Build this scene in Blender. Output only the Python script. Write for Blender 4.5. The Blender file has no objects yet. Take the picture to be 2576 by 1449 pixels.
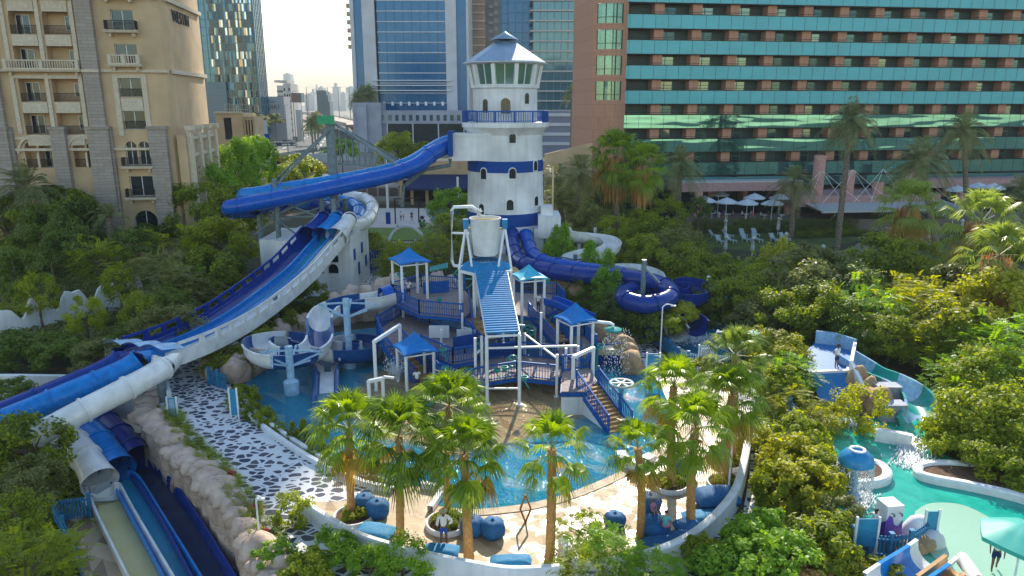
import bpy, bmesh, math, random
from mathutils import Vector, Matrix, Quaternion, noise
R = math.radians
SC = bpy.context.scene
COL = SC.collection
rnd = random.Random(7)
# ---------------------------------------------------------------- camera
F, PITCH, HC = 1839.0, R(14.1), 20.0
cam = bpy.data.cameras.new('camera'); camo = bpy.data.objects.new('camera', cam); COL.objects.link(camo)
cam.sensor_width = 36; cam.lens = 36 * F / 2576; cam.clip_start = .5; cam.clip_end = 20000
camo.location = (0, 0, HC); camo.rotation_euler = (math.pi / 2 - PITCH, 0, 0); SC.camera = camo
# ---------------------------------------------------------------- sun, sky, exposure
SUN_EL, SUN_AZ = R(33), R(9)
w = bpy.data.worlds.new('World'); SC.world = w; w.use_nodes = True
nt = w.node_tree; bg = nt.nodes['Background']
sky = nt.nodes.new('ShaderNodeTexSky'); sky.sky_type = 'NISHITA'; sky.sun_disc = False
sky.sun_elevation = SUN_EL; sky.sun_rotation = SUN_AZ
sky.air_density = 1.45; sky.dust_density = .35; sky.ozone_density = 1.3; sky.altitude = 0
nt.links.new(sky.outputs[0], bg.inputs[0]); bg.inputs[1].default_value = .14
sl = bpy.data.lights.new('sun', 'SUN'); so = bpy.data.objects.new('sun', sl); COL.objects.link(so)
sl.energy = 4.7; sl.angle = R(.5); sl.color = (1, .9, .74)
sd = Vector((math.sin(SUN_AZ) * math.cos(SUN_EL), math.cos(SUN_AZ) * math.cos(SUN_EL), math.sin(SUN_EL)))
so.rotation_euler = sd.to_track_quat('Z', 'Y').to_euler(); so.location = (0, 0, 300)
SC.view_settings.view_transform = 'Standard'; SC.view_settings.look = 'None'
SC.view_settings.exposure = .85; SC.view_settings.gamma = 1
SC.cycles.max_bounces = 6; SC.cycles.transparent_max_bounces = 12
# ---------------------------------------------------------------- picture <-> world measuring helpers
_fw = Vector((0, math.cos(PITCH), -math.sin(PITCH))); _up = Vector((0, math.sin(PITCH), math.cos(PITCH)))
def ray(u, v): return Vector((1, 0, 0)) * ((u - 1288) / F) - _up * ((v - 724.5) / F) + _fw
def G(u, v, z=0.0):
    d = ray(u, v); t = (z - HC) / d.z; return Vector((d.x * t, d.y * t, z))
def A(u, v, y):
    d = ray(u, v); t = y / d.y; return Vector((d.x * t, y, HC + d.z * t))
# ---------------------------------------------------------------- mesh builder
ROOT = {}
class MB:
    def __init__(s): s.v = []; s.f = []; s.m = []; s.cur = 0
    def add(s, vs, fs):
        n = len(s.v); s.v += [Vector(p) for p in vs]; s.f += [tuple(i + n for i in f) for f in fs]; s.m += [s.cur] * len(fs); return s
    def quad(s, a, b, c, d): return s.add([a, b, c, d], [(0, 1, 2, 3)])
    def box(s, x0, y0, z0, x1, y1, z1, mat=None):
        vs = [Vector(p) for p in ((x0,y0,z0),(x1,y0,z0),(x1,y1,z0),(x0,y1,z0),(x0,y0,z1),(x1,y0,z1),(x1,y1,z1),(x0,y1,z1))]
        if mat: vs = [mat @ p for p in vs]
        return s.add(vs, [(3,2,1,0),(4,5,6,7),(0,1,5,4),(1,2,6,5),(2,3,7,6),(3,0,4,7)])
    def bar(s, a, b, w, h=None):
        a = Vector(a); b = Vector(b); h = h or w; d = b - a; L = d.length
        if L < 1e-5: return s
        q = d.to_track_quat('X', 'Z').to_matrix().to_4x4(); q.translation = a
        return s.box(0, -w/2, -h/2, L, w/2, h/2, q)
    def cyl(s, a, b, r0, r1=None, n=10, caps=True):
        a = Vector(a); b = Vector(b); r1 = r0 if r1 is None else r1
        q = (b - a).to_track_quat('Z', 'Y'); vs = []
        for k in range(n):
            c = Vector((math.cos(2*math.pi*k/n), math.sin(2*math.pi*k/n), 0)); vs += [a + q @ (c * r0), b + q @ (c * r1)]
        fs = [(2*k, 2*((k+1) % n), 2*((k+1) % n)+1, 2*k+1) for k in range(n)]
        if caps: fs += [tuple(2*k for k in reversed(range(n))), tuple(2*k+1 for k in range(n))]
        return s.add(vs, fs)
    def lathe(s, c, prof, n=24, a0=0, a1=2*math.pi, caps=False):
        c = Vector(c); vs = []; fs = []; full = abs(a1 - a0 - 2*math.pi) < 1e-6; m = n if full else n + 1; L = len(prof)
        for k in range(m):
            t = a0 + (a1 - a0) * k / n
            for r, z in prof: vs.append(c + Vector((r*math.cos(t), r*math.sin(t), z)))
        for k in range(n):
            k2 = (k+1) % m
            for j in range(L-1): fs.append((k*L+j, k2*L+j, k2*L+j+1, k*L+j+1))
        return s.add(vs, fs)
    def prism(s, pts, z0, z1, bottom=True):
        n = len(pts); P = [Vector((p[0], p[1], 0)) for p in pts]
        ar = sum(P[i].x*P[(i+1) % n].y - P[(i+1) % n].x*P[i].y for i in range(n))
        if ar < 0: P.reverse()
        vs = [Vector((p.x, p.y, z0)) for p in P] + [Vector((p.x, p.y, z1)) for p in P]
        fs = [(i, (i+1) % n, (i+1) % n+n, i+n) for i in range(n)] + [tuple(range(n, 2*n))]
        if bottom: fs.append(tuple(reversed(range(n))))
        return s.add(vs, fs)
    def sweep(s, path, prof, closed=False, up=(0,0,1), cap=False):
        """profile points (a sideways to the right, b up) swept along path; profile may be a function of the index"""
        P = path; n = len(P); base = len(s.v); vs = []; L = None
        for i in range(n):
            d = (P[min(i+1, n-1)] - P[max(i-1, 0)]).normalized(); U = Vector(up)
            side = d.cross(U)
            if side.length < 1e-3: side = Vector((1, 0, 0))
            side.normalize(); U2 = side.cross(d).normalized()
            pr = prof(i) if callable(prof) else prof; L = len(pr)
            vs += [P[i] + side*a + U2*b for a, b in pr]
        fs = []
        for i in range(n-1):
            for j in range(L if closed else L-1):
                k = (j+1) % L; fs.append((i*L+j, i*L+k, (i+1)*L+k, (i+1)*L+j))
        if cap and closed: fs += [tuple(range(L)), tuple(reversed(range((n-1)*L, n*L)))]
        return s.add(vs, fs)
    def tube(s, path, r, n=8, cap=True):
        def pr(i):
            rr = r(i) if callable(r) else r
            return [(rr*math.cos(2*math.pi*k/n), rr*math.sin(2*math.pi*k/n)) for k in range(n)]
        P = [Vector(p) for p in path]
        vert = all(abs((P[i+1]-P[i]).normalized().z) > .98 for i in range(len(P)-1))
        return s.sweep(P, pr, True, up=(0,1,0) if vert else (0,0,1), cap=cap)
    def blob(s, c, rx, ry, rz, seed=0, amp=.18, sub=2, fr=1.3, flat=None):
        bm = bmesh.new(); bmesh.ops.create_icosphere(bm, subdivisions=sub, radius=1)
        c = Vector(c); vs = []
        for q in bm.verts:
            k = 1 + amp*noise.noise(q.co*fr + Vector((seed*7.3, seed*3.1, seed))) + amp*.5*noise.noise(q.co*fr*2.7+Vector((seed, 0, 9)))
            z = q.co.z
            if flat is not None: z = max(z, flat)
            vs.append(c + Vector((q.co.x*rx*k, q.co.y*ry*k, z*rz*k)))
        fs = [tuple(x.index for x in f.verts) for f in bm.faces]; bm.free()
        return s.add(vs, fs)
    def build(s, name, mat=None, parent=None, smooth=False, local=False, auto=None):
        vs = s.v
        if parent is not None and not local:
            p = parent
            while p.parent: p = p.parent
            if p.name in ROOT: M = ROOT[p.name]; vs = [M @ x for x in vs]
        me = bpy.data.meshes.new(name); me.from_pydata([tuple(x) for x in vs], [], s.f)
        mats = mat if isinstance(mat, (list, tuple)) else [mat]
        for m in mats: me.materials.append(m)
        if len(mats) > 1: me.polygons.foreach_set('material_index', s.m)
        if smooth: me.polygons.foreach_set('use_smooth', [True]*len(me.polygons))
        if auto:
            bm = bmesh.new(); bm.from_mesh(me)
            if auto == 'n': bmesh.ops.recalc_face_normals(bm, faces=bm.faces)
            for e in bm.edges:
                e.smooth = len(e.link_faces) == 2 and e.calc_face_angle(0) < R(38)
            for f in bm.faces: f.smooth = True
            bm.to_mesh(me); bm.free()
        o = bpy.data.objects.new(name, me); COL.objects.link(o)
        if parent is not None: o.parent = parent
        return o
def tag(o, label, cat, group=None, kind=None):
    if label: o['label'] = label
    if cat: o['category'] = cat
    if group: o['group'] = group
    if kind: o['kind'] = kind
    return o
def thing(name, label, cat, loc=(0,0,0), rz=0.0, group=None):
    o = bpy.data.objects.new(name, None); COL.objects.link(o); o.location = loc; o.rotation_euler = (0, 0, rz)
    o.empty_display_size = .2
    ROOT[o.name] = (Matrix.Translation(loc) @ Matrix.Rotation(rz, 4, 'Z')).inverted()
    return tag(o, label, cat, group)
def structure(name, mb, mat, label=None, smooth=False):
    o = mb.build(name, mat, smooth=smooth); o['kind'] = 'structure'
    if label: o['label'] = label
    return o
KIDS = {}
def copy_tree(o, loc=None, rz=None, sc=None, label=None, parent=None):
    c = o.copy(); COL.objects.link(c)
    if parent is not None: c.parent = parent
    if o.name not in KIDS: KIDS[o.name] = list(o.children)
    for ch in KIDS[o.name]: copy_tree(ch, parent=c)
    if loc is not None: c.location = loc
    if rz is not None: c.rotation_euler = (0, 0, rz)
    if sc is not None: c.scale = sc if hasattr(sc, '__len__') else (sc, sc, sc)
    if label: c['label'] = label
    return c
class Proto:
    """first use moves the original, later uses copy it"""
    def __init__(s, o): s.o = o; s.used = False
    def put(s, loc, rz=0, sc=1, label=None, group=None):
        if not s.used:
            s.used = True; c = s.o; c.location = loc; c.rotation_euler = (0,0,rz); c.scale = (sc,)*3 if not hasattr(sc, '__len__') else sc
            if label: c['label'] = label
        else: c = copy_tree(s.o, loc, rz, sc, label)
        if group: c['group'] = group
        return c
def spline(pts, n=8):
    P = [Vector(p) for p in pts]; out = []
    for i in range(len(P)-1):
        a = P[max(i-1,0)]; b = P[i]; c = P[i+1]; d = P[min(i+2, len(P)-1)]
        for k in range(n):
            t = k/n; out.append(.5*((2*b)+(c-a)*t+(2*a-5*b+4*c-d)*t*t+(3*b-a-3*c+d)*t**3))
    out.append(P[-1]); return out
def resample(P, step):
    out = [P[0]]; acc = 0
    for i in range(len(P)-1):
        a = P[i]; b = P[i+1]; L = (b-a).length; t = step-acc
        while t < L: out.append(a+(b-a)*(t/L)); t += step
        acc = (acc+L) % step
    return out
# ---------------------------------------------------------------- materials
def mat(name, col, rough=.6, metal=0, var=.08, scale=3.0, bump=0.0, bscale=20, col2=None, spec=.5, coat=0, detail=3):
    m = bpy.data.materials.new(name); m.use_nodes = True; n = m.node_tree.nodes; l = m.node_tree.links
    b = n['Principled BSDF']; b.inputs['Roughness'].default_value = rough; b.inputs['Metallic'].default_value = metal
    b.inputs['Specular IOR Level'].default_value = spec; b.inputs['Coat Weight'].default_value = coat
    tc = n.new('ShaderNodeTexCoord'); geo = n.new('ShaderNodeNewGeometry')
    nz = n.new('ShaderNodeTexNoise'); nz.inputs['Scale'].default_value = scale; nz.inputs['Detail'].default_value = detail
    l.new(geo.outputs['Position'], nz.inputs['Vector'])
    rp = n.new('ShaderNodeValToRGB'); c2 = col2 or tuple(min(1, c*(1+var*2)) for c in col)
    c1 = tuple(c*(1-var*2) for c in col) if col2 is None else col
    rp.color_ramp.elements[0].position = .3; rp.color_ramp.elements[1].position = .7
    rp.color_ramp.elements[0].color = (*c1, 1); rp.color_ramp.elements[1].color = (*c2, 1)
    l.new(nz.outputs[0], rp.inputs[0]); l.new(rp.outputs[0], b.inputs['Base Color'])
    if bump:
        n2 = n.new('ShaderNodeTexNoise'); n2.inputs['Scale'].default_value = bscale; n2.inputs['Detail'].default_value = 4
        l.new(geo.outputs['Position'], n2.inputs['Vector'])
        bp = n.new('ShaderNodeBump'); bp.inputs['Strength'].default_value = bump; bp.inputs['Distance'].default_value = .05
        l.new(n2.outputs[0], bp.inputs['Height']); l.new(bp.outputs[0], b.inputs['Normal'])
    return m
def leafmat(name, c1, c2, tr=.35, rough=.5):
    m = bpy.data.materials.new(name); m.use_nodes = True; n = m.node_tree.nodes; l = m.node_tree.links
    b = n['Principled BSDF']; b.inputs['Roughness'].default_value = rough; b.inputs['Specular IOR Level'].default_value = .35
    geo = n.new('ShaderNodeNewGeometry'); rp = n.new('ShaderNodeValToRGB'); oi = n.new('ShaderNodeObjectInfo')
    nz = n.new('ShaderNodeTexNoise'); nz.inputs['Scale'].default_value = .9; l.new(geo.outputs['Position'], nz.inputs['Vector'])
    mx = n.new('ShaderNodeMath'); mx.operation = 'MULTIPLY_ADD'; l.new(geo.outputs['Random Per Island'], mx.inputs[0]); mx.inputs[1].default_value = .55
    l.new(nz.outputs[0], mx.inputs[2])
    ad = n.new('ShaderNodeMath'); ad.operation = 'MULTIPLY_ADD'; l.new(oi.outputs['Random'], ad.inputs[0]); ad.inputs[1].default_value = .42
    l.new(mx.outputs[0], ad.inputs[2])
    rp.color_ramp.elements[0].position = .45; rp.color_ramp.elements[1].position = 1.25 if False else 1.0
    rp.color_ramp.elements[0].color = (*c1, 1); rp.color_ramp.elements[1].color = (*c2, 1)
    l.new(ad.outputs[0], rp.inputs[0]); l.new(rp.outputs[0], b.inputs['Base Color'])
    t = n.new('ShaderNodeBsdfTranslucent'); hs = n.new('ShaderNodeHueSaturation'); hs.inputs['Value'].default_value = 1.7; hs.inputs['Hue'].default_value = .485; hs.inputs['Saturation'].default_value = 1.1
    l.new(rp.outputs[0], hs.inputs['Color']); l.new(hs.outputs[0], t.inputs['Color'])
    ms = n.new('ShaderNodeMixShader'); ms.inputs[0].default_value = tr
    l.new(b.outputs[0], ms.inputs[1]); l.new(t.outputs[0], ms.inputs[2]); l.new(ms.outputs[0], n['Material Output'].inputs[0])
    return m
def M_(m): return m.node_tree.nodes, m.node_tree.links, m.node_tree.nodes['Principled BSDF']
M = {}
M['white'] = mat('white_render', (.71,.73,.75), .75, var=.09, scale=.35, bump=.25, bscale=6)
M['whitepaint'] = mat('white_painted_metal', (.78,.8,.82), .4, var=.03)
M['whiteplastic'] = mat('white_fibreglass', (.72,.73,.72), .28, var=.07, scale=1.2, coat=.3)
M['navy'] = mat('navy_fibreglass', (.004,.035,.24), .25, var=.1, coat=.15, spec=.3)
M['royal'] = mat('royal_blue_fibreglass', (.001,.085,.45), .25, var=.1, coat=.15, spec=.3)
M['midblue'] = mat('mid_blue_fibreglass', (.002,.19,.56), .25, var=.1, coat=.15, spec=.3)
M['paleblue'] = mat('pale_blue_fibreglass', (.3,.48,.66), .25, var=.1, coat=.3)
M['stripeblue'] = mat('blue_stripe_fibreglass', (.004,.07,.25), .25, var=.08, coat=.2, spec=.3)
M['bluerail'] = mat('blue_painted_metal', (.004,.09,.36), .5, var=.08, spec=.2)
M['fenceblue'] = mat('blue_painted_wood', (.02,.19,.38), .6, var=.12)
M['bandblue'] = mat('blue_painted_render', (.003,.06,.29), .7, var=.06, spec=.2, bump=.2, bscale=6)
M['roofblue'] = mat('blue_corrugated_metal', (.008,.22,.48), .35, var=.08)
M['canopyblue'] = mat('blue_fabric', (.004,.18,.55), .5, var=.06, spec=.3)
M['canopycyan'] = mat('cyan_fabric', (.04,.42,.62), .5, var=.06)
M['steel'] = mat('grey_painted_steel', (.13,.19,.21), .5, var=.15)
M['roofsteel'] = mat('pale_blue_grey_metal_roof', (.2,.3,.42), .35, metal=.3, var=.06, scale=.5)
M['teal'] = mat('teal_plastic', (.01,.3,.27), .35, var=.08)
M['concrete'] = mat('pale_concrete', (.52,.52,.5), .8, var=.08, bump=.2)
M['kerb'] = mat('white_kerb', (.75,.76,.76), .7, var=.05, bump=.2, bscale=8)
M['soil'] = mat('brown_soil', (.11,.06,.035), .95, var=.3, scale=8, bump=.8)
M['rock'] = mat('sandstone_rock', (.4,.28,.21), .85, col2=(.62,.48,.39), scale=1.1, bump=1.0, bscale=3.5)
M['rock2'] = mat('tan_rock', (.32,.2,.1), .85, col2=(.52,.35,.2), scale=1.4, bump=1.0, bscale=4)
M['beanbag'] = mat('blue_canvas', (.008,.11,.3), .75, var=.12, scale=9, bump=.3, bscale=40)
M['beancyan'] = mat('bright_blue_canvas', (.01,.2,.42), .75, var=.08, scale=9, bump=.3, bscale=20)
M['trunk'] = mat('tree_bark', (.12,.085,.06), .9, var=.25, scale=6, bump=.6)
M['palmtrunk'] = mat('orange_brown_palm_trunk', (.36,.17,.05), .9, col2=(.55,.3,.1), scale=9, bump=.8, bscale=12)
M['greytrunk'] = mat('grey_palm_trunk', (.2,.16,.12), .95, var=.25, scale=5, bump=1)
M['skirt'] = leafmat('dry_palm_leaves', (.3,.15,.05), (.55,.33,.12), .25)
M['fan'] = leafmat('fan_palm_leaves', (.03,.095,.01), (.22,.33,.025), .45, .35)
M['date'] = leafmat('date_palm_leaves', (.08,.12,.05), (.24,.26,.1), .3)
M['leafA'] = leafmat('green_leaves', (.03,.08,.01), (.27,.33,.02), .5)
M['leafY'] = leafmat('yellow_green_leaves', (.07,.12,.01), (.36,.38,.03), .5)
M['leafL'] = leafmat('light_green_leaves', (.05,.14,.012), (.22,.38,.03), .45)
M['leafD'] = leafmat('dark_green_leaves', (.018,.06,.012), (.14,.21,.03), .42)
M['leafO'] = leafmat('olive_leaves', (.05,.08,.02), (.2,.22,.06), .4)
M['flower'] = leafmat('red_flowers', (.45,.01,.05), (.7,.02,.15), .3)
M['skin'] = mat('brown_skin', (.16,.08,.045), .6, var=.03)
M['skinl'] = mat('light_skin', (.45,.26,.17), .6, var=.03)
M['hair'] = mat('black_hair', (.015,.012,.01), .7)
M['shirtw'] = mat('white_cloth', (.75,.76,.78), .9, var=.04)
M['shirtc'] = mat('cyan_cloth', (.12,.45,.5), .9, var=.04)
M['shortb'] = mat('blue_cloth', (.02,.09,.4), .9, var=.06)
M['cloths'] = mat('navy_cloth', (.01,.025,.12), .9)
M['pink'] = mat('pink_cloth', (.5,.2,.35), .9)
M['blackc'] = mat('black_cloth', (.02,.02,.025), .9)
M['red'] = mat('red_paint', (.55,.03,.03), .5)
M['orange'] = mat('orange_paint', (.6,.2,.04), .5)
M['hatm'] = mat('straw_hat', (.5,.42,.3), .9)
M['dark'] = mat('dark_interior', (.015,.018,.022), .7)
M['asphalt'] = mat('asphalt', (.075,.085,.095), .9, var=.12, scale=.3)
M['carw'] = mat('white_car_paint', (.7,.7,.7), .25, coat=.5, var=.01)
M['carg'] = mat('grey_car_paint', (.2,.21,.22), .25, coat=.5, var=.01)
M['carr'] = mat('red_car_paint', (.4,.02,.02), .25, coat=.5, var=.01)
M['card'] = mat('dark_car_paint', (.03,.035,.05), .25, coat=.5, var=.01)
M['tyre'] = mat('black_rubber', (.02,.02,.02), .9)
M['signgreen'] = mat('green_sign', (.01,.3,.13), .5)
M['beige'] = mat('beige_render', (.55,.4,.24), .85, var=.06, scale=.4, bump=.2, bscale=4)
M['sandwhite'] = mat('playground_sand', (.48,.44,.42), .95, var=.06, scale=1)
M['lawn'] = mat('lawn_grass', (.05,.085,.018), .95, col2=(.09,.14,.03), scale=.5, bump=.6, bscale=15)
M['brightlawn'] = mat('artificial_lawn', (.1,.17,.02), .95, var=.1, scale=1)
M['paving'] = mat('grey_paving', (.2,.175,.175), .9, var=.12, scale=1.5)
M['lot'] = mat('pale_paved_lot', (.42,.36,.3), .9, var=.1, scale=.05)
def glass(name, col, rough=.06, wav=0.0, wsc=.6, metal=.6):
    m = mat(name, col, rough, metal=metal, var=.04, scale=.3, spec=.8)
    if wav:
        n, l, b = M_(m); g = n.new('ShaderNodeNewGeometry'); t = n.new('ShaderNodeTexNoise'); t.inputs['Scale'].default_value = wsc; t.inputs['Detail'].default_value = 1
        l.new(g.outputs['Position'], t.inputs['Vector']); bp = n.new('ShaderNodeBump'); bp.inputs['Distance'].default_value = 1; bp.inputs['Strength'].default_value = wav
        l.new(t.outputs[0], bp.inputs['Height']); l.new(bp.outputs[0], b.inputs['Normal'])
    return m
M['glassdark'] = glass('dark_window_glass', (.03,.05,.065), .08)
M['glassblue'] = glass('blue_tower_glass', (.0,.12,.3), .15, .05, .05, .15)
M['glassblue'].node_tree.nodes['Principled BSDF'].inputs['Specular IOR Level'].default_value = .5
M['glassteal'] = glass('teal_tower_glass', (.05,.15,.21), .1, .12, .12, .4)
M['glasspool'] = glass('sky_teal_parapet_glass', (.025,.37,.46), .3, .06, .3, .1)  # teal base colour stands for the sky reflected in the parapets
M['glassmirror'] = glass('teal_mirror_glass', (.18,.48,.5), .03, .05, 1, .9)
for n_ in M['glassmirror'].node_tree.nodes:
    if n_.type == 'TEX_NOISE' and abs(n_.inputs['Scale'].default_value-1) < 1e-6:
        mp_ = M['glassmirror'].node_tree.nodes.new('ShaderNodeMapping'); mp_.inputs['Scale'].default_value = (.12,.12,.8); lk = n_.inputs['Vector'].links[0]; M['glassmirror'].node_tree.links.new(lk.from_socket, mp_.inputs[0]); M['glassmirror'].node_tree.links.new(mp_.outputs[0], n_.inputs['Vector'])
M['glassgreen'] = glass('dark_green_glass', (.02,.08,.1), .05, .06, .3)
M['glasslh'] = glass('pale_green_glass', (.12,.24,.2), .06, 0, .3, .3)

for k_ in ('rock', 'rock2'):
    n_, l_, b_ = M_(M[k_]); bp_n = [x for x in n_ if x.type == 'BUMP'][0]; g_ = n_.new('ShaderNodeNewGeometry'); v_ = n_.new('ShaderNodeTexVoronoi'); v_.feature = 'DISTANCE_TO_EDGE'; v_.inputs['Scale'].default_value = .75
    q_ = n_.new('ShaderNodeTexNoise'); q_.inputs['Scale'].default_value = 1.2; l_.new(g_.outputs['Position'], q_.inputs['Vector']); w_ = n_.new('ShaderNodeVectorMath'); w_.operation = 'MULTIPLY_ADD'; l_.new(q_.outputs['Color'], w_.inputs[0]); w_.inputs[1].default_value = (1.2,1.2,1.2); l_.new(g_.outputs['Position'], w_.inputs[2]); l_.new(w_.outputs[0], v_.inputs['Vector'])
    m_ = n_.new('ShaderNodeMath'); m_.operation = 'MINIMUM'; l_.new(v_.outputs['Distance'], m_.inputs[0]); m_.inputs[1].default_value = .07
    b2_ = n_.new('ShaderNodeBump'); b2_.inputs['Strength'].default_value = 1; b2_.inputs['Distance'].default_value = .6; l_.new(m_.outputs[0], b2_.inputs['Height']); l_.new(bp_n.outputs[0], b2_.inputs['Normal']); l_.new(b2_.outputs[0], b_.inputs['Normal'])

n_, l_, b_ = M_(M['white']); g_ = n_.new('ShaderNodeNewGeometry'); mp_ = n_.new('ShaderNodeMapping'); mp_.inputs['Scale'].default_value = (1.6,1.6,.1); l_.new(g_.outputs['Position'], mp_.inputs[0]); z_ = n_.new('ShaderNodeTexNoise'); z_.inputs['Detail'].default_value = 6; z_.inputs['Scale'].default_value = 1.5; l_.new(mp_.outputs[0], z_.inputs['Vector'])
r_ = n_.new('ShaderNodeValToRGB'); r_.color_ramp.elements[0].position = .3; r_.color_ramp.elements[0].color = (.62,.6,.56,1); r_.color_ramp.elements[1].position = .55; r_.color_ramp.elements[1].color = (1,1,1,1); l_.new(z_.outputs[0], r_.inputs[0])
x_ = n_.new('ShaderNodeMix'); x_.data_type = 'RGBA'; x_.blend_type = 'MULTIPLY'; x_.inputs[0].default_value = .32; l_.new(b_.inputs['Base Color'].links[0].from_socket, x_.inputs[6]); l_.new(r_.outputs[0], x_.inputs[7]); l_.new(x_.outputs[2], b_.inputs['Base Color'])
n_, l_, b_ = M_(M['glassgreen']); o_ = n_.new('ShaderNodeObjectInfo'); r_ = n_.new('ShaderNodeValToRGB'); r_.color_ramp.interpolation = 'CONSTANT'; e_ = r_.color_ramp.elements; e_[0].color = (.015,.06,.08,1); e_[1].position = .5; e_[1].color = (.05,.13,.14,1); q_ = e_.new(.78); q_.color = (.16,.24,.22,1); l_.new(o_.outputs['Random'], r_.inputs[0]); l_.new(r_.outputs[0], b_.inputs['Base Color'])
# ================================================================ special surface materials
def mathn(n, l, op, a, b=None, c=None):
    x = n.new('ShaderNodeMath'); x.operation = op
    for i, q in enumerate((a, b, c)):
        if q is None: continue
        if isinstance(q, (int, float)): x.inputs[i].default_value = q
        else: l.new(q, x.inputs[i])
    return x.outputs[0]
def mixc(n, l, f, a, b):
    x = n.new('ShaderNodeMix'); x.data_type = 'RGBA'
    if isinstance(f, (int, float)): x.inputs[0].default_value = f
    else: l.new(f, x.inputs[0])
    for i, q in ((6, a), (7, b)):
        if isinstance(q, tuple): x.inputs[i].default_value = (*q, 1)
        else: l.new(q, x.inputs[i])
    return x.outputs[2]
def stonepath():
    m = mat('white_path_with_dark_stones', (.8,.8,.8), .75, var=0)
    n, l, b = M_(m); g = n.new('ShaderNodeNewGeometry')
    mp = n.new('ShaderNodeMapping'); mp.inputs['Scale'].default_value = (1.55, 2.1, 0.01); l.new(g.outputs['Position'], mp.inputs[0])
    ns = n.new('ShaderNodeTexNoise'); ns.inputs['Scale'].default_value = 1.6; l.new(mp.outputs[0], ns.inputs['Vector'])
    va = n.new('ShaderNodeVectorMath'); va.operation = 'MULTIPLY_ADD'; l.new(ns.outputs['Color'], va.inputs[0]); va.inputs[1].default_value = (.3,.3,0); l.new(mp.outputs[0], va.inputs[2])
    ve = n.new('ShaderNodeTexVoronoi'); ve.feature = 'DISTANCE_TO_EDGE'; ve.inputs['Scale'].default_value = 1; ve.inputs['Randomness'].default_value = .85; l.new(va.outputs[0], ve.inputs['Vector'])
    vc = n.new('ShaderNodeTexVoronoi'); vc.inputs['Scale'].default_value = 1; vc.inputs['Randomness'].default_value = .85; l.new(va.outputs[0], vc.inputs['Vector'])
    sp = n.new('ShaderNodeSeparateColor'); l.new(vc.outputs['Color'], sp.inputs[0])
    th = mathn(n, l, 'MULTIPLY_ADD', sp.outputs[0], .06, .065)
    f = mathn(n, l, 'GREATER_THAN', ve.outputs['Distance'], th)
    f = mathn(n, l, 'MULTIPLY', f, mathn(n, l, 'LESS_THAN', vc.outputs['Distance'], .57))
    nz = n.new('ShaderNodeTexNoise'); nz.inputs['Scale'].default_value = 5; nz.inputs['Detail'].default_value = 5; l.new(g.outputs['Position'], nz.inputs['Vector'])
    st = mixc(n, l, sp.outputs[1], (.02,.035,.08), (.08,.08,.1)); wh = mixc(n, l, nz.outputs[0], (.58,.6,.64), (.74,.74,.74))
    l.new(mixc(n, l, f, wh, st), b.inputs['Base Color'])
    bp = n.new('ShaderNodeBump'); bp.inputs['Strength'].default_value = .5; bp.inputs['Distance'].default_value = .04
    mn = mathn(n, l, 'MINIMUM', ve.outputs['Distance'], .16); l.new(mathn(n, l, 'MULTIPLY_ADD', nz.outputs[0], .1, mn), bp.inputs['Height']); l.new(bp.outputs[0], b.inputs['Normal'])
    return m
M['stonepath'] = stonepath()
def triangles(n, l, pos, scale, rot=.4):
    """random value per triangle of a skewed triangle grid"""
    mp = n.new('ShaderNodeMapping'); mp.inputs['Scale'].default_value = (scale, scale*1.1, 0); mp.inputs['Rotation'].default_value = (0, 0, rot); l.new(pos, mp.inputs[0])
    sx = n.new('ShaderNodeSeparateXYZ'); l.new(mp.outputs[0], sx.inputs[0])
    x = mathn(n, l, 'MULTIPLY_ADD', sx.outputs[1], .5, sx.outputs[0]); y = sx.outputs[1]
    fx = mathn(n, l, 'FRACT', x); fy = mathn(n, l, 'FRACT', y); tr = mathn(n, l, 'GREATER_THAN', mathn(n, l, 'ADD', fx, fy), 1.0)
    cb = n.new('ShaderNodeCombineXYZ'); l.new(mathn(n, l, 'FLOOR', x), cb.inputs[0]); l.new(mathn(n, l, 'FLOOR', y), cb.inputs[1]); l.new(tr, cb.inputs[2])
    wn = n.new('ShaderNodeTexWhiteNoise'); l.new(cb.outputs[0], wn.inputs['Vector']); return wn.outputs['Value']
def tiles(name, scale, c1, c2, wet=.3):
    m = mat(name, c1, .5, var=0); n, l, b = M_(m); g = n.new('ShaderNodeNewGeometry')
    t = triangles(n, l, g.outputs['Position'], scale)
    rp = n.new('ShaderNodeValToRGB'); rp.color_ramp.interpolation = 'CONSTANT'; e = rp.color_ramp.elements
    e[0].color = (*c1, 1); e[1].position = .55; e[1].color = (*[(a*.6+b_*.4) for a, b_ in zip(c1, c2)], 1); q = e.new(.8); q.color = (*c2, 1)
    l.new(t, rp.inputs[0])
    nz = n.new('ShaderNodeTexNoise'); nz.inputs['Scale'].default_value = .7; nz.inputs['Detail'].default_value = 6; nz.inputs['Roughness'].default_value = .6; l.new(g.outputs['Position'], nz.inputs['Vector'])
    l.new(mixc(n, l, mathn(n, l, 'MULTIPLY', nz.outputs[0], .3), rp.outputs[0], (.3,.22,.15)), b.inputs['Base Color'])
    r2 = n.new('ShaderNodeMapRange'); r2.inputs[1].default_value = .46; r2.inputs[2].default_value = .54; r2.inputs[3].default_value = wet; r2.inputs[4].default_value = .7
    l.new(nz.outputs[0], r2.inputs[0]); l.new(r2.outputs[0], b.inputs['Roughness'])
    return m
M['deck'] = tiles('beige_triangle_tiles', 1.0, (.5,.38,.24), (.34,.235,.14), .3)
M['lowdeck'] = tiles('beige_brown_triangle_tiles', .9, (.55,.42,.26), (.22,.14,.08), .5)
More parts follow.
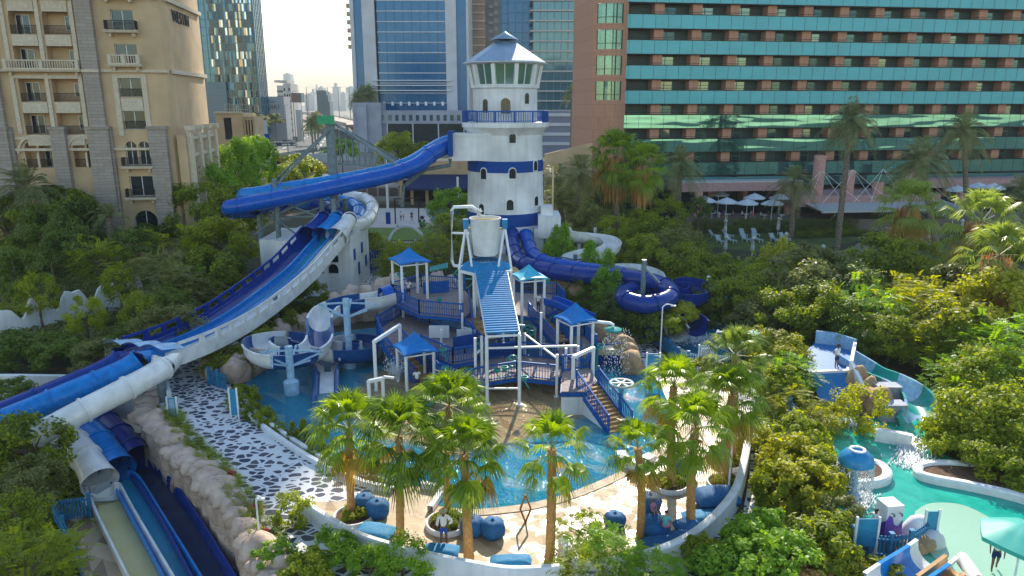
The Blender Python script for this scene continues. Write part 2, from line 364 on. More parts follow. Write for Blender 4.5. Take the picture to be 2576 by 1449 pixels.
def watermat(name, colf, scale=3.0, strength=.5, rough=.04, dist=.06):
    m = mat(name, (.02,.3,.35), rough, var=0); n, l, b = M_(m); g = n.new('ShaderNodeNewGeometry'); b.inputs['IOR'].default_value = 1.33
    nz = n.new('ShaderNodeTexNoise'); nz.inputs['Scale'].default_value = scale; nz.inputs['Detail'].default_value = 4; nz.inputs['Roughness'].default_value = .62; nz.inputs['Distortion'].default_value = .4
    l.new(g.outputs['Position'], nz.inputs['Vector']); bp = n.new('ShaderNodeBump'); bp.inputs['Strength'].default_value = strength; bp.inputs['Distance'].default_value = dist
    l.new(nz.outputs[0], bp.inputs['Height']); l.new(bp.outputs[0], b.inputs['Normal'])
    l.new(colf(n, l, g.outputs['Position']), b.inputs['Base Color']); return m
PC = G(1180, 1010)                      # splash pool centre
def poolcol(n, l, pos):
    # floor of the splash pool as laid: turquoise ring with triangles, beige terrazzo middle
    va = n.new('ShaderNodeVectorMath'); va.operation = 'SUBTRACT'; l.new(pos, va.inputs[0]); va.inputs[1].default_value = (PC.x-.2, PC.y+1.5, 0)
    sc = n.new('ShaderNodeVectorMath'); sc.operation = 'MULTIPLY'; l.new(va.outputs[0], sc.inputs[0]); sc.inputs[1].default_value = (1/9.0, 1/9.4, 0)
    ln = n.new('ShaderNodeVectorMath'); ln.operation = 'LENGTH'; l.new(sc.outputs[0], ln.inputs[0])
    nz = n.new('ShaderNodeTexNoise'); nz.inputs['Scale'].default_value = .35; l.new(pos, nz.inputs['Vector'])
    r = mathn(n, l, 'MULTIPLY_ADD', nz.outputs[0], .3, ln.outputs['Value'])
    mr = n.new('ShaderNodeMapRange'); mr.interpolation_type = 'SMOOTHSTEP'; mr.inputs[1].default_value = .98; mr.inputs[2].default_value = 1.16; l.new(r, mr.inputs[0])
    br = mixc(n, l, mathn(n, l, 'GREATER_THAN', triangles(n, l, pos, .8, .4), .6), (.32,.24,.12), (.25,.17,.085))
    class _: outputs = [mixc(n, l, mr.outputs[0], br, (.004,.19,.3))]
    rp = _
    t = triangles(n, l, pos, .55, .2)
    deep = mixc(n, l, mathn(n, l, 'MULTIPLY', mathn(n, l, 'MULTIPLY', mathn(n, l, 'GREATER_THAN', t, .8), .28), mr.outputs[0]), rp.outputs[0], (.3,.42,.4))
    return mixc(n, l, mathn(n, l, 'MULTIPLY', mathn(n, l, 'MULTIPLY', mathn(n, l, 'LESS_THAN', t, .2), .3), mr.outputs[0]), deep, (.0,.12,.3))
M['pool'] = watermat('splash_pool_water', poolcol, 3.4, 1.0, .03, .16)
def catchcol(n, l, pos):
    nz = n.new('ShaderNodeTexNoise'); nz.inputs['Scale'].default_value = .8; l.new(pos, nz.inputs['Vector']); return mixc(n, l, nz.outputs[0], (.0,.1,.25), (.02,.28,.42))
M['catch'] = watermat('blue_catch_pool_water', catchcol, 2.2, .7)
def tealcol(n, l, pos):
    t = triangles(n, l, pos, .5, .1); nz = n.new('ShaderNodeTexNoise'); nz.inputs['Scale'].default_value = 1.1; nz.inputs['Detail'].default_value = 3; l.new(pos, nz.inputs['Vector'])
    a = mixc(n, l, nz.outputs[0], (.0,.2,.17), (.03,.5,.38)); return mixc(n, l, mathn(n, l, 'MULTIPLY', mathn(n, l, 'GREATER_THAN', t, .82), .4), a, (.3,.6,.42))
M['tealwater'] = watermat('teal_pool_water', tealcol, 2.4, .6)
def padcol(n, l, pos):
    t = triangles(n, l, pos, .4, .5); return mixc(n, l, mathn(n, l, 'GREATER_THAN', t, .86), (.3,.5,.38), (.07,.33,.26))
M['pad'] = watermat('shallow_splash_pad', padcol, 3, .25, .25)
# lane water
def laneW(name, a, b_):
    def f(n, l, pos):
        nz = n.new('ShaderNodeTexNoise'); nz.inputs['Scale'].default_value = .7; nz.inputs['Detail'].default_value = 5; l.new(pos, nz.inputs['Vector']); return mixc(n, l, nz.outputs[0], a, b_)
    return watermat(name, f, 4, .3, .15)
M['laneY'] = laneW('water_on_cream_lane', (.5,.43,.16), (.62,.58,.34)); M['laneB'] = laneW('water_on_blue_lane', (.01,.17,.32), (.02,.3,.46)); M['laneD'] = laneW('water_on_navy_lane', (.003,.012,.05), (.01,.05,.14))
def ngon(name, pts, z, m, label=None, z0=None):
    b = MB()
    if z0 is None:
        P = [Vector((p[0], p[1], z)) for p in pts]; n = len(P)
        if sum(P[i].x*P[(i+1) % n].y - P[(i+1) % n].x*P[i].y for i in range(n)) < 0: P.reverse()
        b.add(P, [tuple(range(n))])
    else: b.prism(pts, z0, z)
    return structure(name, b, m, label)
def Gs(pts, z=0): return [G(u, v, z) for u, v in pts]
def smooth2(pts, z=0, n=6, closed=False):
    P = Gs(pts, z)
    if closed: P = P + [P[0]]
    S = spline(P, n); return S[:-1] if closed else S
# ================================================================ ground with the lower slide pit cut out
ROCKTOP = smooth2([(392,1002),(362,1040),(392,1075),(440,1128),(505,1192),(565,1262),(622,1345),(672,1449),(720,1560)], 0, 5)
n_, l_, b_ = None, None, None
M['ground'] = mat('planted_soil_ground', (.02,.03,.012), .95, col2=(.075,.06,.03), scale=.7, bump=1.0, bscale=8, detail=6)
pit = [Vector((-400, 50.5, 0)), Vector((-24.2, 48.8, 0))]
gp = [(-7000,-300),(-7000,50.5)] + [(p.x, p.y) for p in pit[1:]] + [(p.x, p.y) for p in ROCKTOP] + [(ROCKTOP[-1].x+6, -300),(7000,-300),(7000,12000),(-7000,12000)]
ngon('ground', gp, 0, M['ground'], 'dark planted soil under the garden trees')
ngon('lower_ground', [(-7000,-300),(20,-300),(20,60),(-7000,60)], -3.4, M['ground'], 'sunken planted ground around the slide run-outs')
# city floor
ngon('city_ground', [(-3000,172),(-42,172),(-38,150),(22,150),(22,172),(3000,172),(3000,6500),(-3000,6500)], .012, mat('city_ground', (.17,.16,.13), .95, col2=(.3,.27,.22), scale=.02, detail=6))
road = [G(700,374),G(724,374),G(850,343),G(884,330),G(880,318),G(862,305),G(905,300),G(890,287),G(830,292),G(812,300),G(806,316),G(790,330)]
ngon('road', [G(700,376),G(756,384),G(880,384),G(905,350),G(893,325),G(905,302),G(868,290),G(835,296),G(824,312)], .03, M['asphalt'], 'grey asphalt avenue running towards the flyover')
ngon('slip_road', [G(640,356),G(690,352),G(760,334),G(818,312),G(832,296),G(800,296),G(755,312),G(680,330),G(640,345)], .024, M['lot'], 'sandy pale side road full of traffic')
ngon('parking_lot', [G(640,374),G(740,374),G(776,350),G(760,340),G(660,352),G(630,360)], .028, mat('dark_parking_asphalt', (.06,.065,.07), .9))
lm = MB()
for (a, b) in (((712,374),(828,318)), ((800,376),(842,312))):
    P0, P1 = G(*a, .036), G(*b, .036); nn = 14
    for k in range(nn):
        q = P0.lerp(P1, k/nn); r = P0.lerp(P1, (k+.45)/nn); s = Vector((.35,0,0)); lm.quad(q-s, q+s, r+s, r-s)
structure('road_markings', lm, M['whitepaint'], 'dashed white lane lines on the avenue')
# playground
ngon('playground_floor', [G(905,524),G(1095,524),G(1100,560),G(1085,573),G(900,573)], .03, M['sandwhite'], 'pale playground floor under the swings')
ngon('playground_path', smooth2([(1100,528),(1140,530),(1135,560),(1095,565),(1083,552)], 0, 4, True), .036, mat('blue_rubber_path', (.02,.1,.22), .9), 'dark blue rubber path beside the playground')
ngon('artificial_lawn', [G(900,573.5),G(1086,573.5),G(1090,605),G(912,605)], .04, M['brightlawn'], 'bright green lawn between playground and picket fence')
# right lawn with paths
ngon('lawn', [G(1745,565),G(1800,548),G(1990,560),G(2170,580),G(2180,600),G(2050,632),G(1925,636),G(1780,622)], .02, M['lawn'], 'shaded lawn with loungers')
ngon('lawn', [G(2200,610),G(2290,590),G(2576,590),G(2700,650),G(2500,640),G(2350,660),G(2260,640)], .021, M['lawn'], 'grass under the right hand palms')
ngon('garden_path', smooth2([(1925,648),(2040,640),(2130,628),(2170,604),(2200,590),(2260,588),(2230,612),(2190,660),(2130,665),(2040,655),(1935,668)], 0, 4, True), .032, M['paving'], 'grey paved garden path curving past the lawn')
ngon('garden_path', smooth2([(2240,590),(2576,588),(2700,600),(2576,602),(2400,600),(2270,602)], 0, 4, True), .034, M['paving'], 'grey path running off right behind the palms')
ngon('garden_path', smooth2([(2350,685),(2410,690),(2440,740),(2350,745),(2330,720)], 0, 4, True), .032, M['paving'], 'grey paved clearing between the bushes')
ngon('terrace', [(28,116.5,0),(110,119,0),(110,127,0),(28,124,0)], 2.0, mat('restaurant_terrace', (.2,.17,.15), .9), 'restaurant terrace floor under the white parasols', 0)
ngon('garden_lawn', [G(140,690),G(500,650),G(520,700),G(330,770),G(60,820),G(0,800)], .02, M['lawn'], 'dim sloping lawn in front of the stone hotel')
ngon('garden_path', [G(165,680),G(330,676),G(470,652),G(490,660),G(340,690),G(170,692)], .03, M['paving'], 'grey path under the trees below the stone hotel')
# stone path ring and deck
outer = [(395,1000),(470,905),(560,845),(690,770),(770,720),(870,690),(1000,690),(1100,700)]
path = smooth2([(395,998),(400,1020),(440,1075),(505,1140),(575,1215),(640,1290),(700,1370),(740,1460),(1000,1640),(1000,1500),(905,1340),(930,1290),(1000,1262),(935,1222),(860,1192),(790,1155),(720,1108),(650,1056),(590,1005),(585,985),(575,930),(600,890),(640,860),(720,790),(800,735),(900,745),(955,710),(950,680),(880,680),(800,700),(700,745),(600,820),(500,880),(440,930)], 0, 4, True)
ngon('stone_path', path, .025, M['stonepath'], 'white footpath set with dark blue flat stones, left of the pool')
ngon('stone_path', smooth2([(1490,800),(1560,818),(1620,850),(1660,885),(1700,915),(1790,925),(1890,935),(1950,1000),(2000,1085),(2010,1150),(1960,1200),(1900,1300),(1880,1420),(1860,1420),(1868,1300),(1886,1180),(1885,1070),(1840,980),(1780,960),(1660,945),(1600,905),(1540,870),(1490,845)], 0, 4, True), .025, M['stonepath'], 'white footpath with dark stones between pool and blue fence')
ngon('stone_path', Gs([(860,1300),(2000,1300),(1950,1800),(780,1800)]), .012, M['stonepath'], 'stone path outside the curved white wall')
WALL = smooth2([(757,1262),(830,1305),(900,1352),(985,1378),(1090,1402),(1190,1426),(1300,1430),(1420,1424),(1500,1420),(1600,1402),(1700,1370),(1790,1318),(1840,1270),(1872,1210),(1887,1140),(1890,1075)], 0, 5)
ngon('pool_deck', [(p.x, p.y) for p in WALL] + [tuple(p[:2]) for p in smooth2([(1890,1075),(1860,1010),(1800,960),(1700,940),(1640,935),(1500,905),(1300,1000),(1000,1200),(930,1240),(860,1262),(757,1262)], 0, 3)[1:-1]], .04, M['deck'], 'sunlit beige deck of triangular tiles around the pool')
# splash pool
POOL = smooth2([(605,1000),(622,960),(660,915),(700,880),(780,850),(900,830),(1050,815),(1250,800),(1420,810),(1500,850),(1560,890),(1620,920),(1655,960),(1690,1040),(1690,1090),(1640,1140),(1590,1175),(1540,1200),(1480,1228),(1400,1252),(1320,1270),(1250,1279),(1190,1283),(1095,1270),(1110,1240),(1040,1222),(940,1200),(860,1176),(790,1140),(720,1095),(655,1050)], 0, 5, True)
ngon('splash_pool', POOL, .055, M['pool'], 'splash pool, turquoise near the rim and brown under the play tower')
kb = MB(); fr = smooth2([(1110,1238),(1080,1286)], .055)[::5]; 
kb.sweep(smooth2([(1060,1226),(1110,1238),(1100,1262),(1082,1288)], .05, 6), [(-.15,0),(-.15,.34),(.15,.34),(.15,0)])
structure('pool_kerb', kb, M['kerb'], 'white channel kerb at the near left corner of the pool')
kb = MB(); kb.sweep(smooth2([(1085,1290),(1190,1290),(1320,1277),(1430,1250),(1540,1206),(1610,1170),(1650,1142)], .045, 6), [(-.32,0),(-.3,.035),(.3,.035),(.32,0)])
structure('pool_edge', kb, mat('tan_pool_coping', (.4,.3,.2), .7, var=.15, scale=2), 'tan coping strip along the sunny pool edge')
kb = MB(); kb.sweep(smooth2([(1560,1150),(1572,1168),(1600,1176),(1640,1160)], .05, 5), [(-.3,0),(-.3,.45),(.3,.45),(.3,0)], )
structure('pool_kerb', kb, M['kerb'], 'white kerb block at the near right corner of the pool')
# planted strip left of pool
strip = smooth2([(598,985),(640,1040),(715,1098),(790,1146),(860,1182),(935,1205),(1000,1220)], .05, 6)
inner = smooth2([(590,1000),(628,1050),(700,1106),(780,1158),(855,1196),(920,1222),(990,1238)], .05, 6)
pb = thing('planting_strip', 'long narrow planting bed with white kerbs between the stone path and the pool', 'planter', inner[0][:])
s_ = MB(); s_.add([p + Vector((0,0,.1)) for p in inner] + [p + Vector((0,0,.1)) for p in strip], [(i, i+1, len(inner)+i+1, len(inner)+i) for i in range(len(inner)-1)]); s_.build('soil', M['soil'], pb)
for q in (strip, inner):
    k_ = MB(); k_.sweep(q, [(-.12,-.05),(-.12,.3),(.12,.3),(.12,-.05)]); k_.build('kerb', M['kerb'], pb)
# catch pool on the right + teal pool
CP = smooth2([(1672,852),(1700,828),(1745,812),(1800,816),(1850,828),(1890,842),(1900,858),(1880,885),(1820,905),(1750,902),(1700,880)], 0, 4, True)
ngon('catch_pool', CP, .06, M['catch'], 'deep blue catch pool where the right hand slides end')
k_ = MB(); k_.sweep(CP + [CP[0]], [(-.25,0),(-.25,.28),(.25,.28),(.25,0)]); structure('pool_rim', k_, M['kerb'], 'white rim of the catch pool')
TP = smooth2([(2085,1060),(2140,1050),(2290,1052),(2345,1080),(2360,1130),(2440,1180),(2576,1250),(2760,1340),(2760,1560),(2440,1560),(2330,1440),(2300,1370),(2180,1310),(2090,1290),(2060,1230),(2055,1150)], 0, 5, True)
ngon('teal_pool', TP, .02, M['tealwater'], 'green teal pool with the mushroom fountain')
ngon('splash_pad', smooth2([(2300,1290),(2340,1268),(2420,1272),(2500,1310),(2600,1370),(2700,1440),(2600,1500),(2440,1480),(2330,1380)], 0, 5, True), .05, M['pad'], 'pale shallow splash pad in the teal pool')
# rocky pool back and lower pit deck
ngon('lower_deck', Gs([(165,1312),(250,1272),(290,1330),(350,1470),(230,1500)], -2.9), -2.9, M['lowdeck'], 'beige and brown tiled landing beside the slide lanes')
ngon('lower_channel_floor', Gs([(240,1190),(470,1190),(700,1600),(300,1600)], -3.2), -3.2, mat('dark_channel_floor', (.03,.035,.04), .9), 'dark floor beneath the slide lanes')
# ================================================================ facade with real openings (local x along, y into the building, z up)
def facade(mb, x0, x1, z0, z1, ops, dep=.5, y=0.0):
    """ops: (ox0, ox1, oz0, oz1, arch)"""
    xs = sorted({x0, x1, *[o[0] for o in ops], *[o[1] for o in ops]}); zs = sorted({z0, z1, *[o[2] for o in ops], *[o[3] for o in ops]})
    xs = [x for x in xs if x0 <= x <= x1]; zs = [z for z in zs if z0 <= z <= z1]
    for i in range(len(xs)-1):
        for j in range(len(zs)-1):
            cx = (xs[i]+xs[i+1])/2; cz = (zs[j]+zs[j+1])/2
            if any(o[0] < cx < o[1] and o[2] < cz < o[3] for o in ops): continue
            mb.quad((xs[i],y,zs[j]), (xs[i+1],y,zs[j]), (xs[i+1],y,zs[j+1]), (xs[i],y,zs[j+1]))
    for o in ops:
        a, b, c, d = o[:4]; arch = len(o) > 4 and o[4]; Y2 = y+dep
        if not arch: zt = d
        else: zt = d-(b-a)/2
        mb.quad((a,y,c),(b,y,c),(b,Y2,c),(a,Y2,c)); mb.quad((a,y,c),(a,Y2,c),(a,Y2,zt),(a,y,zt)); mb.quad((b,Y2,c),(b,y,c),(b,y,zt),(b,Y2,zt))
        if not arch: mb.quad((a,Y2,d),(b,Y2,d),(b,y,d),(a,y,d))
        else:
            r = (b-a)/2; mx = (a+b)/2; n = 8
            arc = [(mx-r*math.cos(math.pi*k/n), zt+r*math.sin(math.pi*k/n)) for k in range(n+1)]
            for k in range(n):
                (p, q), (s, t) = arc[k], arc[k+1]; mb.quad((p,Y2,q),(s,Y2,t),(s,y,t),(p,y,q))
            h = n//2
            mb.add([(a,y,d)] + [(p,y,q) for p, q in arc[:h+1]], [tuple([0]+list(range(h+1,0,-1)))])
            mb.add([(b,y,d)] + [(p,y,q) for p, q in arc[h:]], [tuple([0]+list(range(h+1,0,-1)))])
def window(par, x0, x1, z0, z1, y, frame=True, mats=None, mull=1, fm=None):
    g = MB(); g.quad((x0,y,z0),(x1,y,z0),(x1,y,z1),(x0,y,z1)); o = g.build('window', mats or M['glassdark'], par, local=True)
    if frame:
        f = MB(); t = .07; yy = y-.06
        f.box(x0,yy,z0,x0+t,y-.004,z1); f.box(x1-t,yy,z0,x1,y-.004,z1); f.box(x0+t,yy,z1-t,x1-t,y-.004,z1); f.box(x0+t,yy,z0,x1-t,y-.004,z0+t)
        for k in range(mull): 
            xm = x0+(x1-x0)*(k+1)/(mull+1); f.box(xm-.04,yy,z0+t,xm+.04,y-.004,z1-t)
        f.build('frame', fm or M['whitepaint'], o, local=True)
    return o
def balcony(par, x0, x1, z, dep=1.1, iron=True, slab=M['concrete'], h=1.1):
    s = MB(); s.box(x0-.15,-dep,z-.3,x1+.15,-.003,z); s.box(x0-.3,-dep-.12,z-.12,x1+.3,-dep,z-.02)
    for xx in (x0+.4, x1-.4): s.box(xx-.15,-dep*.6,z-.75,xx+.15,-.003,z-.3)
    o = s.build('balcony', slab, par, local=True); r = MB()
    if iron:
        for (a, b) in (((x0,-dep+.08),(x1,-dep+.08)), ((x0,-dep+.08),(x0,-.02)), ((x1,-dep+.08),(x1,-.02))):
            a = Vector((*a, 0)); b = Vector((*b, 0)); r.bar(a+Vector((0,0,z+h)), b+Vector((0,0,z+h)), .07); r.bar(a+Vector((0,0,z+.12)), b+Vector((0,0,z+.12)), .05)
            n = max(2, int((b-a).length/.13))
            for k in range(n+1):
                p = a.lerp(b, k/n); r.box(p.x-.02,p.y-.02,z+.12,p.x+.02,p.y+.02,z+h)
        r.build('railing', M['blackiron'], o, local=True)
    else:
        r.box(x0-.1,-dep,z+h-.15,x1+.1,-dep+.25,z+h); r.box(x0-.1,-dep,z,x1+.1,-dep+.22,z+.12)
        for xx in (x0-.1, (x0+x1)/2-.2, x1-.3): r.box(xx,-dep-.03,z,xx+.4,-dep+.28,z+h+.05)
        n = int((x1-x0)/.3)
        for k in range(n):
            xx = x0+.3+(x1-x0-.6)*k/(n-1); r.cyl((xx,-dep+.12,z+.12),(xx,-dep+.12,z+h-.15),.06,.08,6,False)
        r.build('balustrade', slab, o, local=True)
    return o
M['blackiron'] = mat('black_iron', (.01,.012,.014), .6)
M['creamstone'] = mat('cream_cast_stone', (.6,.52,.4), .85, var=.06, bump=.15, bscale=5)
def striped(name, c1, c2, h=.5, rot=False):
    m = mat(name, c1, .85, var=.05); n, l, b = M_(m); g = n.new('ShaderNodeNewGeometry'); br = n.new('ShaderNodeTexBrick'); tc = n.new('ShaderNodeTexCoord')
    mp = n.new('ShaderNodeMapping'); mp.inputs['Rotation'].default_value = (R(90), 0, 0); l.new(tc.outputs['Object'], mp.inputs[0]); l.new(mp.outputs[0], br.inputs['Vector'])
    br.inputs['Scale'].default_value = 1; br.inputs['Row Height'].default_value = h; br.inputs['Brick Width'].default_value = 1.6; br.inputs['Mortar Size'].default_value = .02
    br.inputs['Color1'].default_value = (*c1, 1); br.inputs['Color2'].default_value = (*c2, 1); br.inputs['Mortar'].default_value = (*[c*.5 for c in c1], 1)
    nz = n.new('ShaderNodeTexNoise'); nz.inputs['Scale'].default_value = 2.5; nz.inputs['Detail'].default_value = 5; l.new(g.outputs['Position'], nz.inputs['Vector'])
    l.new(mixc(n, l, mathn(n, l, 'MULTIPLY', nz.outputs[0], .45), br.outputs['Color'], tuple(c*.55 for c in c1)), b.inputs['Base Color']); return m
M['greystone'] = striped('grey_brown_stone_cladding', (.36,.31,.27), (.45,.39,.34), .4)
M['pinkstone'] = striped('pink_granite_panels', (.5,.26,.17), (.54,.29,.2), 2.0)
# ================================================================ beige stone hotel on the left
Wc = A(418, 400, 96); SX = -3.1; WR = thing('stone_hotel', 'beige stone hotel with arched loggias, balconies and black railings at the left edge', 'building', (Wc.x+3.1*math.cos(R(8)), Wc.y+3.1*math.sin(R(8)), 0), R(8))
FL = 4.0; Z0 = 8.1; BT = Z0+9.2
def wz(v, yy=96): return A(300, v, yy).z
# bays: x negative to the left of the corner
wall = MB(); ops = []; wins = []
RB = (-8.6, -4.6)       # right bay opening
def col2(k): return None
for k in range(9):                                # floors upward
    zb = Z0+FL*k+.9
    if k >= 2:
        ops.append((-7.7,-5.1,zb-.1,zb+2.3)); wins.append((-7.7,-5.1,zb-.1,zb+2.3))
ops.append((-7.9,-5.0,Z0-5.2,Z0-1.6,1)); wins.append((-7.9,-5.0,Z0-5.2,Z0-1.6)); ops.append((-7.9,-6.55,Z0+FL+.3,Z0+FL+3.3,1)); ops.append((-6.3,-4.95,Z0+FL+.3,Z0+FL+3.3,1))
wins += [(-7.9,-6.55,Z0+FL+.3,Z0+FL+3.3),(-6.3,-4.95,Z0+FL+.3,Z0+FL+3.3)]; ops.append((-7.9,-5.0,Z0+.3,Z0+2.9)); wins.append((-7.9,-5.0,Z0+.3,Z0+2.9))
facade(wall, -9.7, SX, -1, 60, ops, .35, 0)
# loggia bay recessed look: deep openings
lops = []
for k in range(2, 9):
    zb = Z0+FL*k+.2; arch = k in (5, 6) and 1
    if k == 5: zt = zb+3.6
    else: zt = zb+2.75
    arch = 1 if k in (5,) else 0
    if k == 5: arch = 1
    for a in (-19.4, -15.6): lops.append((a, a+3.1, zb, zt, arch))
for a in (-19.8, -14.9-.4): pass
for c in (-19.9, -14.2):
    lops.append((c, c+1.45, Z0+FL+.1, Z0+FL+3.3, 1)); lops.append((c+1.65, c+3.1, Z0+FL+.1, Z0+FL+3.3, 1))
lops.append((-18.6,-15.8,Z0-1.0,Z0+1.9))
facade(wall, -21.4, -11.5, -1, 60, lops, 1.6, .02)
lo2 = []
for k in range(2, 9): lo2.append((-29.6,-26.8,Z0+FL*k+.8,Z0+FL*k+3.3)); 
lo2.append((-28.6,-27.0,Z0+FL+.1,Z0+FL+3.4,1))
facade(wall, -32, -23.3, -1, 60, lo2, .35, 0)
wall.box(-45,.5,-1,-32,20,60)
# side wall (toward the right), curved corner and far end
sops = []
wall.quad((SX,0,-1),(SX+1.0,.35,-1),(SX+1.0,.35,60),(SX,0,60)); wall.quad((SX+1.0,.35,-1),(SX+1.5,1.4,-1),(SX+1.5,1.4,60),(SX+1.0,.35,60)); wall.quad((SX+1.5,1.4,-1),(SX+1.5,17,-1),(SX+1.5,17,60),(SX+1.5,1.4,60))
wall.quad((SX+1.5,17,-1),(-44,17,-1),(-44,17,60),(SX+1.5,17,60))
wall.build('wall', M['beige'], WR, local=True)
pil = [(-11.55,-9.65),(-23.35,-21.35)]
for a, b in pil:
    p = MB(); p.box(a,-.75,-1,b,.3,60); p.box(a-.5,-.5,-1,b+.5,.25,17.2) ; p.build('pilaster', M['greystone'], WR, local=True)
for a, b in ((-4.75,-2.6),(-16.3,-14.6)):
    p = MB(); p.box(a,-.9,-1,b,.2,BT-.3); p.box(a-.15,-1.05,BT-.3,b+.15,.2,BT); p.build('pilaster', M['greystone'], WR, local=True)
for a, b in ((-11.9,-9.4),(-23.6,-21.2)):
    p = MB(); p.box(a,-1.0,-1,b,.1,BT-.3); p.box(a-.2,-1.15,BT-.3,b+.2,.1,BT); p.build('pilaster', M['greystone'], WR, local=True)
for z in (Z0+FL+.0+2.4, ):
    p = MB(); p.box(-32,-.3,z-.2,SX-.1,-.004,z+.12); p.build('string_course', M['creamstone'], WR, local=True)
for z in (Z0+FL*4-.1, Z0+FL*6+.6):
    p = MB(); p.box(-21.3,-.45,z-.12,-11.6,-.004,z+.2); p.box(-9.6,-.3,z-.12,SX,-.004,z+.2); p.box(-32,-.3,z-.12,-23.4,-.004,z+.2)
    for a, b in pil: p.box(a-.1,-.95,z-.14,b+.1,-.76,z+.18)
    p.box(SX+1.51,1.0,z-.2,SX+1.9,16.9,z+.3); p.box(SX-.01,-.28,z-.12,SX+1.4,.34,z+.2); p.build('cornice', M['creamstone'], WR, local=True)
# surrounds and panels
for a in (-19.4, -15.6):
    for k in range(2, 9):
        zb = Z0+FL*k+.2; hh = 3.6 if k == 5 else 2.75
        if k != 4: 
            p = MB(); p.box(a+.1,-.1,zb-1.35,a+3.0,.0,zb-.08); p.box(a+.5,-.14,zb-1.1,a+2.6,-.1,zb-.35); p.build('carved_panel', M['creamstone'], WR, local=True)
        g = MB(); g.quad((a,1.55,zb),(a+3.1,1.55,zb),(a+3.1,1.55,zb+hh),(a,1.55,zb+hh)); g.build('loggia_wall', M['beige'], WR, local=True)
        window(WR, a+.15, a+1.75 if a < -17 else a+3.0, zb+.05, zb+2.4, 1.5) if a < -17 else window(WR, a+2.0, a+3.05, zb+.6, zb+2.3, 1.5)
        r = MB(); r.bar((a+.02,.15,zb+1.05),(a+3.08,.15,zb+1.05),.07); r.bar((a+.02,.15,zb+.15),(a+3.08,.15,zb+.15),.05)
        for q in range(22): xx = a+.1+q*.14; r.box(xx-.018,.13,zb+.15,xx+.018,.17,zb+1.05)
        if k != 4: r.build('railing', M['blackiron'], WR, local=True)
p = MB()
for xx in (-20.2,-16.25,-12.35): p.box(xx-.0,-.25,Z0+FL*2+.3,xx+.45,.01,Z0+FL*4-.4); p.box(xx-.0,-.25,Z0+FL*4+.4,xx+.45,.01,Z0+FL*6+.2)
p.box(-20.2,-.22,Z0+FL*4-1.0,-11.9,.008,Z0+FL*4-.6); p.build('loggia_surround', M['creamstone'], WR, local=True)
balcony(WR, -20.3, -11.9, Z0+FL*4+.1, 1.0, False, M['creamstone']); balcony(WR, -20.3, -11.9, Z0+FL*6+.9, 1.0, False, M['creamstone'])
for c in (-19.9, -14.2):    # lower double arches with big arch moulding
    p = MB(); mx = c+1.55; zs = Z0+FL+1.9
    for k in range(14):
        t0 = math.pi*k/14; t1 = math.pi*(k+1)/14
        for r0, r1, y0 in ((2.05,2.35,-.28),):
            q = [(mx-r*math.cos(t), yv, zs+r*math.sin(t)) for t in (t0, t1) for r in (r0, r1) for yv in (y0, 0)]
            p.quad(q[0],q[4],q[6],q[2]); p.quad(q[0],q[1],q[5],q[4]); p.quad(q[2],q[6],q[7],q[3])
    p.box(mx-2.4,-.22,Z0+FL*2-.4,mx+2.4,-.003,Z0+FL*2-.05); p.box(mx-.12,-.2,Z0+FL+.1,mx+.12,.0,zs)
    p.build('arch_moulding', M['creamstone'], WR, local=True)
    p = MB(); p.quad((c-.1,1.5,Z0+FL),(c+3.2,1.5,Z0+FL),(c+3.2,1.5,Z0+FL+3.4),(c-.1,1.5,Z0+FL+3.4)); p.build('loggia_wall', M['beige'], WR, local=True)
    window(WR, c+1.7, c+3.0, Z0+FL+.1, Z0+FL+2.6, 1.45); r = MB(); r.bar((c,.15,Z0+FL+1.1),(c+3.1,.15,Z0+FL+1.1),.07)
    for q in range(22): xx = c+.05+q*.142; r.box(xx-.018,.13,Z0+FL+.1,xx+.018,.17,Z0+FL+1.1)
    r.build('railing', M['blackiron'], WR, local=True)
for a, b, c, d in wins: window(WR, a, b, c, d, .34)
for a, b, c, d, *_ in lo2: window(WR, a, b, c, d, .34)
for k, iron in ((1,1),(0,1),(4,0),(5,1),(6,0),(7,1)): balcony(WR, -8.2, -4.7, Z0+FL*k+(.2 if k < 2 else .75), 1.15, bool(iron), M['creamstone'])
for k, iron in ((4,0),(5,1)): balcony(WR, -30.2, -26.4, Z0+FL*k+.75, 1.0, bool(iron), M['creamstone'])
for k in (2,3):
    r = MB(); z = Z0+FL*k+.8; r.bar((-7.7,-.05,z+1),(-5.1,-.05,z+1),.07)
    for q in range(18): xx = -7.65+q*.15; r.box(xx-.018,-.07,z,xx+.018,-.03,z+1)
    r.build('railing', M['blackiron'], WR, local=True)
p = MB(); p.box(-8.4,-.15,Z0+FL*2,-7.8,-.003,Z0+FL*4-.5); p.box(-5.0,-.15,Z0+FL*2,-4.4,-.003,Z0+FL*4-.5); p.box(-7.8,-.15,Z0+FL*4-.9,-5.0,-.003,Z0+FL*4-.5); p.box(-7.7,-.12,Z0+FL*3-.9,-5.1,-.003,Z0+FL*3+.6); p.build('window_surround', M['creamstone'], WR, local=True)
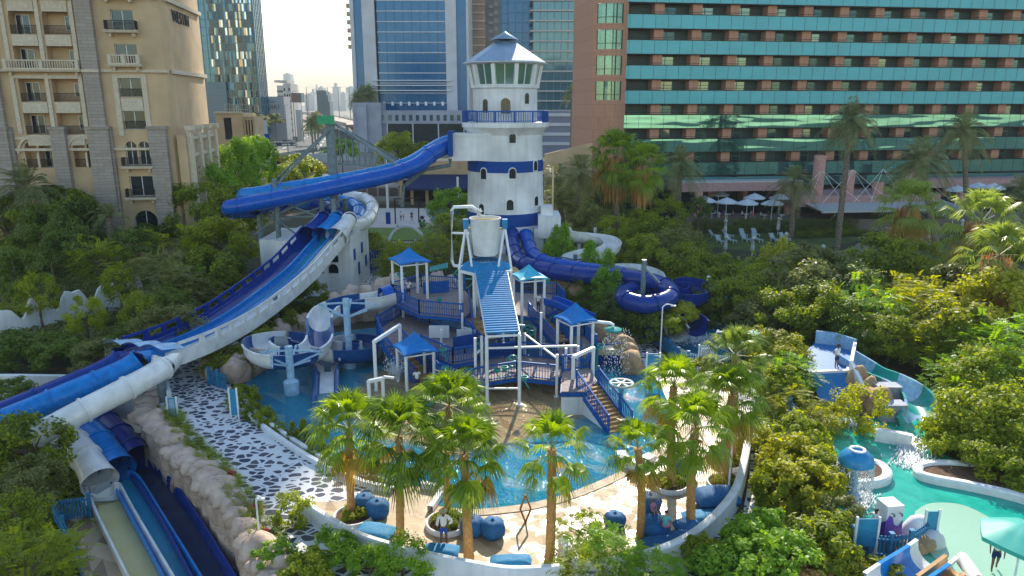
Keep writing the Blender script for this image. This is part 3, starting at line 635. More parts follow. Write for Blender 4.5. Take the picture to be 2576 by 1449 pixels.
# projecting arcade on the side wall
p = MB(); p.box(SX+1.5,.2,-1,SX+2.6,16,BT-1.2)
p.build('side_base', M['beige'], WR, local=True)
for k in range(4):
    yy = 1.2+k*4.2; q = MB(); q.box(SX+2.6,yy-.5,-1,SX+3.2,yy+.5,BT-.6); q.box(SX+2.5,yy-.7,BT-.6,SX+3.5,yy+.7,BT); q.build('side_pier', M['creamstone'], WR, local=True)
    if k < 3:
        q = MB(); q.box(SX+2.61,yy+.5,Z0+FL+1.2,SX+2.9,yy+3.7,Z0+FL+1.6); q.box(SX+2.61,yy+.5,BT-1.8,SX+3.0,yy+3.7,BT-1.4); q.build('side_beam', M['creamstone'], WR, local=True)
        g = MB(); g.quad((SX+2.62,yy+1.2,Z0-3),(SX+2.62,yy+2.9,Z0-3),(SX+2.62,yy+2.9,Z0+FL+1),(SX+2.62,yy+1.2,Z0+FL+1)); g.build('window', M['glassdark'], WR, local=True)
def text_obj(s, size, m, parent, loc, rot, ext=.05, name='lettering', align='CENTER'):
    c = bpy.data.curves.new(name, 'FONT'); c.body = s; c.size = size; c.extrude = ext; c.align_x = align
    o = bpy.data.objects.new(name, c); COL.objects.link(o); c.materials.append(m); o.parent = parent; o.location = loc; o.rotation_euler = rot
    dg = bpy.context.evaluated_depsgraph_get(); me = bpy.data.meshes.new_from_object(o.evaluated_get(dg)); o2 = bpy.data.objects.new(name, me); COL.objects.link(o2)
    o2.parent = parent; o2.location = loc; o2.rotation_euler = rot; bpy.data.objects.remove(o); bpy.data.curves.remove(c); return o2
text_obj('WESTIN', 2.1, M['blackiron'], WR, (SX+1.62, 7.4, A(440,28,98).z-1.0), (R(90), 0, R(90)))

# ================================================================ teal hotel on the right
Hc = A(1575, 300, 122); HR = thing('teal_glass_hotel', 'long hotel with teal glass balcony bands and pink granite piers on the right', 'building', (Hc.x, Hc.y, 0), R(-8+180*0))
# rotate so that local x runs right and slightly away
HR.rotation_euler = (0, 0, R(8)); ROOT[HR.name] = (Matrix.Translation(HR.location) @ Matrix.Rotation(R(8), 4, 'Z')).inverted()
FH = 3.87; HB = 8.5; NF = 10; BL = 88.0
bay = 6.3; nb = int(BL/bay)
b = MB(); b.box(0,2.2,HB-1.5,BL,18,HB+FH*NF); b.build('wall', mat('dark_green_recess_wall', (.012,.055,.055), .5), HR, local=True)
for k in range(NF):
    z = HB+FH*k
    p = MB(); top = z+2.05
    p.box(-.6,-.15,z,BL,.1,top) ; mk = M['glassmirror'] if k < 3 else M['glasspool']
    o = p.build('glass_band', mk, HR, local=True)
    p = MB(); p.box(-.6,-.2,z-.12,BL,.12,z-.002); p.box(-.6,-.2,top+.002,BL,.12,top+.1); p.bar((-.6,-.05,top+.42),(BL,-.05,top+.42),.06)
    for q in range(int(BL/2.1)): p.box(q*2.1-.02,-.17,z,q*2.1+.02,-.151,top)
    p.build('trim', M['blackiron'], o, local=True)
    s = MB(); s.box(-.6,.12,z-.05,BL,2.3,z+.2); s.build('floor_slab', mat('slab_%d' % k, (.1,.12,.12), .8) if k == 0 else bpy.data.materials['slab_0'], HR, local=True)
pier0 = None
pm_ = MB(); pm_.box(0,.35,2.2,1.55,2.25,FH-.12); glass0 = MB(); glass0.quad((1.7,2.15,.3),(4.1,2.15,.3),(4.1,2.15,FH-.35),(1.7,2.15,FH-.35))
fr0 = MB(); fr0.box(2.6,2.08,.3,2.68,2.14,FH-.35); fr0.box(1.7,2.08,2.9,4.1,2.14,2.98); fr0.box(4.02,2.08,.3,4.1,2.14,FH-.35)
P0 = pm_.build('pier', M['pinkstone'], HR, local=True); W0 = glass0.build('window', M['glassgreen'], HR, local=True); F0 = fr0.build('frame', mat('teal_frame', (.06,.2,.2), .5), W0, local=True)
cnt = 0
for k in range(NF-3):
    for q in range(nb):
        if k == 0 and q == 0: 
            P0.location = (4.2, 0, HB); W0.location = (4.2, 0, HB); continue
        x = 4.2+q*bay
        if cnt < 98:
            p = P0.copy(); COL.objects.link(p); p.location = (x, 0, HB+FH*k); g = W0.copy(); COL.objects.link(g); g.location = (x, 0, HB+FH*k)
            f = F0.copy(); COL.objects.link(f); f.parent = g; cnt += 1
# base storeys of the hotel
b = MB(); b.box(-4,3,-.1,BL,17,HB-1.5); b.build('base_wall', M['glassgreen'], HR, local=True)
for z0_, z1_ in ((HB-2.0,HB-.4),):
    p = MB(); p.box(-.6,.5,z0_,BL,.7,z1_); p.build('glass_band', M['glassmirror'], HR, local=True)
for q in range(9):
    p = MB(); p.box(9+q*bay,1.0,4,9.8+q*bay,2.9,HB-2.0); p.build('base_pier', M['pinkstone'], HR, local=True)
mat('pink_grey_beam', (.42,.26,.26), .8)
for q0, q1 in ((8,30),(52,BL)): p = MB(); p.box(q0,-3.5,6.1,q1,3,7.5); p.build('canopy_beam', bpy.data.materials['pink_grey_beam'], HR, local=True)
p = MB(); p.box(8,-3.4,7.5,30,2.9,7.65); p.build('canopy_roof', M['concrete'], HR, local=True)
for q in range(4):
    p = MB(); x = 31+q*5.4; p.cyl((x,-6,5.5),(x,-6,HB+3.5 if q == 0 else HB+1.0-(q==2)*2),.95,n=16); p.build('column', mat('pink_column', (.55,.3,.27), .8) if q == 0 else bpy.data.materials['pink_column'], HR, local=True)
p = MB(); p.box(27,-8,3.9,52,2.9,5.6); p.build('entrance_beam', bpy.data.materials['pink_grey_beam'], HR, local=True)
p = MB()
for q in range(9):
    x = 29+q*2.6; p.bar((x,-12.5,3.6),(x,-2,4.2),.3,.2)
p.quad((28,-13,3.9),(53,-13,3.9),(53,-6.6,4.6),(28,-6.6,4.6)); p.box(28,-13.1,3.6,53,-12.9,3.9); p.build('glass_canopy', mat('pale_canopy', (.42,.45,.48), .5), HR, local=True)
p = MB()
for q in range(4):
    x = 31+q*5.4
    for s in (-1, -.5, .5, 1): p.bar((x,-6.8,HB+1.2),(x+s*6,-9,4.6),.05)
p.build('stay_cable', M['whitepaint'], HR, local=True)
for q in range(5):
    p = MB(); x = 12+q*16; p.cyl((x,-2.8,0),(x,-2.8,6.1),.7,n=12); p.build('column', bpy.data.materials['pink_column'], HR, local=True)
# pink end block with bowed windows
p = MB(); 
def bow(t): return -1.6*math.sin(math.pi*t)
N = 10; xs = [-5.9+5.7*k/N for k in range(N+1)]; X0e, X1e = -5.9, -.2
wz_ = [(HB+FH*k+.55, HB+FH*k+3.45) for k in range(3, 9)]; zc = [-.1]
for a, c in wz_: zc += [a, c]
zc.append(HB+FH*NF)
for i in range(N):
    for j in range(len(zc)-1):
        if j % 2 == 1 and 1 <= i <= 7: continue
        p.quad((xs[i],bow(i/N),zc[j]),(xs[i+1],bow((i+1)/N),zc[j]),(xs[i+1],bow((i+1)/N),zc[j+1]),(xs[i],bow(i/N),zc[j+1]))
p.quad((-5.9,14,0),(-5.9,0,0),(-5.9,0,HB+FH*NF),(-5.9,14,HB+FH*NF)); p.quad((-.2,0,0),(-.2,3,0),(-.2,3,HB+FH*NF),(-.2,0,HB+FH*NF)); p.build('end_wall', M['pinkstone'], HR, local=True)
for a, c in wz_:
    g = MB()
    for i in range(1, 8): g.quad((xs[i],bow(i/N)+.15,a),(xs[i+1],bow((i+1)/N)+.15,a),(xs[i+1],bow((i+1)/N)+.15,c),(xs[i],bow(i/N)+.15,c))
    o = g.build('window', mat('bronze_teal_glass', (.16,.3,.26), .08, metal=.5) if a == wz_[0][0] else bpy.data.materials['bronze_teal_glass'], HR, local=True); f = MB()
    for i in (1,3,5,6,8): f.box(xs[i]-.05,bow(i/N)+.02,a,xs[i]+.05,bow(i/N)+.14,c)
    for i in range(1, 8): f.bar((xs[i],bow(i/N)+.08,a+.9),(xs[i+1],bow((i+1)/N)+.08,a+.9),.07)
    f.build('frame', M['blackiron'], o, local=True)
# low wall sloping beside the pink end
p = MB(); a = A(1370,388,118); c = A(1490,378,119); p.add([(a.x,a.y,0),(c.x,c.y,0),(c.x,c.y,c.z+1.2),(a.x,a.y,a.z),(a.x,a.y+.5,0),(c.x,c.y+.5,0),(c.x,c.y+.5,c.z+1.2),(a.x,a.y+.5,a.z)], [(0,1,2,3),(7,6,5,4),(3,2,6,7),(0,3,7,4),(1,5,6,2)])
tag(p.build('garden_wall', M['beige']), 'sloping beige garden wall between the lighthouse and the pink hotel end', 'wall')

# ================================================================ towers behind
def tower(name, label, u0, u1, D, dep, H, m, fh=4.4, slabm=None, mul=0, mulm=None, z0=0, rz=0, slabout=.3, slabh=.5, seg=None):
    a = A(u0, 262.6, D); c = A(u1, 262.6, D); W = c.x-a.x
    r = thing(name, label, 'building', (a.x, D, z0), rz); b = MB(); b.box(0,0,0,W,dep,H); b.build('glass_body', m, r, local=True)
    if slabm:
        s = MB()
        for k in range(1, int(H/fh)): s.box(-slabout,-slabout,k*fh,W+slabout,dep+slabout,k*fh+slabh)
        s.build('floor_bands', slabm, r, local=True)
    if mul:
        s = MB(); n = int(W/mul)
        for k in range(n+1): s.box(k*W/n-.12,-.2,0,k*W/n+.12,-.005,H)
        for k in range(int(dep/mul)+1): s.box(W+.005,k*mul-.12,0,W+.2,k*mul+.12,H); s.box(-.2,k*mul-.12,0,-.005,k*mul+.12,H)
        s.build('mullions', mulm or M['glassblue'], r, local=True)
    return r, W
M['palepanel'] = mat('pale_grey_panel', (.5,.52,.58), .5, var=.05, scale=.2)
M['bluemull'] = mat('blue_mullion', (.02,.12,.25), .4)
# blue glass tower
D = 345; r, W = tower('blue_glass_tower', 'blue glass tower with white corner strips directly left of the lighthouse', 958, 1126, D, 34, 235, M['glassblue'], 4.4, M['palepanel'], 3.4, M['bluemull'], 16, slabout=.3, slabh=.4)
p = MB(); L = (A(1,0,D).x-A(0,0,D).x)
p.box(-6.6,-1.2,0,-1.0,34,235); p.box(W-.2,-1.2,0,W+4.6,34,235); p.build('white_strip', M['palepanel'], r, local=True)
p = MB(); p.box(-10.5,1,0,-6.6,34,235); p.box(W+4.6,1,0,W+9,34,235); p.build('side_glass', M['glassblue'], r, local=True)
p = MB(); p.box(-12.2,0,0,-10.5,34,235); p.box(W+9,0,0,W+10,34,235); p.build('outer_fin', M['palepanel'], r, local=True)
p = MB(); 
for k in range(3): p.box(-3,-2.6,10+2.2*k,W+2,-1.3,10.3+2.2*k)
for k in range(8): p.box(2+k*(W-4)/7-.5,-3,3.5,2+k*(W-4)/7+.5,-1.3,5.2)
p.box(8,-2.2,-.0,W-6,-.8,.6); p.build('entrance_canopies', M['whitepaint'], r, local=True)
# podium building
pr = thing('grey_podium_building', 'low grey office podium with a row of small square windows below the blue tower', 'building', (A(888,260,322).x, 322, 0)); x0 = 0; xe = A(1185,260,322).x-A(888,260,322).x
b = MB(); ops = []; wx = []
zt = A(0,292,322).z; xx = A(945,0,322).x-A(888,0,322).x
for k in range(22):
    q = xx+2.5+k*2.95; ops.append((q,q+1.5,A(0,304,322).z,A(0,293,322).z+.6))
facade(b, xx, xe+30, A(0,311,322).z, A(0,278,322).z, ops, .8); b.box(xx,.9,0,xe+30,30,A(0,278,322).z-.1); b.box(0,-1.5,0,12,12,A(0,258,322).z); b.box(2,-3,0,6,-1.5,A(0,262,322).z); b.build('wall', mat('grey_blue_cladding', (.33,.34,.42), .7, scale=.2), pr, local=True)
g = MB(); 
for o in ops: g.quad((o[0],.78,o[2]),(o[1],.78,o[2]),(o[1],.78,o[3]),(o[0],.78,o[3]))
g.build('window_row', M['glassteal'], pr, local=True)
g = MB(); g.quad((14,-.05,1),(xe+25,-.05,1),(xe+25,-.05,A(0,311,322).z-.1),(14,-.05,A(0,311,322).z-.1)); g.build('shopfront', M['glassdark'], pr, local=True)
g = MB(); 
for k in range(6): g.box(14+k*11,-.4,0,14.5+k*11,-.06,A(0,311,322).z)
g.build('shopfront_mullion', M['palepanel'], pr, local=True)
text_obj('CHURCHILL\nBUSINESS', 1.3, M['blackiron'], pr, (6.5, -1.62, 9.2), (R(90), 0, 0), .05) if False else None
# brown balcony tower left of the blue tower
r, W = tower('brown_balcony_tower', 'orange brown residential tower with stacked bay balconies left of the blue tower', 900, 940, 400, 20, 240, mat('orange_brown_render', (.42,.24,.12), .8, scale=.1), 4, None)
p = MB()
for k in range(12, 55): p.box(-3,-2.5,k*4,6,-.1,k*4+2); 
p.build('balcony_stack', mat('brown_balcony', (.45,.29,.18), .8), r, local=True); p = MB()
for k in range(2, 55): p.box(7.5,-.15,k*4+1,9.5,-.01,k*4+3.2)
p.build('window_column', M['glassblue'], r, local=True)
# beige towers right of the blue tower
r, W = tower('beige_slab_tower', 'unfinished looking beige tower with open concrete floors right of the blue tower', 1150, 1226, 430, 25, 195, mat('beige_tower_wall', (.36,.3,.26), .8, scale=.1), 4.3, mat('beige_slabs', (.55,.44,.33), .8, scale=.1), 6, mat('beige_tower_wall2', (.4,.33,.27), .8), slabout=1.2, slabh=.9)
r, W = tower('tan_balcony_tower', 'tan tower with stepped side balconies behind the lighthouse roof', 1222, 1262, 400, 25, 240, mat('tan_tower_wall', (.33,.27,.23), .8, scale=.1), 4, None)
p = MB()
for k in range(8, 58): p.box(2,-2,k*4,W*.5,-.1,k*4+1.4); p.box(W*.55,-.3,k*4+1,W*.8,-.05,k*4+3)
p.build('balcony_stack', mat('tan_balcony', (.5,.42,.33), .8), r, local=True)
# blue glass + balcony tower
r, W = tower('blue_curtain_wall_tower', 'plain blue glass tower slab just behind the lighthouse roof', 1279, 1350, 352, 30, 240, M['glassblue'], 4.3, M['bluemull'], 2.8, M['bluemull'], slabout=.12, slabh=.25)
r, W = tower('balcony_glass_tower', 'glass apartment tower with pale balcony slabs on every floor between lighthouse and pink hotel end', 1340, 1478, 340, 30, 215, M['glassteal'], 4.25, mat('tan_balcony_slab', (.45,.42,.4), .8), 3.0, mat('slate_mullion', (.1,.16,.22), .5), slabout=1.4, slabh=.6)
p = MB(); p.box(W+1,2,0,W+3,26,213); p.build('edge_fin', M['glassteal'], r, local=True)
r = thing('low_grey_office', 'low grey office block with horizontal bands at the foot of the balcony tower', 'building', (A(1340,0,310).x, 310, 0)); b = MB(); xe = A(1490,0,310).x-A(1340,0,310).x
b.box(0,0,0,xe,24,17); b.build('wall', mat('slate_wall', (.18,.2,.28), .7), r, local=True); b = MB()
for k in range(4): b.box(-.5,-.6,3.5+k*3.9,xe,-.02,4.8+k*3.9)
b.build('bands', M['palepanel'], r, local=True)
r, W = tower('low_sun_gap_block', 'low blue block added left of the plain slab, leaving a gap for the sun', 1263, 1278, 354, 20, 92, M['glassblue'], 4.3, M['bluemull'], 2.8, M['bluemull'], slabout=.12, slabh=.25)  # added low in place of the slab's left end, letting sun past
# left glass tower
r, W = tower('dark_glass_tower', 'faceted glass tower with tinted panes standing for glittering reflections, right of the stone hotel', 484, 655, 400, 14, 250, M['glassteal'], 3.9, M['bluemull'], 2.6, M['bluemull'], z0=4, slabout=.1, slabh=.2)
p = MB(); gl = [M['glassdark'], M['glassteal'], mat('warm_reflection_glass', (.5,.42,.3), .1, metal=.6), mat('bright_reflection_glass', (.6,.66,.68), .1, metal=.7)]  # random pane tints paint the tower's broken reflections
rr = random.Random(3)
for k in range(60):
    for q in range(24):
        x = 12.5+q*.96; t = rr.random(); p.cur = 0 if t < .62 else 1 if t < .86 else 2 if t < .94 else 3; ph = rr.uniform(-.12,.12); pw = rr.uniform(-.12,.12)
        p.quad((x,-.5+ph,k*3.9+.1),(x+.9,-.5-pw,k*3.9+.1),(x+.9,-.5-ph,k*3.9+3.7),(x,-.5+pw,k*3.9+3.7))
p.build('reflection_tinted_panels', gl, r, local=True)
# sign block etc.
r = thing('media_building', 'low pale building with a big wordmark under the dark glass tower', 'building', (A(545,0,420).x, 420, 0)); b = MB(); xe = A(695,0,420).x-A(545,0,420).x
b.box(0,0,12,xe,12,A(0,243,420).z); b.box(xe*.2,2,0,xe,12,12); b.build('wall', mat('pale_cladding', (.4,.41,.45), .7), r, local=True)
text_obj('MEDIA1', 3.4, M['blackiron'], r, (xe-8, -.1, A(0,274,420).z), (R(90),0,0), .05)
p = MB()   # arabic wordmark drawn as strokes
tx = xe-11.4; tz = A(0,257,420).z
for (xa, za, xb, zb) in ((0,0,6.4,0),(6.4,0,6.4,.7),(5.2,0,5.2,.5),(3.9,0,3.9,.8),(3.9,.8,2.9,.8),(2.9,.8,2.9,0),(1.6,0,1.6,.6),(0,0,0,1.1),(-.8,0,-.8,1.3)): p.box(tx+min(xa,xb)-.12,-.15,tz+min(za,zb)-.12,tx+max(xa,xb)+.12,-.02,tz+max(za,zb)+.12)
for xa, za in ((5.2,1.1),(5.6,1.1),(3.4,1.5),(1.5,1.2)): p.box(tx+xa-.12,-.15,tz+za-.12,tx+xa+.12,-.02,tz+za+.12)
p.build('lettering', M['blackiron'], r, local=True)
r = thing('louvred_block', 'dark grey louvred service block beside the stone hotel', 'building', (A(490,0,398).x, 398, 0)); b = MB(); xe = A(548,0,398).x-A(490,0,398).x; b.box(0,0,0,xe,12,A(0,206,398).z); b.build('wall', M['steel'], r, local=True); b = MB()
for k in range(22): b.box(-.1,-.25,6+k,xe+.1,-.01,6.3+k)
b.build('louvres', mat('grey_louvre', (.25,.27,.3), .6), r, local=True)
r = thing('white_office_block', 'white office block with a projecting roof frame and rows of small windows', 'building', (A(680,0,450).x, 450, 0)); b = MB(); xe = A(716,0,450).x-A(680,0,450).x; zt = A(0,202,450).z; b.box(0,0,0,xe*.45,14,zt-3); b.box(xe*.45,-.5,0,xe,12,zt-2); b.box(-1,-1,zt-1.2,xe*.8,13,zt); b.box(xe*.62,-1,zt-8,xe*.8,0,zt-1.2); b.build('wall', mat('white_block_wall', (.55,.52,.5), .8), r, local=True); b = MB()
for k in range(8):
    for q in range(3): b.quad((xe*.5+q*1.4,-.52,4+k*3.4),(xe*.5+q*1.4+.8,-.52,4+k*3.4),(xe*.5+q*1.4+.8,-.52,5.6+k*3.4),(xe*.5+q*1.4,-.52,5.6+k*3.4))
b.build('window_rows', M['glassdark'], r, local=True)
b = MB()
for k in range(9): b.box(-.05,-.3,3+k*3,xe*.44,-.02,4+k*3)
b.build('louvre_bands', mat('brown_louvre', (.2,.15,.12), .8), r, local=True)
# small beige building and its neighbours
r = thing('small_beige_building', 'small two storey beige building between the stone hotel and the trees', 'building', (A(514,0,160).x, 160, 0), R(4)); b = MB(); xe = A(607,0,160).x-A(514,0,160).x; zt = A(0,284,160).z
facade(b, 0, xe*.72, 0, zt, [(1.6,3.2,zt-5.6,zt-1),(1.9,3.2,2.2,4.6)], .3); facade(b, xe*.72, xe, 0, zt-.8, [(xe*.76,xe*.8,zt-5,zt-1.5),(xe*.84,xe*.88,zt-5,zt-1.5),(xe*.92,xe*.96,zt-5,zt-1.5)], .3, 1.2); b.box(0,.4,0,xe*.72,9,zt-.05); b.box(xe*.72,1.6,0,xe,9,zt-.85); b.build('wall', M['beige'], r, local=True)
g = MB(); g.quad((1.6,.29,zt-5.6),(3.2,.29,zt-5.6),(3.2,.29,zt-1),(1.6,.29,zt-1)); g.quad((1.9,.29,2.2),(3.2,.29,2.2),(3.2,.29,4.6),(1.9,.29,4.6))
for q in (.76,.84,.92): g.quad((xe*q,1.49,zt-5),(xe*(q+.04),1.49,zt-5),(xe*(q+.04),1.49,zt-1.5),(xe*q,1.49,zt-1.5))
g.build('window', M['glassdark'], r, local=True); g = MB(); g.box(-.2,-.3,zt-.1,xe*.74,.0,zt+.3); g.box(-.1,-.15,5.6,xe*.73,-.003,6); g.build('cornice', M['creamstone'], r, local=True)
r = thing('white_site_office', 'small white block with a blue hoarding behind the beige building', 'building', (A(602,0,230).x, 230, 0)); b = MB(); xe = A(630,0,230).x-A(602,0,230).x; b.box(0,0,0,xe,6,A(0,303,230).z); b.build('wall', M['concrete'], r, local=True); b = MB(); b.box(1,-2,0,xe+3,-1.8,A(0,336,230).z+0); b.build('hoarding', M['bandblue'], r, local=True)
r = thing('scaffold_frame', 'pale scaffold frame on the roof below the glass tower', 'scaffolding', (A(540,0,396).x, 396, A(0,288,396).z)); b = MB()
for k in range(6): b.bar((k*2.4,0,0),(k*2.4,0,5.5),.15)
for k in range(3): b.bar((0,0,k*2.6),(12,0,k*2.6),.15)
b.bar((5,0,0),(5,0,9),.2); b.bar((7,0,0),(7,0,9),.2); b.bar((5,0,9),(7,0,9),.2); b.build('frame', mat('scaffold_metal', (.5,.42,.33), .6), r, local=True)
# far skyline
fs = [(712,186,729,2600),(726,212,742,2700),(765,238,790,2400),(793,222,797,2500),(800,220,812,2300),(836,218,850,2500),(870,220,892,2600),(742,236,748,2600),(818,234,832,2500),(780,232,793,2800),(855,234,868,2300)]
for i, (u0, v, u1, D) in enumerate(fs):
    a = A(u0, v, D); c = A(u1, v, D); b = MB(); b.box(a.x, D, 0, c.x, D+40, a.z); b.box(a.x+(c.x-a.x)*.3, D+4, a.z, a.x+(c.x-a.x)*.7, D+20, a.z+12 if i % 2 else a.z+4)
    tag(b.build('distant_tower', M['concrete']), ['tallest hazy tower on the skyline', 'hazy tower just right of the tallest one', 'broad low hazy block on the skyline', 'thin hazy spire on the skyline', 'hazy tower left of the netting poles', 'hazy block between the netting poles', 'hazy block nearest the brown tower', 'small hazy block beside the tallest pair', 'low hazy block in the middle of the skyline', 'hazy slab behind the broad block', 'hazy low block right of centre on the skyline'][i], 'building', 'hazy skyline towers')
a = A(795,220,560); c = A(828,220,560); b = MB(); pts = []
for k in range(9): b.box(a.x+(c.x-a.x)*k/9, 560, 0, a.x+(c.x-a.x)*(k+.8)/9, 570, a.z-2-(0 if k < 5 else (k-5)**2*.9))
tag(b.build('striped_hoarding', M['steel']), 'grey striped screen with a curved edge beyond the flyover', 'screen')
for i, u in enumerate((770, 823, 850, 878, 892)):
    p = A(u, 219, 600); b = MB(); b.cyl((p.x,600,0),(p.x,600,p.z),.35,.2,6); b.bar((p.x,600,p.z),(A(u+26,219,600).x,600,p.z),.12)
    tag(b.build('netting_pole', M['steel']), 'tall netting pole beyond the flyover, number %s from the left' % ['one','two','three','four','five'][i], 'pole', 'netting poles of the driving range')
# flyover
b = MB(); P = [G(880,318)+Vector((0,0,0))]; fl = [A(905,296,420)+Vector((0,0,0)), A(860,290,520), A(820,284,700), A(760,280,1000), A(560,276,1500)]
for p in fl: p.z = 9
b.sweep(spline(fl, 4), [(-8,-1.2),(-8,1),(-7.6,1),(-7.6,0),(7.6,0),(7.6,1),(8,1),(8,-1.2)], True, cap=True); fo = thing('flyover', 'pale concrete flyover crossing the avenue', 'bridge', (fl[0].x, fl[0].y, 0)); b.build('deck', M['lot'], fo)
for u, D in ((889,450),(872,520),(850,640)):
    p = A(u, 300, D); b = MB(); b.cyl((p.x,D,0),(p.x,D,6),1.2,1.2,10); b.cyl((p.x,D,5),(p.x,D,7.8),1.2,4,10); b.build('pier', M['lot'], fo)
# ================================================================ lighthouse
LD = 88.0; LX = A(1271, 300, LD).x
def lz(v): return A(1271, v, LD).z
def lr(hw, v=400): return A(1271+hw, v, LD).x-A(1271, v, LD).x
LH = thing('lighthouse', 'white lighthouse tower with blue bands, blue gallery railing and grey conical roof', 'lighthouse', (LX, LD, 0)); LC = (LX, LD, 0)
def lathe_part(name, prof, m, n=40, smooth=True, par=LH):
    b = MB(); b.lathe(LC, [(lr(h), lz(v)) for h, v in prof], n); return b.build(name, m, par, auto='n' if smooth else None)
lathe_part('shaft', [(98,620),(98,557),(97,527),(94.5,427),(94,400),(92,335)], M['white'])
lathe_part('blue_band', [(96,557.5),(98.9,557),(97.9,527),(94,526.5)], M['bandblue']); lathe_part('blue_band', [(93,427.5),(95.5,427),(95,400),(93,399.5)], M['bandblue'])
lathe_part('gallery', [(92,338),(96,331),(104,322),(108,318),(108,307),(1,307)], M['white'])
lathe_part('upper_drum', [(79,307),(79,224),(84,222),(84,217),(78,217)], M['white'])
lathe_part('lantern_glass', [(77,218),(87,165)], M['glasslh'], 10, False)
lathe_part('lantern_sill', [(78.5,219.5),(80,214),(79,213)], M['whitepaint'], 10)
lathe_part('main_roof', [(104,161),(100,157),(22,104)], M['roofsteel'], 8, False)
lathe_part('eaves', [(86,165),(103,161.5),(104.5,158.5)], M['whitepaint'], 8, False)
lathe_part('roof_neck', [(12,106),(12,97)], M['dark'], 10); lathe_part('cap_roof', [(32,100.5),(31,98),(0.3,79)], M['roofsteel'], 20); lathe_part('cap_roof_underside', [(32,100.6),(1,99)], M['steel'], 20)
for k in range(10):
    a = 2*math.pi*k/10; p = MB(); c, s = math.cos(a), math.sin(a)
    p.bar((LX+lr(79)*c, LD+lr(79)*s, lz(218)), (LX+lr(88.5)*c, LD+lr(88.5)*s, lz(164)), .42); p.build('lantern_mullion', M['whitepaint'], LH)
    a += math.pi/10; c, s = math.cos(a)*.955, math.sin(a)*.955; p = MB(); p.bar((LX+lr(79)*c, LD+lr(79)*s, lz(218)), (LX+lr(89)*c, LD+lr(89)*s, lz(164)), .09); p.build('glazing_bar', M['whitepaint'], LH)
p = MB(); rr_ = lr(105.5); z0_ = lz(306); z1_ = lz(281)
for k in range(110):
    a = 2*math.pi*k/110; x, y = LX+rr_*math.cos(a), LD+rr_*math.sin(a); p.box(x-.035,y-.035,z0_+.1,x+.035,y+.035,z1_)
for z, h in ((z1_, .14), (z0_+.1, .09)): p.lathe((LX,LD,z), [(rr_-.07,0),(rr_-.07,h),(rr_+.07,h),(rr_+.07,0),(rr_-.07,0)], 48)
for k in range(14):
    a = 2*math.pi*k/14; x, y = LX+rr_*math.cos(a), LD+rr_*math.sin(a); p.box(x-.08,y-.08,z0_,x+.08,y+.08,z1_+.1)
p.build('railing', M['bluerail'], LH)
p = MB(); 
for s in (-1, 1):
    n = 5
    for k in range(n):
        a0 = math.pi*1.5+s*(.98+.16*k/1); a1 = math.pi*1.5+s*(.98+.16*(k+1)); f = lambda a: (LX+(rr_+.09)*math.cos(a), LD+(rr_+.09)*math.sin(a))
        (xa, ya), (xb, yb) = f(a0), f(a1); p.quad((xa,ya,z0_-.3),(xb,yb,z0_-.3),(xb,yb,z1_+.1),(xa,ya,z1_+.1))
p.build('railing_panel', M['bandblue'], LH)
def arched(par, u, v, hw_r, w, h, door=False):
    x = A(u, v, LD-4).x-LX; r = lr(hw_r)+.0; x = max(-r*.93, min(r*.93, x)); y = -math.sqrt(r*r-x*x); zc = lz(v)-.0; nrm = Vector((x, y, 0)).normalized(); t = Vector((-nrm.y, nrm.x, 0)); c = Vector((LX+x, LD+y, 0))
    arc = [(-w/2, -h/2), (w/2, -h/2)] + [(w/2*math.cos(math.pi*k/8), h/2-w/2+w/2*math.sin(math.pi*k/8)) for k in range(9)]
    def put(sc, off): return [c+t*(-a*sc)+Vector((0,0,zc+b*sc))+nrm*off for a, b in arc]
    P = put(1, .05); Q = put(1.22, -.3); Q2 = put(1.22, .09); P2 = put(1, .09); n = len(P)
    p = MB(); p.add(P, [tuple(range(n))]); o = p.build('door' if door else 'window', M['glassdark'], par)
    p = MB(); p.add(P2+Q2+put(1.22, -.2), [(i, (i+1) % n, (i+1) % n+n, i+n) for i in range(n)]+[(i+n, (i+1) % n+n, (i+1) % n+2*n, i+2*n) for i in range(n)]); 
    p.build('frame', M['white'], o)
    p = MB(); 
    for a in (-w/6, w/6): p.bar(c+t*a+nrm*.08+Vector((0,0,zc-h/2)), c+t*a+nrm*.08+Vector((0,0,zc+h*.35)), .04)
    p.build('grille', M['blackiron'], o)
for u, v, hw, ww, hh, d in ((1272,266,79,1.1,1.7,1),(1221,266,79,.75,1.5,1),(1325,248,79,.65,1.2,0),(1289,343,93,.75,1.1,0),(1217,430,95,.75,1.2,0),(1289,428,95,.75,1.15,0),(1347,412,95,.65,1.1,0),(1212,515,97,.7,1.2,0),(1283,503,97,.8,1.2,0),(1349,498,97,.7,1.1,0)): arched(LH, u, v, hw, ww, hh, bool(d))
p = MB(); a = A(1139, 403, 85); c = A(1212, 341, 85); p.box(a.x, 84, a.z, c.x+1, 87.5, c.z); p.build('slide_house', M['white'], LH)
p = MB(); p.box(a.x-.1, 83.9, c.z, c.x+1.1, 87.6, c.z+.25); p.build('parapet', M['white'], LH)
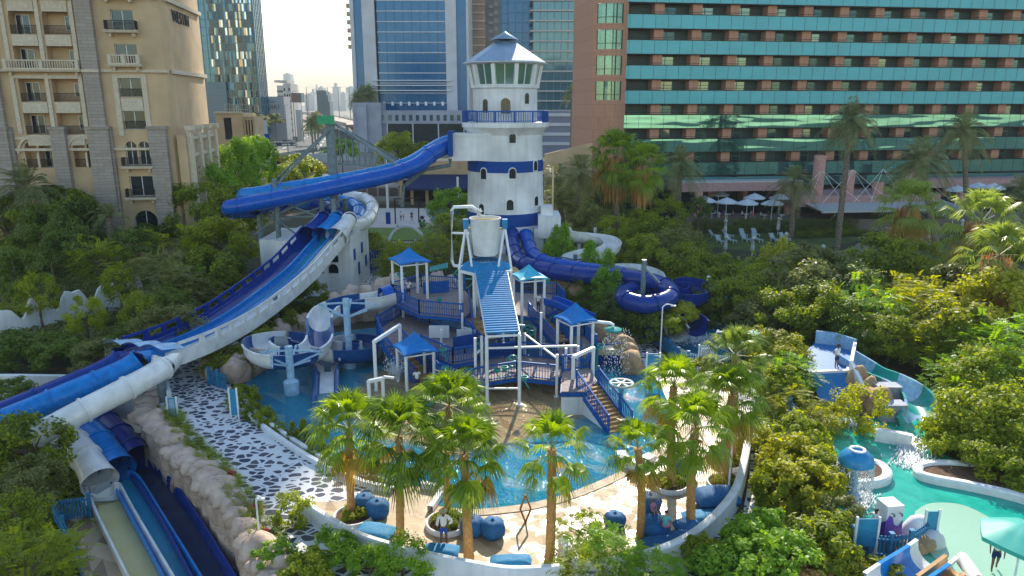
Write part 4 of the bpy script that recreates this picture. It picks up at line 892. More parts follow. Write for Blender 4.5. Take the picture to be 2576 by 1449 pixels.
# base of the lighthouse: arched entrance, side boxes
p = MB(); p.box(A(1348,0,84).x, 83.3, 0, A(1372,0,84).x, 90, lz(560)); p.box(A(1210,0,84).x, 85, 0, A(1284,0,84).x, 90, lz(560)); p.build('base_wall', M['white'], LH)
p = MB(); a = A(1354, 600, 83); c = A(1411, 545, 83); p.box(a.x, 83, a.z, c.x, 88, c.z); p.box(A(1366,0,84).x, 84, c.z, A(1398,0,84).x, 87, c.z+.9); p.box(A(1380,0,84).x,84.5,0,A(1396,0,84).x,86,a.z); p.build('side_house', M['white'], LH)
p = MB(); p.box(A(1284,0,84).x, 84.2, lz(655), A(1350,0,84).x, 85.2, lz(613)); p.build('blue_landing', M['bandblue'], LH)
p = MB(); p.box(A(1288,0,84).x, 86.5, lz(613), A(1345,0,84).x, 88, lz(562)); p.build('ochre_lobby', mat('ochre_wall', (.42,.26,.1), .9), LH)
# ================================================================ slide helpers
def ring(par, P, d, r, m, name='joint_ring', wd=.14, th=.09):
    d = d.normalized(); q = d.to_track_quat('Z', 'Y'); b = MB(); n = 18; vs = []
    for zz, rad in ((-wd/2, r), (-wd/2, r+th), (wd/2, r+th), (wd/2, r)):
        for k in range(n): vs.append(P + q @ Vector((rad*math.cos(2*math.pi*k/n), rad*math.sin(2*math.pi*k/n), zz)))
    b.add(vs, [(j*n+k, j*n+(k+1) % n, ((j+1) % 4)*n+(k+1) % n, ((j+1) % 4)*n+k) for j in range(4) for k in range(n)]); return b.build(name, m, par, auto='n')
def tubeslide(par, pts, r, m, step=3.4, mr=None, n=20, name='tube', ns=8):
    P = spline(pts, ns); b = MB(); b.tube(P, r, n, cap=False); b.tube(P, r-.05, n, cap=False); o = b.build(name, m, par, smooth=True)
    Q = resample(P, step)
    for i, q in enumerate(Q):
        j = min(range(len(P)), key=lambda k: (P[k]-q).length); d = P[min(j+1, len(P)-1)]-P[max(j-1, 0)]; ring(par, q, d, r, mr or m)
    return P
def uprof(r, deep=.0, th=.07, lip=.16, n=12, a0=0, a1=math.pi):
    o = [(-(r)*math.cos(a0+(a1-a0)*k/n), -r*math.sin(a0+(a1-a0)*k/n)) for k in range(n+1)]
    top = deep; inn = [(-r-0, top)]+o+[(r, top)] if top else o
    out = [(x*(r+th)/r, y*(r+th)/r if y < 0 else y) for x, y in inn]
    return inn + [(r+lip, inn[-1][1]+.0), (r+lip, inn[-1][1]-.06)] + list(reversed([(x, y-.06 if i in (0, len(out)-1) else y) for i, (x, y) in enumerate(out)])) + [(-r-lip, inn[0][1]-.06), (-r-lip, inn[0][1])]
def post(par, u, v, z, r=.16, m=None, D=None, z0=0, n=10, name='support_post', foot=None):
    g = A(u, v, D) if D else G(u, v, z0); b = MB(); b.cyl((g.x,g.y,z0),(g.x,g.y,z),r,r,n)
    if foot: b.cyl((g.x,g.y,z0),(g.x,g.y,z0+foot[1]),foot[0],foot[0],12)
    return b.build(name, m or M['steel'], par, auto='n')
# ---- triple racer slide: tubes from the lighthouse, long lanes, exit tubes
SR = thing('racer_slide', 'triple lane water slide in navy, blue and white sweeping down to the lower left', 'water slide', G(697, 842)[:])
lane = spline([A(820,588,75),A(785,627,72),A(740,676,68.5),(A(668,735,62.8)),A(578,798,57.6),A(480,848,52.6),A(378,886,48.6)], 8)
for p_ in lane: pass
offs = [(-1.55,'navy',M['navy']),(0,'mid blue',M['midblue']),(1.55,'white',M['whiteplastic'])]
def shifted(P, o, dz=0):
    out = []
    for i, p in enumerate(P):
        d = P[min(i+1,len(P)-1)]-P[max(i-1,0)]; s = Vector((d.y,-d.x,0)).normalized(); out.append(p+s*(-o)+Vector((0,0,dz)))
    return out
for o, nm, m in offs:
    P = shifted(lane, o); b = MB(); b.sweep(P, uprof(.74, 0, .06, .02), True); x = b.build('lane', m, SR, smooth=True); x['label'] = nm + ' lane'
# side walls with slots
for s, m, nm in ((-1, M['navy'], 'navy side wall with slots'), (1, M['whiteplastic'], 'white side wall with slots')):
    P = shifted(lane, s*2.33); b = MB()
    prw = [(-.05,-.75),(-.05,.28),(.05,.28),(.05,-.75)]; b.sweep(P, prw, True)
    b.sweep(P, [(-.06,.72),(-.06,.92),(.06,.92),(.06,.72)], True)
    L = resample(P, .9)
    for i in range(0, len(L)-1, 2): 
        b.bar(L[i]+Vector((0,0,.28)), L[i]+Vector((0,0,.74)), .42, .1); 
        d = (L[min(i+1,len(L)-1)]-L[i])*.28; b.bar(L[i]-d+Vector((0,0,.5)), L[i]+d+Vector((0,0,.5)), .1, .44)
    x = b.build('side_wall', m, SR); x['label'] = nm
for o in (-.78, .78):
    b = MB(); b.sweep(shifted(lane, o), [(-.1,-.1),(-.1,.08),(.1,.08),(.1,-.1)], True); b.build('divider', M['midblue'], SR)
b = MB(); w_ = shifted(lane, 0, -.55); b.sweep(w_, [(-.5,.0),(.5,.0)]); b.build('lane_water', M['laneB'], SR)
# flared mouths and upper tubes
for (o, nm, m), (mu, mv, my) in zip(offs, ((782,585,75.3),(815,583,75.6),(848,582,75.2))):
    e = shifted(lane, o)[0]; d = (shifted(lane, o)[0]-shifted(lane, o)[3]).normalized(); b = MB()
    P = [e-d*.9+Vector((0,0,.1)), e+Vector((0,0,.15)), e+d*1.2+Vector((0,0,.2)), e+d*2.6+Vector((0,0,.3))]
    rr = [1.15,.98,.82,.76]; b.tube(P, lambda i: rr[i], 20, cap=False); b.tube(P, lambda i: rr[i]-.05, 20, cap=False); x = b.build('flared_mouth', m, SR, smooth=True); x['label'] = 'flared ' + nm + ' mouth'
    S0 = P[-1]
    if nm == 'white': tail = [A(868,560,79.5),A(895,568,81),A(922,555,84),A(936,528,88),A(925,505,91),A(880,495,93),A(820,488,93),A(740,485,90)]; S0 = P[-1]
    elif nm == 'mid blue': tail = [A(865,565,80.5),A(895,556,83),A(902,530,86.5),A(885,515,89),A(850,505,90),A(800,505,88),A(720,510,85)]
    else: tail = [A(835,560,80),A(848,550,82),A(838,530,85),A(800,515,87),A(750,512,87),A(690,515,84),A(640,525,80)]
    tubeslide(SR, [P[-1]]+tail, .78, {'navy': M['navy'], 'mid blue': M['midblue'], 'white': M['whiteplastic']}[nm], 3.2)
# two long tubes from the lighthouse
tubeslide(SR, [A(1138,364,85),A(1120,370,84.5),A(1090,385,83),A(1055,412,81.5),A(1010,432,80.5),A(950,448,79.5),A(880,463,79),A(800,480,78.6),A(700,500,78),A(600,519,77.5),A(578,523,78),A(585,530,80),A(640,530,83)], .85, M['royal'], 3.6)
tubeslide(SR, [A(1138,356,86.4),A(1115,362,86.2),A(1085,379,85),A(1045,405,83.5),A(1000,424,82.5),A(940,440,82),A(860,455,81.5),A(780,468,81),A(700,480,80.5),A(640,490,80.3),A(618,493,81),A(625,503,83),A(680,510,85)], .85, M['midblue'], 3.6)
b = MB(); a = A(1141,400,84.4); c = A(1136,334,84.4); b.box(c.x-.35,83.2,a.z+.4,a.x,87.2,c.z+.2); b.build('start_panel', M['bandblue'], SR)
# exit tubes
ends = [shifted(lane, o)[-1] for o, _, _ in offs]
E1 = [(-1.55,M['navy'],[A(330,884,48.9),A(300,905,48.3),A(262,930,47.6),A(150,979,46),A(60,1015,44.8),A(-60,1063,43.6)],.72),(0,M['midblue'],[A(372,898,47.4),A(345,912,46.8),A(300,938,46),A(200,980,44.2),A(100,1022,42.9),A(0,1062,41.8),A(-90,1095,41)],.78),(1.55,M['whiteplastic'],[A(440,912,46.6),A(410,926,45.6),A(370,950,44.4),A(300,987,42.8),A(200,1038,41),A(125,1078,39.8),A(78,1097,39.3)],.74)]
for o, m, pts, r in E1:
    e = shifted(lane, o)[-1]; P = [pts[0], pts[1]]
    b = MB(); PP = [e, e.lerp(pts[1], .35), e.lerp(pts[1], .7), pts[1]]; rr = [1.05,.98,.86,r]
    def pr(i, rr=rr):
        q = rr[i]; a0 = math.pi*(.0) ; full = [0, .25, .6, 1][i]; n = 16
        return [(q*math.cos(-math.pi/2+t), q*math.sin(-math.pi/2+t)) for t in [(-1+2*k/n)*(math.pi/2+math.pi/2*full) for k in range(n+1)]]
    b.sweep(PP, pr); b.build('funnel', m, SR, smooth=True); tubeslide(SR, pts[1:], r, m, 2.7)
b = MB(); e = [shifted(lane, o)[-1] for o in (-2.3, -.8, .8, 2.4)]
wv = []
for i in range(3):
    for k in range(8):
        t = k/8; p = e[i].lerp(e[i+1], t)+Vector((-1.2,-.3,.55+.28*math.sin(math.pi*t))); wv.append(p)
wv.append(e[3]+Vector((-1.0,-.3,.5)))
b.add([p for p in wv]+[p+Vector((1.3,.9,-.15)) for p in wv], [(i, i+1, i+1+len(wv), i+len(wv)) for i in range(len(wv)-1)]); b.build('scalloped_hood', M['paleblue'], SR, smooth=True)
# return tubes (emerging lower and running out in lanes)
rets = [(M['whiteplastic'], [A(120,1052,45.2),A(165,1092,43.6),A(198,1128,41.8),A(222,1160,40.6),A(243,1195,39.6)],.85,[(246,1195),(291,1290),(377,1449),(460,1600)],M['laneY'],'white'),
        (M['midblue'], [A(130,1035,47.2),A(180,1062,46),A(228,1092,44.4),A(262,1130,42.9),A(288,1168,41.6)],.9,[(296,1172),(365,1290),(457,1449),(542,1600)],M['laneB'],'mid blue'),
        (M['navy'], [A(190,1020,49.5),A(232,1042,48.3),A(278,1075,46.6),A(312,1108,45),A(338,1142,43.6)],.85,[(346,1150),(443,1290),(535,1449),(625,1600)],M['laneD'],'navy')]
for m, pts, r, ln, wm, nm in rets:
    tubeslide(SR, pts, r, m, 2.2); P = spline([A(u, v, G(u, v, -2.35).y) for u, v in ln], 8)
    P[0] = pts[-1]+(pts[-1]-pts[-2]).normalized()*.7+Vector((0,0,-.3)); P = spline(P[::4], 4); hw = .78 if nm == 'mid blue' else .93; b = MB(); b.sweep(P, lambda i: [(x*hw*(.72 if i == 0 else .86 if i == 1 else 1), y) for x, y in [(-1.0,.05),(-.98,.12),(-.86,.12),(-.8,.0),(-.72,-.55),(-.35,-.7),(.35,-.7),(.72,-.55),(.8,0),(.86,.12),(.98,.12),(1.0,.05),(.92,-.95),(-.92,-.95)]], True)
    x = b.build('run_out_lane', m if nm != 'white' else M['whiteplastic'], SR, auto='n'); x['label'] = nm+' run-out lane'
    b = MB(); b.sweep([p+Vector((0,0,-.5)) for p in P], [(-.68*hw,0),(.68*hw,0)]); b.build('lane_water', wm, SR)
    d = (pts[-1]-pts[-2]).normalized(); b = MB(); b.tube([pts[-1]-d*1.2, pts[-1]-d*.2, pts[-1]+d*.6+Vector((0,0,-.1))], lambda i: [r, r+.06, r+.22][i], 20, cap=False); b.build('flared_mouth', m, SR, smooth=True)
# supports of the lanes
for u, v, zz, r in ((697,842,3.6,.32),(785,738,5.6,.32),(636,872,2.3,.3),(560,905,2.2,.28),(412,1010,2.2,.3),(432,945,2.1,.25),(150,1180,1.0,.33)): post(SR, u, v, zz, r, z0=-3.4 if u == 150 else 0)
for (a, c) in (((785,655,77),(842,615,77)),((697,735,64),(716,715,66))):
    b = MB(); b.bar(A(*a), A(*c), .22); b.build('brace', M['steel'], SR)
# steel mast with truss and stays
MS = thing('slide_mast', 'tall grey steel mast with stays and a green box on top, carrying the long tubes', 'steel frame', (A(845,560,84).x, 84, 0)); mx_ = A(845,560,84).x
b = MB(); b.box(mx_-.45,83.6,0,mx_+.45,84.4,A(845,308,84).z); b.build('mast', M['steel'], MS)
t = A(843,312,84)
for (u, v, D) in ((1000,412,82.5),(1008,404,84),(690,470,80),(700,445,86),(1003,418,81)):
    e = A(u, v, D); b = MB(); b.bar(t, e, .2); b.build('stay', M['steel'], MS)
b = MB(); q0 = A(852,330,84); q1 = A(1003,412,82.8); r0 = A(852,412,84.2); r1 = A(970,420,83)
for s in range(9):
    p = q0.lerp(q1, s/9); q = r0.lerp(r1, s/9); q2 = r0.lerp(r1, (s+1)/9); b.bar(p, Vector((p.x,p.y,min(p.z, q.z))), .1); b.bar(p, q2, .09)
b.bar(r0, r1, .22); b.bar(q0+Vector((0,1,0)), q1+Vector((0,1,0)), .2); b.build('truss', M['steel'], MS)
for u, D, vt in ((690,80,450),(806,81,470),(838,78,500),(648,82,500),(868,86,500)):
    p = A(u, vt, D); b = MB(); b.cyl((p.x,D,0),(p.x,D,p.z),.3,.3,10); b.build('column', M['steel'], MS)
for (a, c) in (((690,500,80),(838,560,78)),((690,540,80),(806,495,81)),((648,520,82),(760,600,80)),((700,560,80),(868,500,86)),((806,560,81),(868,600,86)),((690,470,80),(838,478,79)),((648,545,82),(838,545,79)),((740,510,82),(640,590,81))):
    b = MB(); b.bar(A(*a), A(*c), .16); b.build('brace', M['steel'], MS)
c = A(820,302,83.6); b = MB(); b.box(c.x-.85,83.2,c.z-.45,c.x+.95,83.6,c.z+.5); b.build('green_box', M['signgreen'], MS); b = MB(); b.bar((mx_,84,t.z),(mx_,84,t.z+.7),.12); b.box(mx_-.3,83.9,t.z+.65,mx_+.3,84.1,t.z+.8); b.build('beacon', M['blackiron'], MS)
# pipes under the long tube by the lighthouse
b = MB(); b.tube([A(1132,400,84.6),A(1132,415,84.6),A(1070,427,84.2),A(1015,470,83.8),A(1012,520,83.8)], .22, 10); tag(b.build('water_pipe', M['steel'], auto='n'), 'grey green water pipe stepping down under the long blue tube', 'pipe')
# white slide house below the lanes
SH = thing('slide_house', 'white rendered house with small arched windows beneath the racer slide', 'building', (A(800,745,76).x, 76, 0)); b = MB(); xa, xb = A(700,745,76).x, A(887,745,76).x; zt = A(887,606,76).z
arc_ops = [(A(838-11,0,76).x-0, A(838+11,0,76).x, A(0,686,76).z, A(0,663,76).z, 1)]
hb = MB(); hops = []
for u, v in ((838,676),(801,676),(838,648)): x = A(u,v,76).x; z = A(u,v,76).z; hops.append((x-.55-xa, x+.55-xa, z-.55, z+.5, 1))
facade(hb, 0, xb-xa, 0, zt, hops, .3); vs = [Vector((p.x+xa, p.y+76, p.z)) for p in hb.v]; b.add(vs, hb.f); b.quad((xb,76,0),(xb,86,0),(xb,86,zt),(xb,76,zt)); b.quad((xa,76,zt),(xb,76,zt),(xb,86,zt),(xa,86,zt)); b.quad((xa,76,0),(xa,76,zt),(xa,86,zt),(xa,86,0)); b.box(xb-.3,75.8,zt+.002,xb+.2,86,zt+.5); b.build('wall', M['white'], SH)
for h in hops: b = MB(); b.quad((h[0]+xa,76.28,h[2]),(h[1]+xa,76.28,h[2]),(h[1]+xa,76.28,h[3]),(h[0]+xa,76.28,h[3])); b.build('window', M['glassdark'], SH)
for k in range(4): b = MB(); b.box(xb+.003,77.5+k*2,1.6 if k%2 else 3.6,xb+.08,78.3+k*2,2.9 if k%2 else 4.8); b.build('blue_shutter', M['bandblue'], SH)
b = MB(); a = A(716,740,75.9); b.box(a.x,75.88,a.z-.3,a.x+1.6,75.97,a.z+2.6); b.build('panelled_door', M['paleblue'], SH)
b = MB(); b.box(A(600,0,80).x,80,0,A(700,0,80).x,88,A(0,603,80).z); tag(b.build('white_terrace_wall', M['white']), 'white parapet block left of the slide house', 'wall')
b = MB(); b.box(xb+.5,72.5,0,xb+2.6,76.2,.9); tag(b.build('white_bench_block', M['white']), 'low white block at the corner of the slide house', 'bench')
b = MB(); c = G(907,690); b.lathe(c, [(.25,0),(.5,.3),(.72,.9),(.7,1.2),(.4,1.6),(.5,1.75),(.42,1.75),(.3,1.5)], 20); tag(b.build('urn', M['white'], smooth=True), 'big white urn on the stone path by the blue gate', 'urn')
# ================================================================ right hand tubes and flumes
RS = thing('spiral_tube_slide', 'navy and blue tube slide winding from the lighthouse foot around a tight loop', 'water slide', G(1630,800)[:])
tubeslide(RS, [A(1286,588,83),A(1288,615,80),A(1300,648,76.5),A(1330,668,73),A(1400,685,69.5),A(1480,694,67.5),A(1560,698,66.5),A(1635,708,65),A(1680,728,62.5),A(1683,750,60.5),A(1650,764,59.3),A(1610,765,59.3),A(1572,752,60.5),A(1575,738,63),A(1610,733,66),A(1680,736,68.5)], .8, M['navy'], 2.4)
R2 = thing('blue_tube_slide', 'mid blue tube slide starting right of the navy one and joining it behind the bushes', 'water slide', A(1327,600,82)[:])
tubeslide(R2, [A(1322,592,83),A(1330,618,80.5),A(1340,640,78),A(1372,660,75),A(1430,672,72.5),A(1500,682,71.5),A(1570,690,72)], .75, M['royal'], 2.6)
b = MB(); S_ = spline([A(1690,720,68),A(1720,716,67.5),A(1755,722,67),A(1760,738,65.5),A(1735,748,64.3),A(1700,742,64.5)], 6); b.sweep(S_, uprof(.95, .5), True); b.build('open_curve', M['navy'], RS, auto='n')
b = MB(); S_ = spline([A(1690,770,64),A(1680,785,62.5),A(1710,795,61),A(1740,805,59.5),A(1752,818,57.5)], 6); b.sweep(S_, uprof(.9, .4), True); b.build('run_out', M['navy'], RS, auto='n')
c = G(1634,835); 
for (u, v, zt) in ((1622,800,3.5),(1660,806,3.2),(1704,790,2.8),(1445,742,4.2)): 
    g = G(u, v+10); b = MB(); b.cyl((g.x,g.y,0),(g.x,g.y,zt+.6),.22,.22,10); b.bar((g.x,g.y,zt),(g.x-1.6,g.y+.8,zt+.2),.14); b.bar((g.x,g.y,zt),(g.x+1.6,g.y+.5,zt+.2),.14); b.build('support_post', M['steel'], RS)
g = A(1623,665,61); b = MB(); b.cyl((g.x,61.5,0),(g.x,61.5,g.z+.3),.22,.22,10); b.bar((g.x,61.5,g.z-.3),(g.x+1.2,60.5,g.z-1.5),.14); b.build('support_post', M['steel'], RS)
WF = thing('white_open_slide', 'open white flume curling behind the bushes right of the lighthouse', 'water slide', G(1480,700)[:])
for pts in ([A(1408,575,82.5),A(1440,588,82),A(1480,596,83),A(1525,603,82),A(1541,620,79),A(1515,634,77),A(1470,638,77),A(1438,650,76.5),A(1442,665,74.5)], [A(1525,683,74),A(1550,676,75.5),A(1600,677,75),A(1640,690,73.5),A(1650,705,72)], [A(1570,738,66),A(1590,722,68),A(1612,722,68.5),A(1622,712,70)], [A(1690,800,63),A(1665,808,61),A(1690,818,59.5),A(1705,835,57.5)]):
    b = MB(); S_ = spline(pts, 6); b.sweep(S_, uprof(.85, .35), True); b.build('flume', M['whiteplastic'], WF, auto='n')
for u, v, zt in ((1455,690,4.5),(1530,665,5.4),(1495,668,4.9)): post(WF, u, v, zt, .2, M['whitepaint'])
# ================================================================ blue and white striped slide over the pool
SS = thing('striped_slide', 'open slide of alternating blue and white sections spiralling over the splash pool', 'water slide', G(735,992)[:])
S_ = spline([A(985,742,61.5),A(950,752,60.8),A(905,757,60.2),A(860,766,59.3),A(820,785,58),A(803,815,56),A(806,845,54.3),A(798,870,52.6),A(770,888,51),A(730,896,50),A(680,895,49.7),A(648,880,50.6),A(650,862,53),A(690,853,55.2),A(740,856,56),A(785,868,55),A(830,880,53.8),A(880,884,53.6),A(925,880,54.5),A(940,868,56.5),A(915,860,58.4),A(870,862,58.6),A(838,872,57),A(824,895,54.3),A(822,925,51.6)], 6)
seg = resample(S_, .33); Ls = 8
for i in range(0, len(seg)-1, Ls):
    pts = seg[i:i+Ls+1]
    if len(pts) < 2: continue
    b = MB(); b.sweep(pts, uprof(.88, .4), True); k = (i//Ls) % 2; x = b.build('flume_section', M['stripeblue'] if k else M['whiteplastic'], SS, auto='n'); x['label'] = 'blue section' if k else 'white section'
b = MB(); e = A(985,742,61.5); e2 = A(1000,745,62.3); b.tube([e2, e], .95, 18, cap=False); b.tube([e+Vector((0,0,.0)), A(960,748,61)], lambda i: [.95,.85][i], 18, cap=False); b.build('entry_tube', M['royal'], SS, smooth=True)
b = MB(); S2 = spline([A(822,920,51.9),A(821,940,50.4),A(820,980,48.3),A(818,1030,46),A(815,1065,44.4)], 5); b.sweep(S2, uprof(.72, .1), True); b.build('run_out', M['stripeblue'], SS, auto='n')
b = MB(); b.sweep([p+Vector((0,0,-.5)) for p in S2], [(-.5,0),(.5,0)]); b.build('run_out_floor', M['whiteplastic'], SS)
for u, v, zt, f in ((735,992,3.6,1),(880,925,5.6,0)):
    g = G(u, v); b = MB(); b.cyl((g.x,g.y,0),(g.x,g.y,zt),.27,.27,14); b.cyl((g.x,g.y,0),(g.x,g.y,1.0),.55,.55,14); b.cyl((g.x,g.y,1.0),(g.x,g.y,1.2),.55,.3,14)
    for a in (.3, 1.6, 2.9, 4.4, 5.6):
        q = Vector((g.x+2.3*math.cos(a), g.y+2.0*math.sin(a), zt-.6)); b.bar((g.x,g.y,zt-1.5), q, .12)
        if a in (.3, 2.9): b.bar((g.x,g.y,zt-.3), q, .12)
    b.build('support_post', M['paleblue'], SS, auto='n')
# ================================================================ water play structure
PS = thing('water_play_structure', 'blue and white water play tower with decks, stairs, canopies and tipping bucket in the pool', 'play structure', G(1240, 960)[:])
PW = M['whitepaint']
def pipe(pts, r=.11, m=None, par=PS, name='pipe', n=10):
    b = MB(); b.tube([Vector(p) for p in pts], r, n); return b.build(name, m or PW, par, auto='n')
def vpost(u, v, zt, r=.12, z0=0.0, m=None, D=None): 
    g = G(u, v, z0) if D is None else A(u, v, D); b = MB(); b.cyl((g.x,g.y,z0),(g.x,g.y,zt),r,r,10); b.cyl((g.x,g.y,z0),(g.x,g.y,z0+.12),r*1.9,r*1.9,10); b.build('post', m or PW, PS, auto='n'); return g
def rail(pts, h=1.15, closed=False, par=PS, m=None, gap=.2, pan=0.0, r0=.024):
    pts = [Vector(p) for p in pts]
    if closed: pts.append(pts[0])
    m = m or M['bluerail']
    for i in range(len(pts)-1):
        a, c = pts[i], pts[i+1]; b = MB(); b.bar(a+Vector((0,0,h)), c+Vector((0,0,h)), .1); b.bar(a+Vector((0,0,.12)), c+Vector((0,0,.12)), .08); b.bar(a+Vector((0,0,h*.55)), c+Vector((0,0,h*.55)), .04)
        n = max(1, int((c-a).length/gap))
        for k in range(n+1):
            p = a.lerp(c, k/n); w = r0 if k not in (0, n) else .055; hh = h if k not in (0, n) else h+.12; b.box(p.x-w,p.y-w,p.z,p.x+w,p.y+w,p.z+hh)
        b.build('railing', m, par)
M['deckgrey'] = mat('mauve_grey_deck', (.25,.2,.19), .8, var=.1); M['stairtan'] = mat('tan_stair_tread', (.42,.25,.1), .8, var=.1)
def deck(pts, z, th=.22, edge=True, name='deck', mt=None):
    P = [(p[0], p[1]) for p in pts]; b = MB(); b.prism(P, z-.06, z); b.build(name, mt or M['deckgrey'], PS)
    b = MB(); n = len(P)
    for i in range(n): b.bar((*P[i], z-.2), (*P[(i+1) % n], z-.2), .12, .26)
    b.build('deck_edge', M['bluerail'], PS)
def stairs(a, c, w, n, solid=None, m=None, rails=True):
    a = Vector(a); c = Vector(c); d = Vector((c.x-a.x, c.y-a.y, 0)); L = d.length; d.normalize(); s = Vector((d.y, -d.x, 0)); b = MB(); st = L/n; hz = (a.z-c.z)/n
    for k in range(n):
        p = a+d*(st*k); z = a.z-hz*(k+1)
        q = [p-s*w/2, p+s*w/2, p+d*st*1.02+s*w/2, p+d*st*1.02-s*w/2]; b.prism([(t.x,t.y) for t in q], z-.07, z); 
        b.add([Vector((q[0].x,q[0].y,z)), Vector((q[1].x,q[1].y,z)), Vector((q[1].x,q[1].y,z+hz)), Vector((q[0].x,q[0].y,z+hz))], [(0,1,2,3)]) if k % 1 == 0 else 0
    o = b.build('stairs', m or M['stairtan'], PS)
    for sd in (-1, 1):
        o1 = a+s*(sd*w/2); o2 = c+s*(sd*w/2); b = MB(); b.bar(o1-Vector((0,0,.1)), o2-Vector((0,0,.1)), .08, .32); b.build('stringer', M['bluerail'], o)
        if rails: rail([o1, o2], 1.1)
        if solid:
            b = MB(); b.add([Vector((o1.x,o1.y,0)), Vector((o2.x,o2.y,0)), Vector((o2.x,o2.y,max(.05,o2.z-.2))), Vector((o1.x,o1.y,o1.z-.2))], [(0,1,2,3)]); b.build('stair_wall', M['white'], PS)
def canopy(u, v, D, side, rot, zt, h, zbot, m, lbl):
    c = A(u, v, D); c = Vector((c.x, c.y, 0)); cs = [c+Vector((side*math.cos(rot+math.pi/4+k*math.pi/2), side*math.sin(rot+math.pi/4+k*math.pi/2), 0)) for k in range(4)]
    b = MB(); ap = c+Vector((0,0,zt+h)); N = 6
    for k in range(4):
        p, q = cs[k], cs[(k+1) % 4]
        # sagging fabric panel with a scooped edge
        rows = []
        for i in range(N+1):
            t = i/N; row = []
            for j in range(N+1):
                s = j/N; e = p.lerp(q, s); e = e+(c-e)*(.10*math.sin(math.pi*s)); zz = zt+.0*s; pt = Vector((e.x, e.y, zz+.1*math.sin(math.pi*s))).lerp(ap, t); pt.z -= .22*math.sin(math.pi*t)*(.6+.4*math.sin(math.pi*s)); row.append(pt)
            rows.append(row)
        base = [x for r_ in rows for x in r_]; fs = [(i*(N+1)+j, i*(N+1)+j+1, (i+1)*(N+1)+j+1, (i+1)*(N+1)+j) for i in range(N) for j in range(N)]; b.add(base, fs)
        for r_ in (rows[0],):
            b.add([x for x in r_]+[x+Vector((0,0,-.13)) for x in r_], [(j, j+1, j+1+N+1, j+N+1) for j in range(N)])
    o = b.build('canopy', m, PS, auto='n'); o['label'] = lbl
    for k in range(4):
        p = c+(cs[k]-c)*.8; b = MB(); b.cyl((p.x,p.y,zbot),(p.x,p.y,zt+.05),.12,.12,10); b.build('canopy_post', PW, PS, auto='n'); q = c+(cs[(k+1) % 4]-c)*.8
        b = MB(); b.bar((p.x,p.y,zt-.25),(q.x,q.y,zt-.25),.1); b.bar((p.x,p.y,zt-.1),(c.x,c.y,zt+h*.8),.07); b.build('canopy_beam', PW, PS)
    return [c+(x-c)*.8 for x in cs]
# canopies
K1 = canopy(1031, 700, 63, 2.05, .5, 6.75, 1.1, 0, M['canopyblue'], 'blue canopy over the upper left deck')
K2 = canopy(1045, 900, 50.5, 1.85, .45, 2.85, 1.25, 0, M['canopyblue'], 'blue canopy over the lower left stairs')
K3 = canopy(1330, 760, 59.5, 1.75, .35, 6.1, 1.0, 0, M['canopycyan'], 'cyan canopy above the upper right stairs')
K4 = canopy(1446, 860, 53, 1.7, .5, 4.35, 1.25, 0, M['canopyblue'], 'blue and cyan canopy on the right landing')
# decks (outline points measured on the deck plane)
def DP(z, *uv): return [G(u, v, z) for u, v in uv]
d1 = DP(3.3, (985,742),(1060,722),(1170,730),(1200,770),(1165,800),(1055,790),(995,762)); deck(d1, 3.3)
rail([d1[6], d1[5], d1[4]]); rail([d1[0], d1[1], d1[2]]); rail([d1[6], d1[0]])
d2 = DP(1.9, (948,830),(1010,792),(1080,815),(1190,840),(1200,905),(1140,915),(1060,880),(1005,862),(965,872)); deck(d2, 1.9)
rail([d2[0], d2[1], d2[2], d2[3]]); rail([d2[4], d2[5], d2[6]]); rail([d2[0], d2[8]])
d3 = DP(1.15, (1098,925),(1170,912),(1300,895),(1400,905),(1420,935),(1400,958),(1300,948),(1222,960),(1160,975),(1100,950)); deck(d3, 1.15)
rail([d3[0], d3[1], d3[2], d3[3]]); rail([d3[9], d3[8], d3[7], d3[6], d3[5]])
d4 = DP(2.7, (1180,760),(1290,735),(1400,742),(1420,765),(1360,800),(1290,790),(1290,840),(1190,850)); deck(d4, 2.7)
rail([d4[1], d4[2], d4[3]]); rail([d4[5], d4[6]]); rail([d4[0], d4[7]])
d5 = DP(1.75, (1400,850),(1470,845),(1500,880),(1470,900),(1405,895)); deck(d5, 1.75); rail([d5[0], d5[1], d5[2]])
d6 = DP(1.7, (1415,935),(1480,925),(1500,955),(1470,985),(1412,985)); deck(d6, 1.7); b = MB(); q = [(p.x,p.y) for p in d6]; b.prism([Vector((a, c_, 0)) for a, c_ in q], 0, 1.3); b.build('landing_wall', M['white'], PS)
rail([d6[0], d6[1]]); 
st = (G(1350,790,2.7), G(1420,868,1.75)); stairs(st[0], st[1], 1.5, 8)
stairs(G(1440,892,1.75), G(1440,930,1.3), 1.3, 4); stairs(G(1478,968,1.7), G(1560,1082,.12), 1.7, 12, True)
stairs(G(985,866,1.9), G(1072,958,.15), 1.7, 9)
stairs(G(1190,800,3.3), G(1240,850,2.7), 1.3, 4, rails=False)
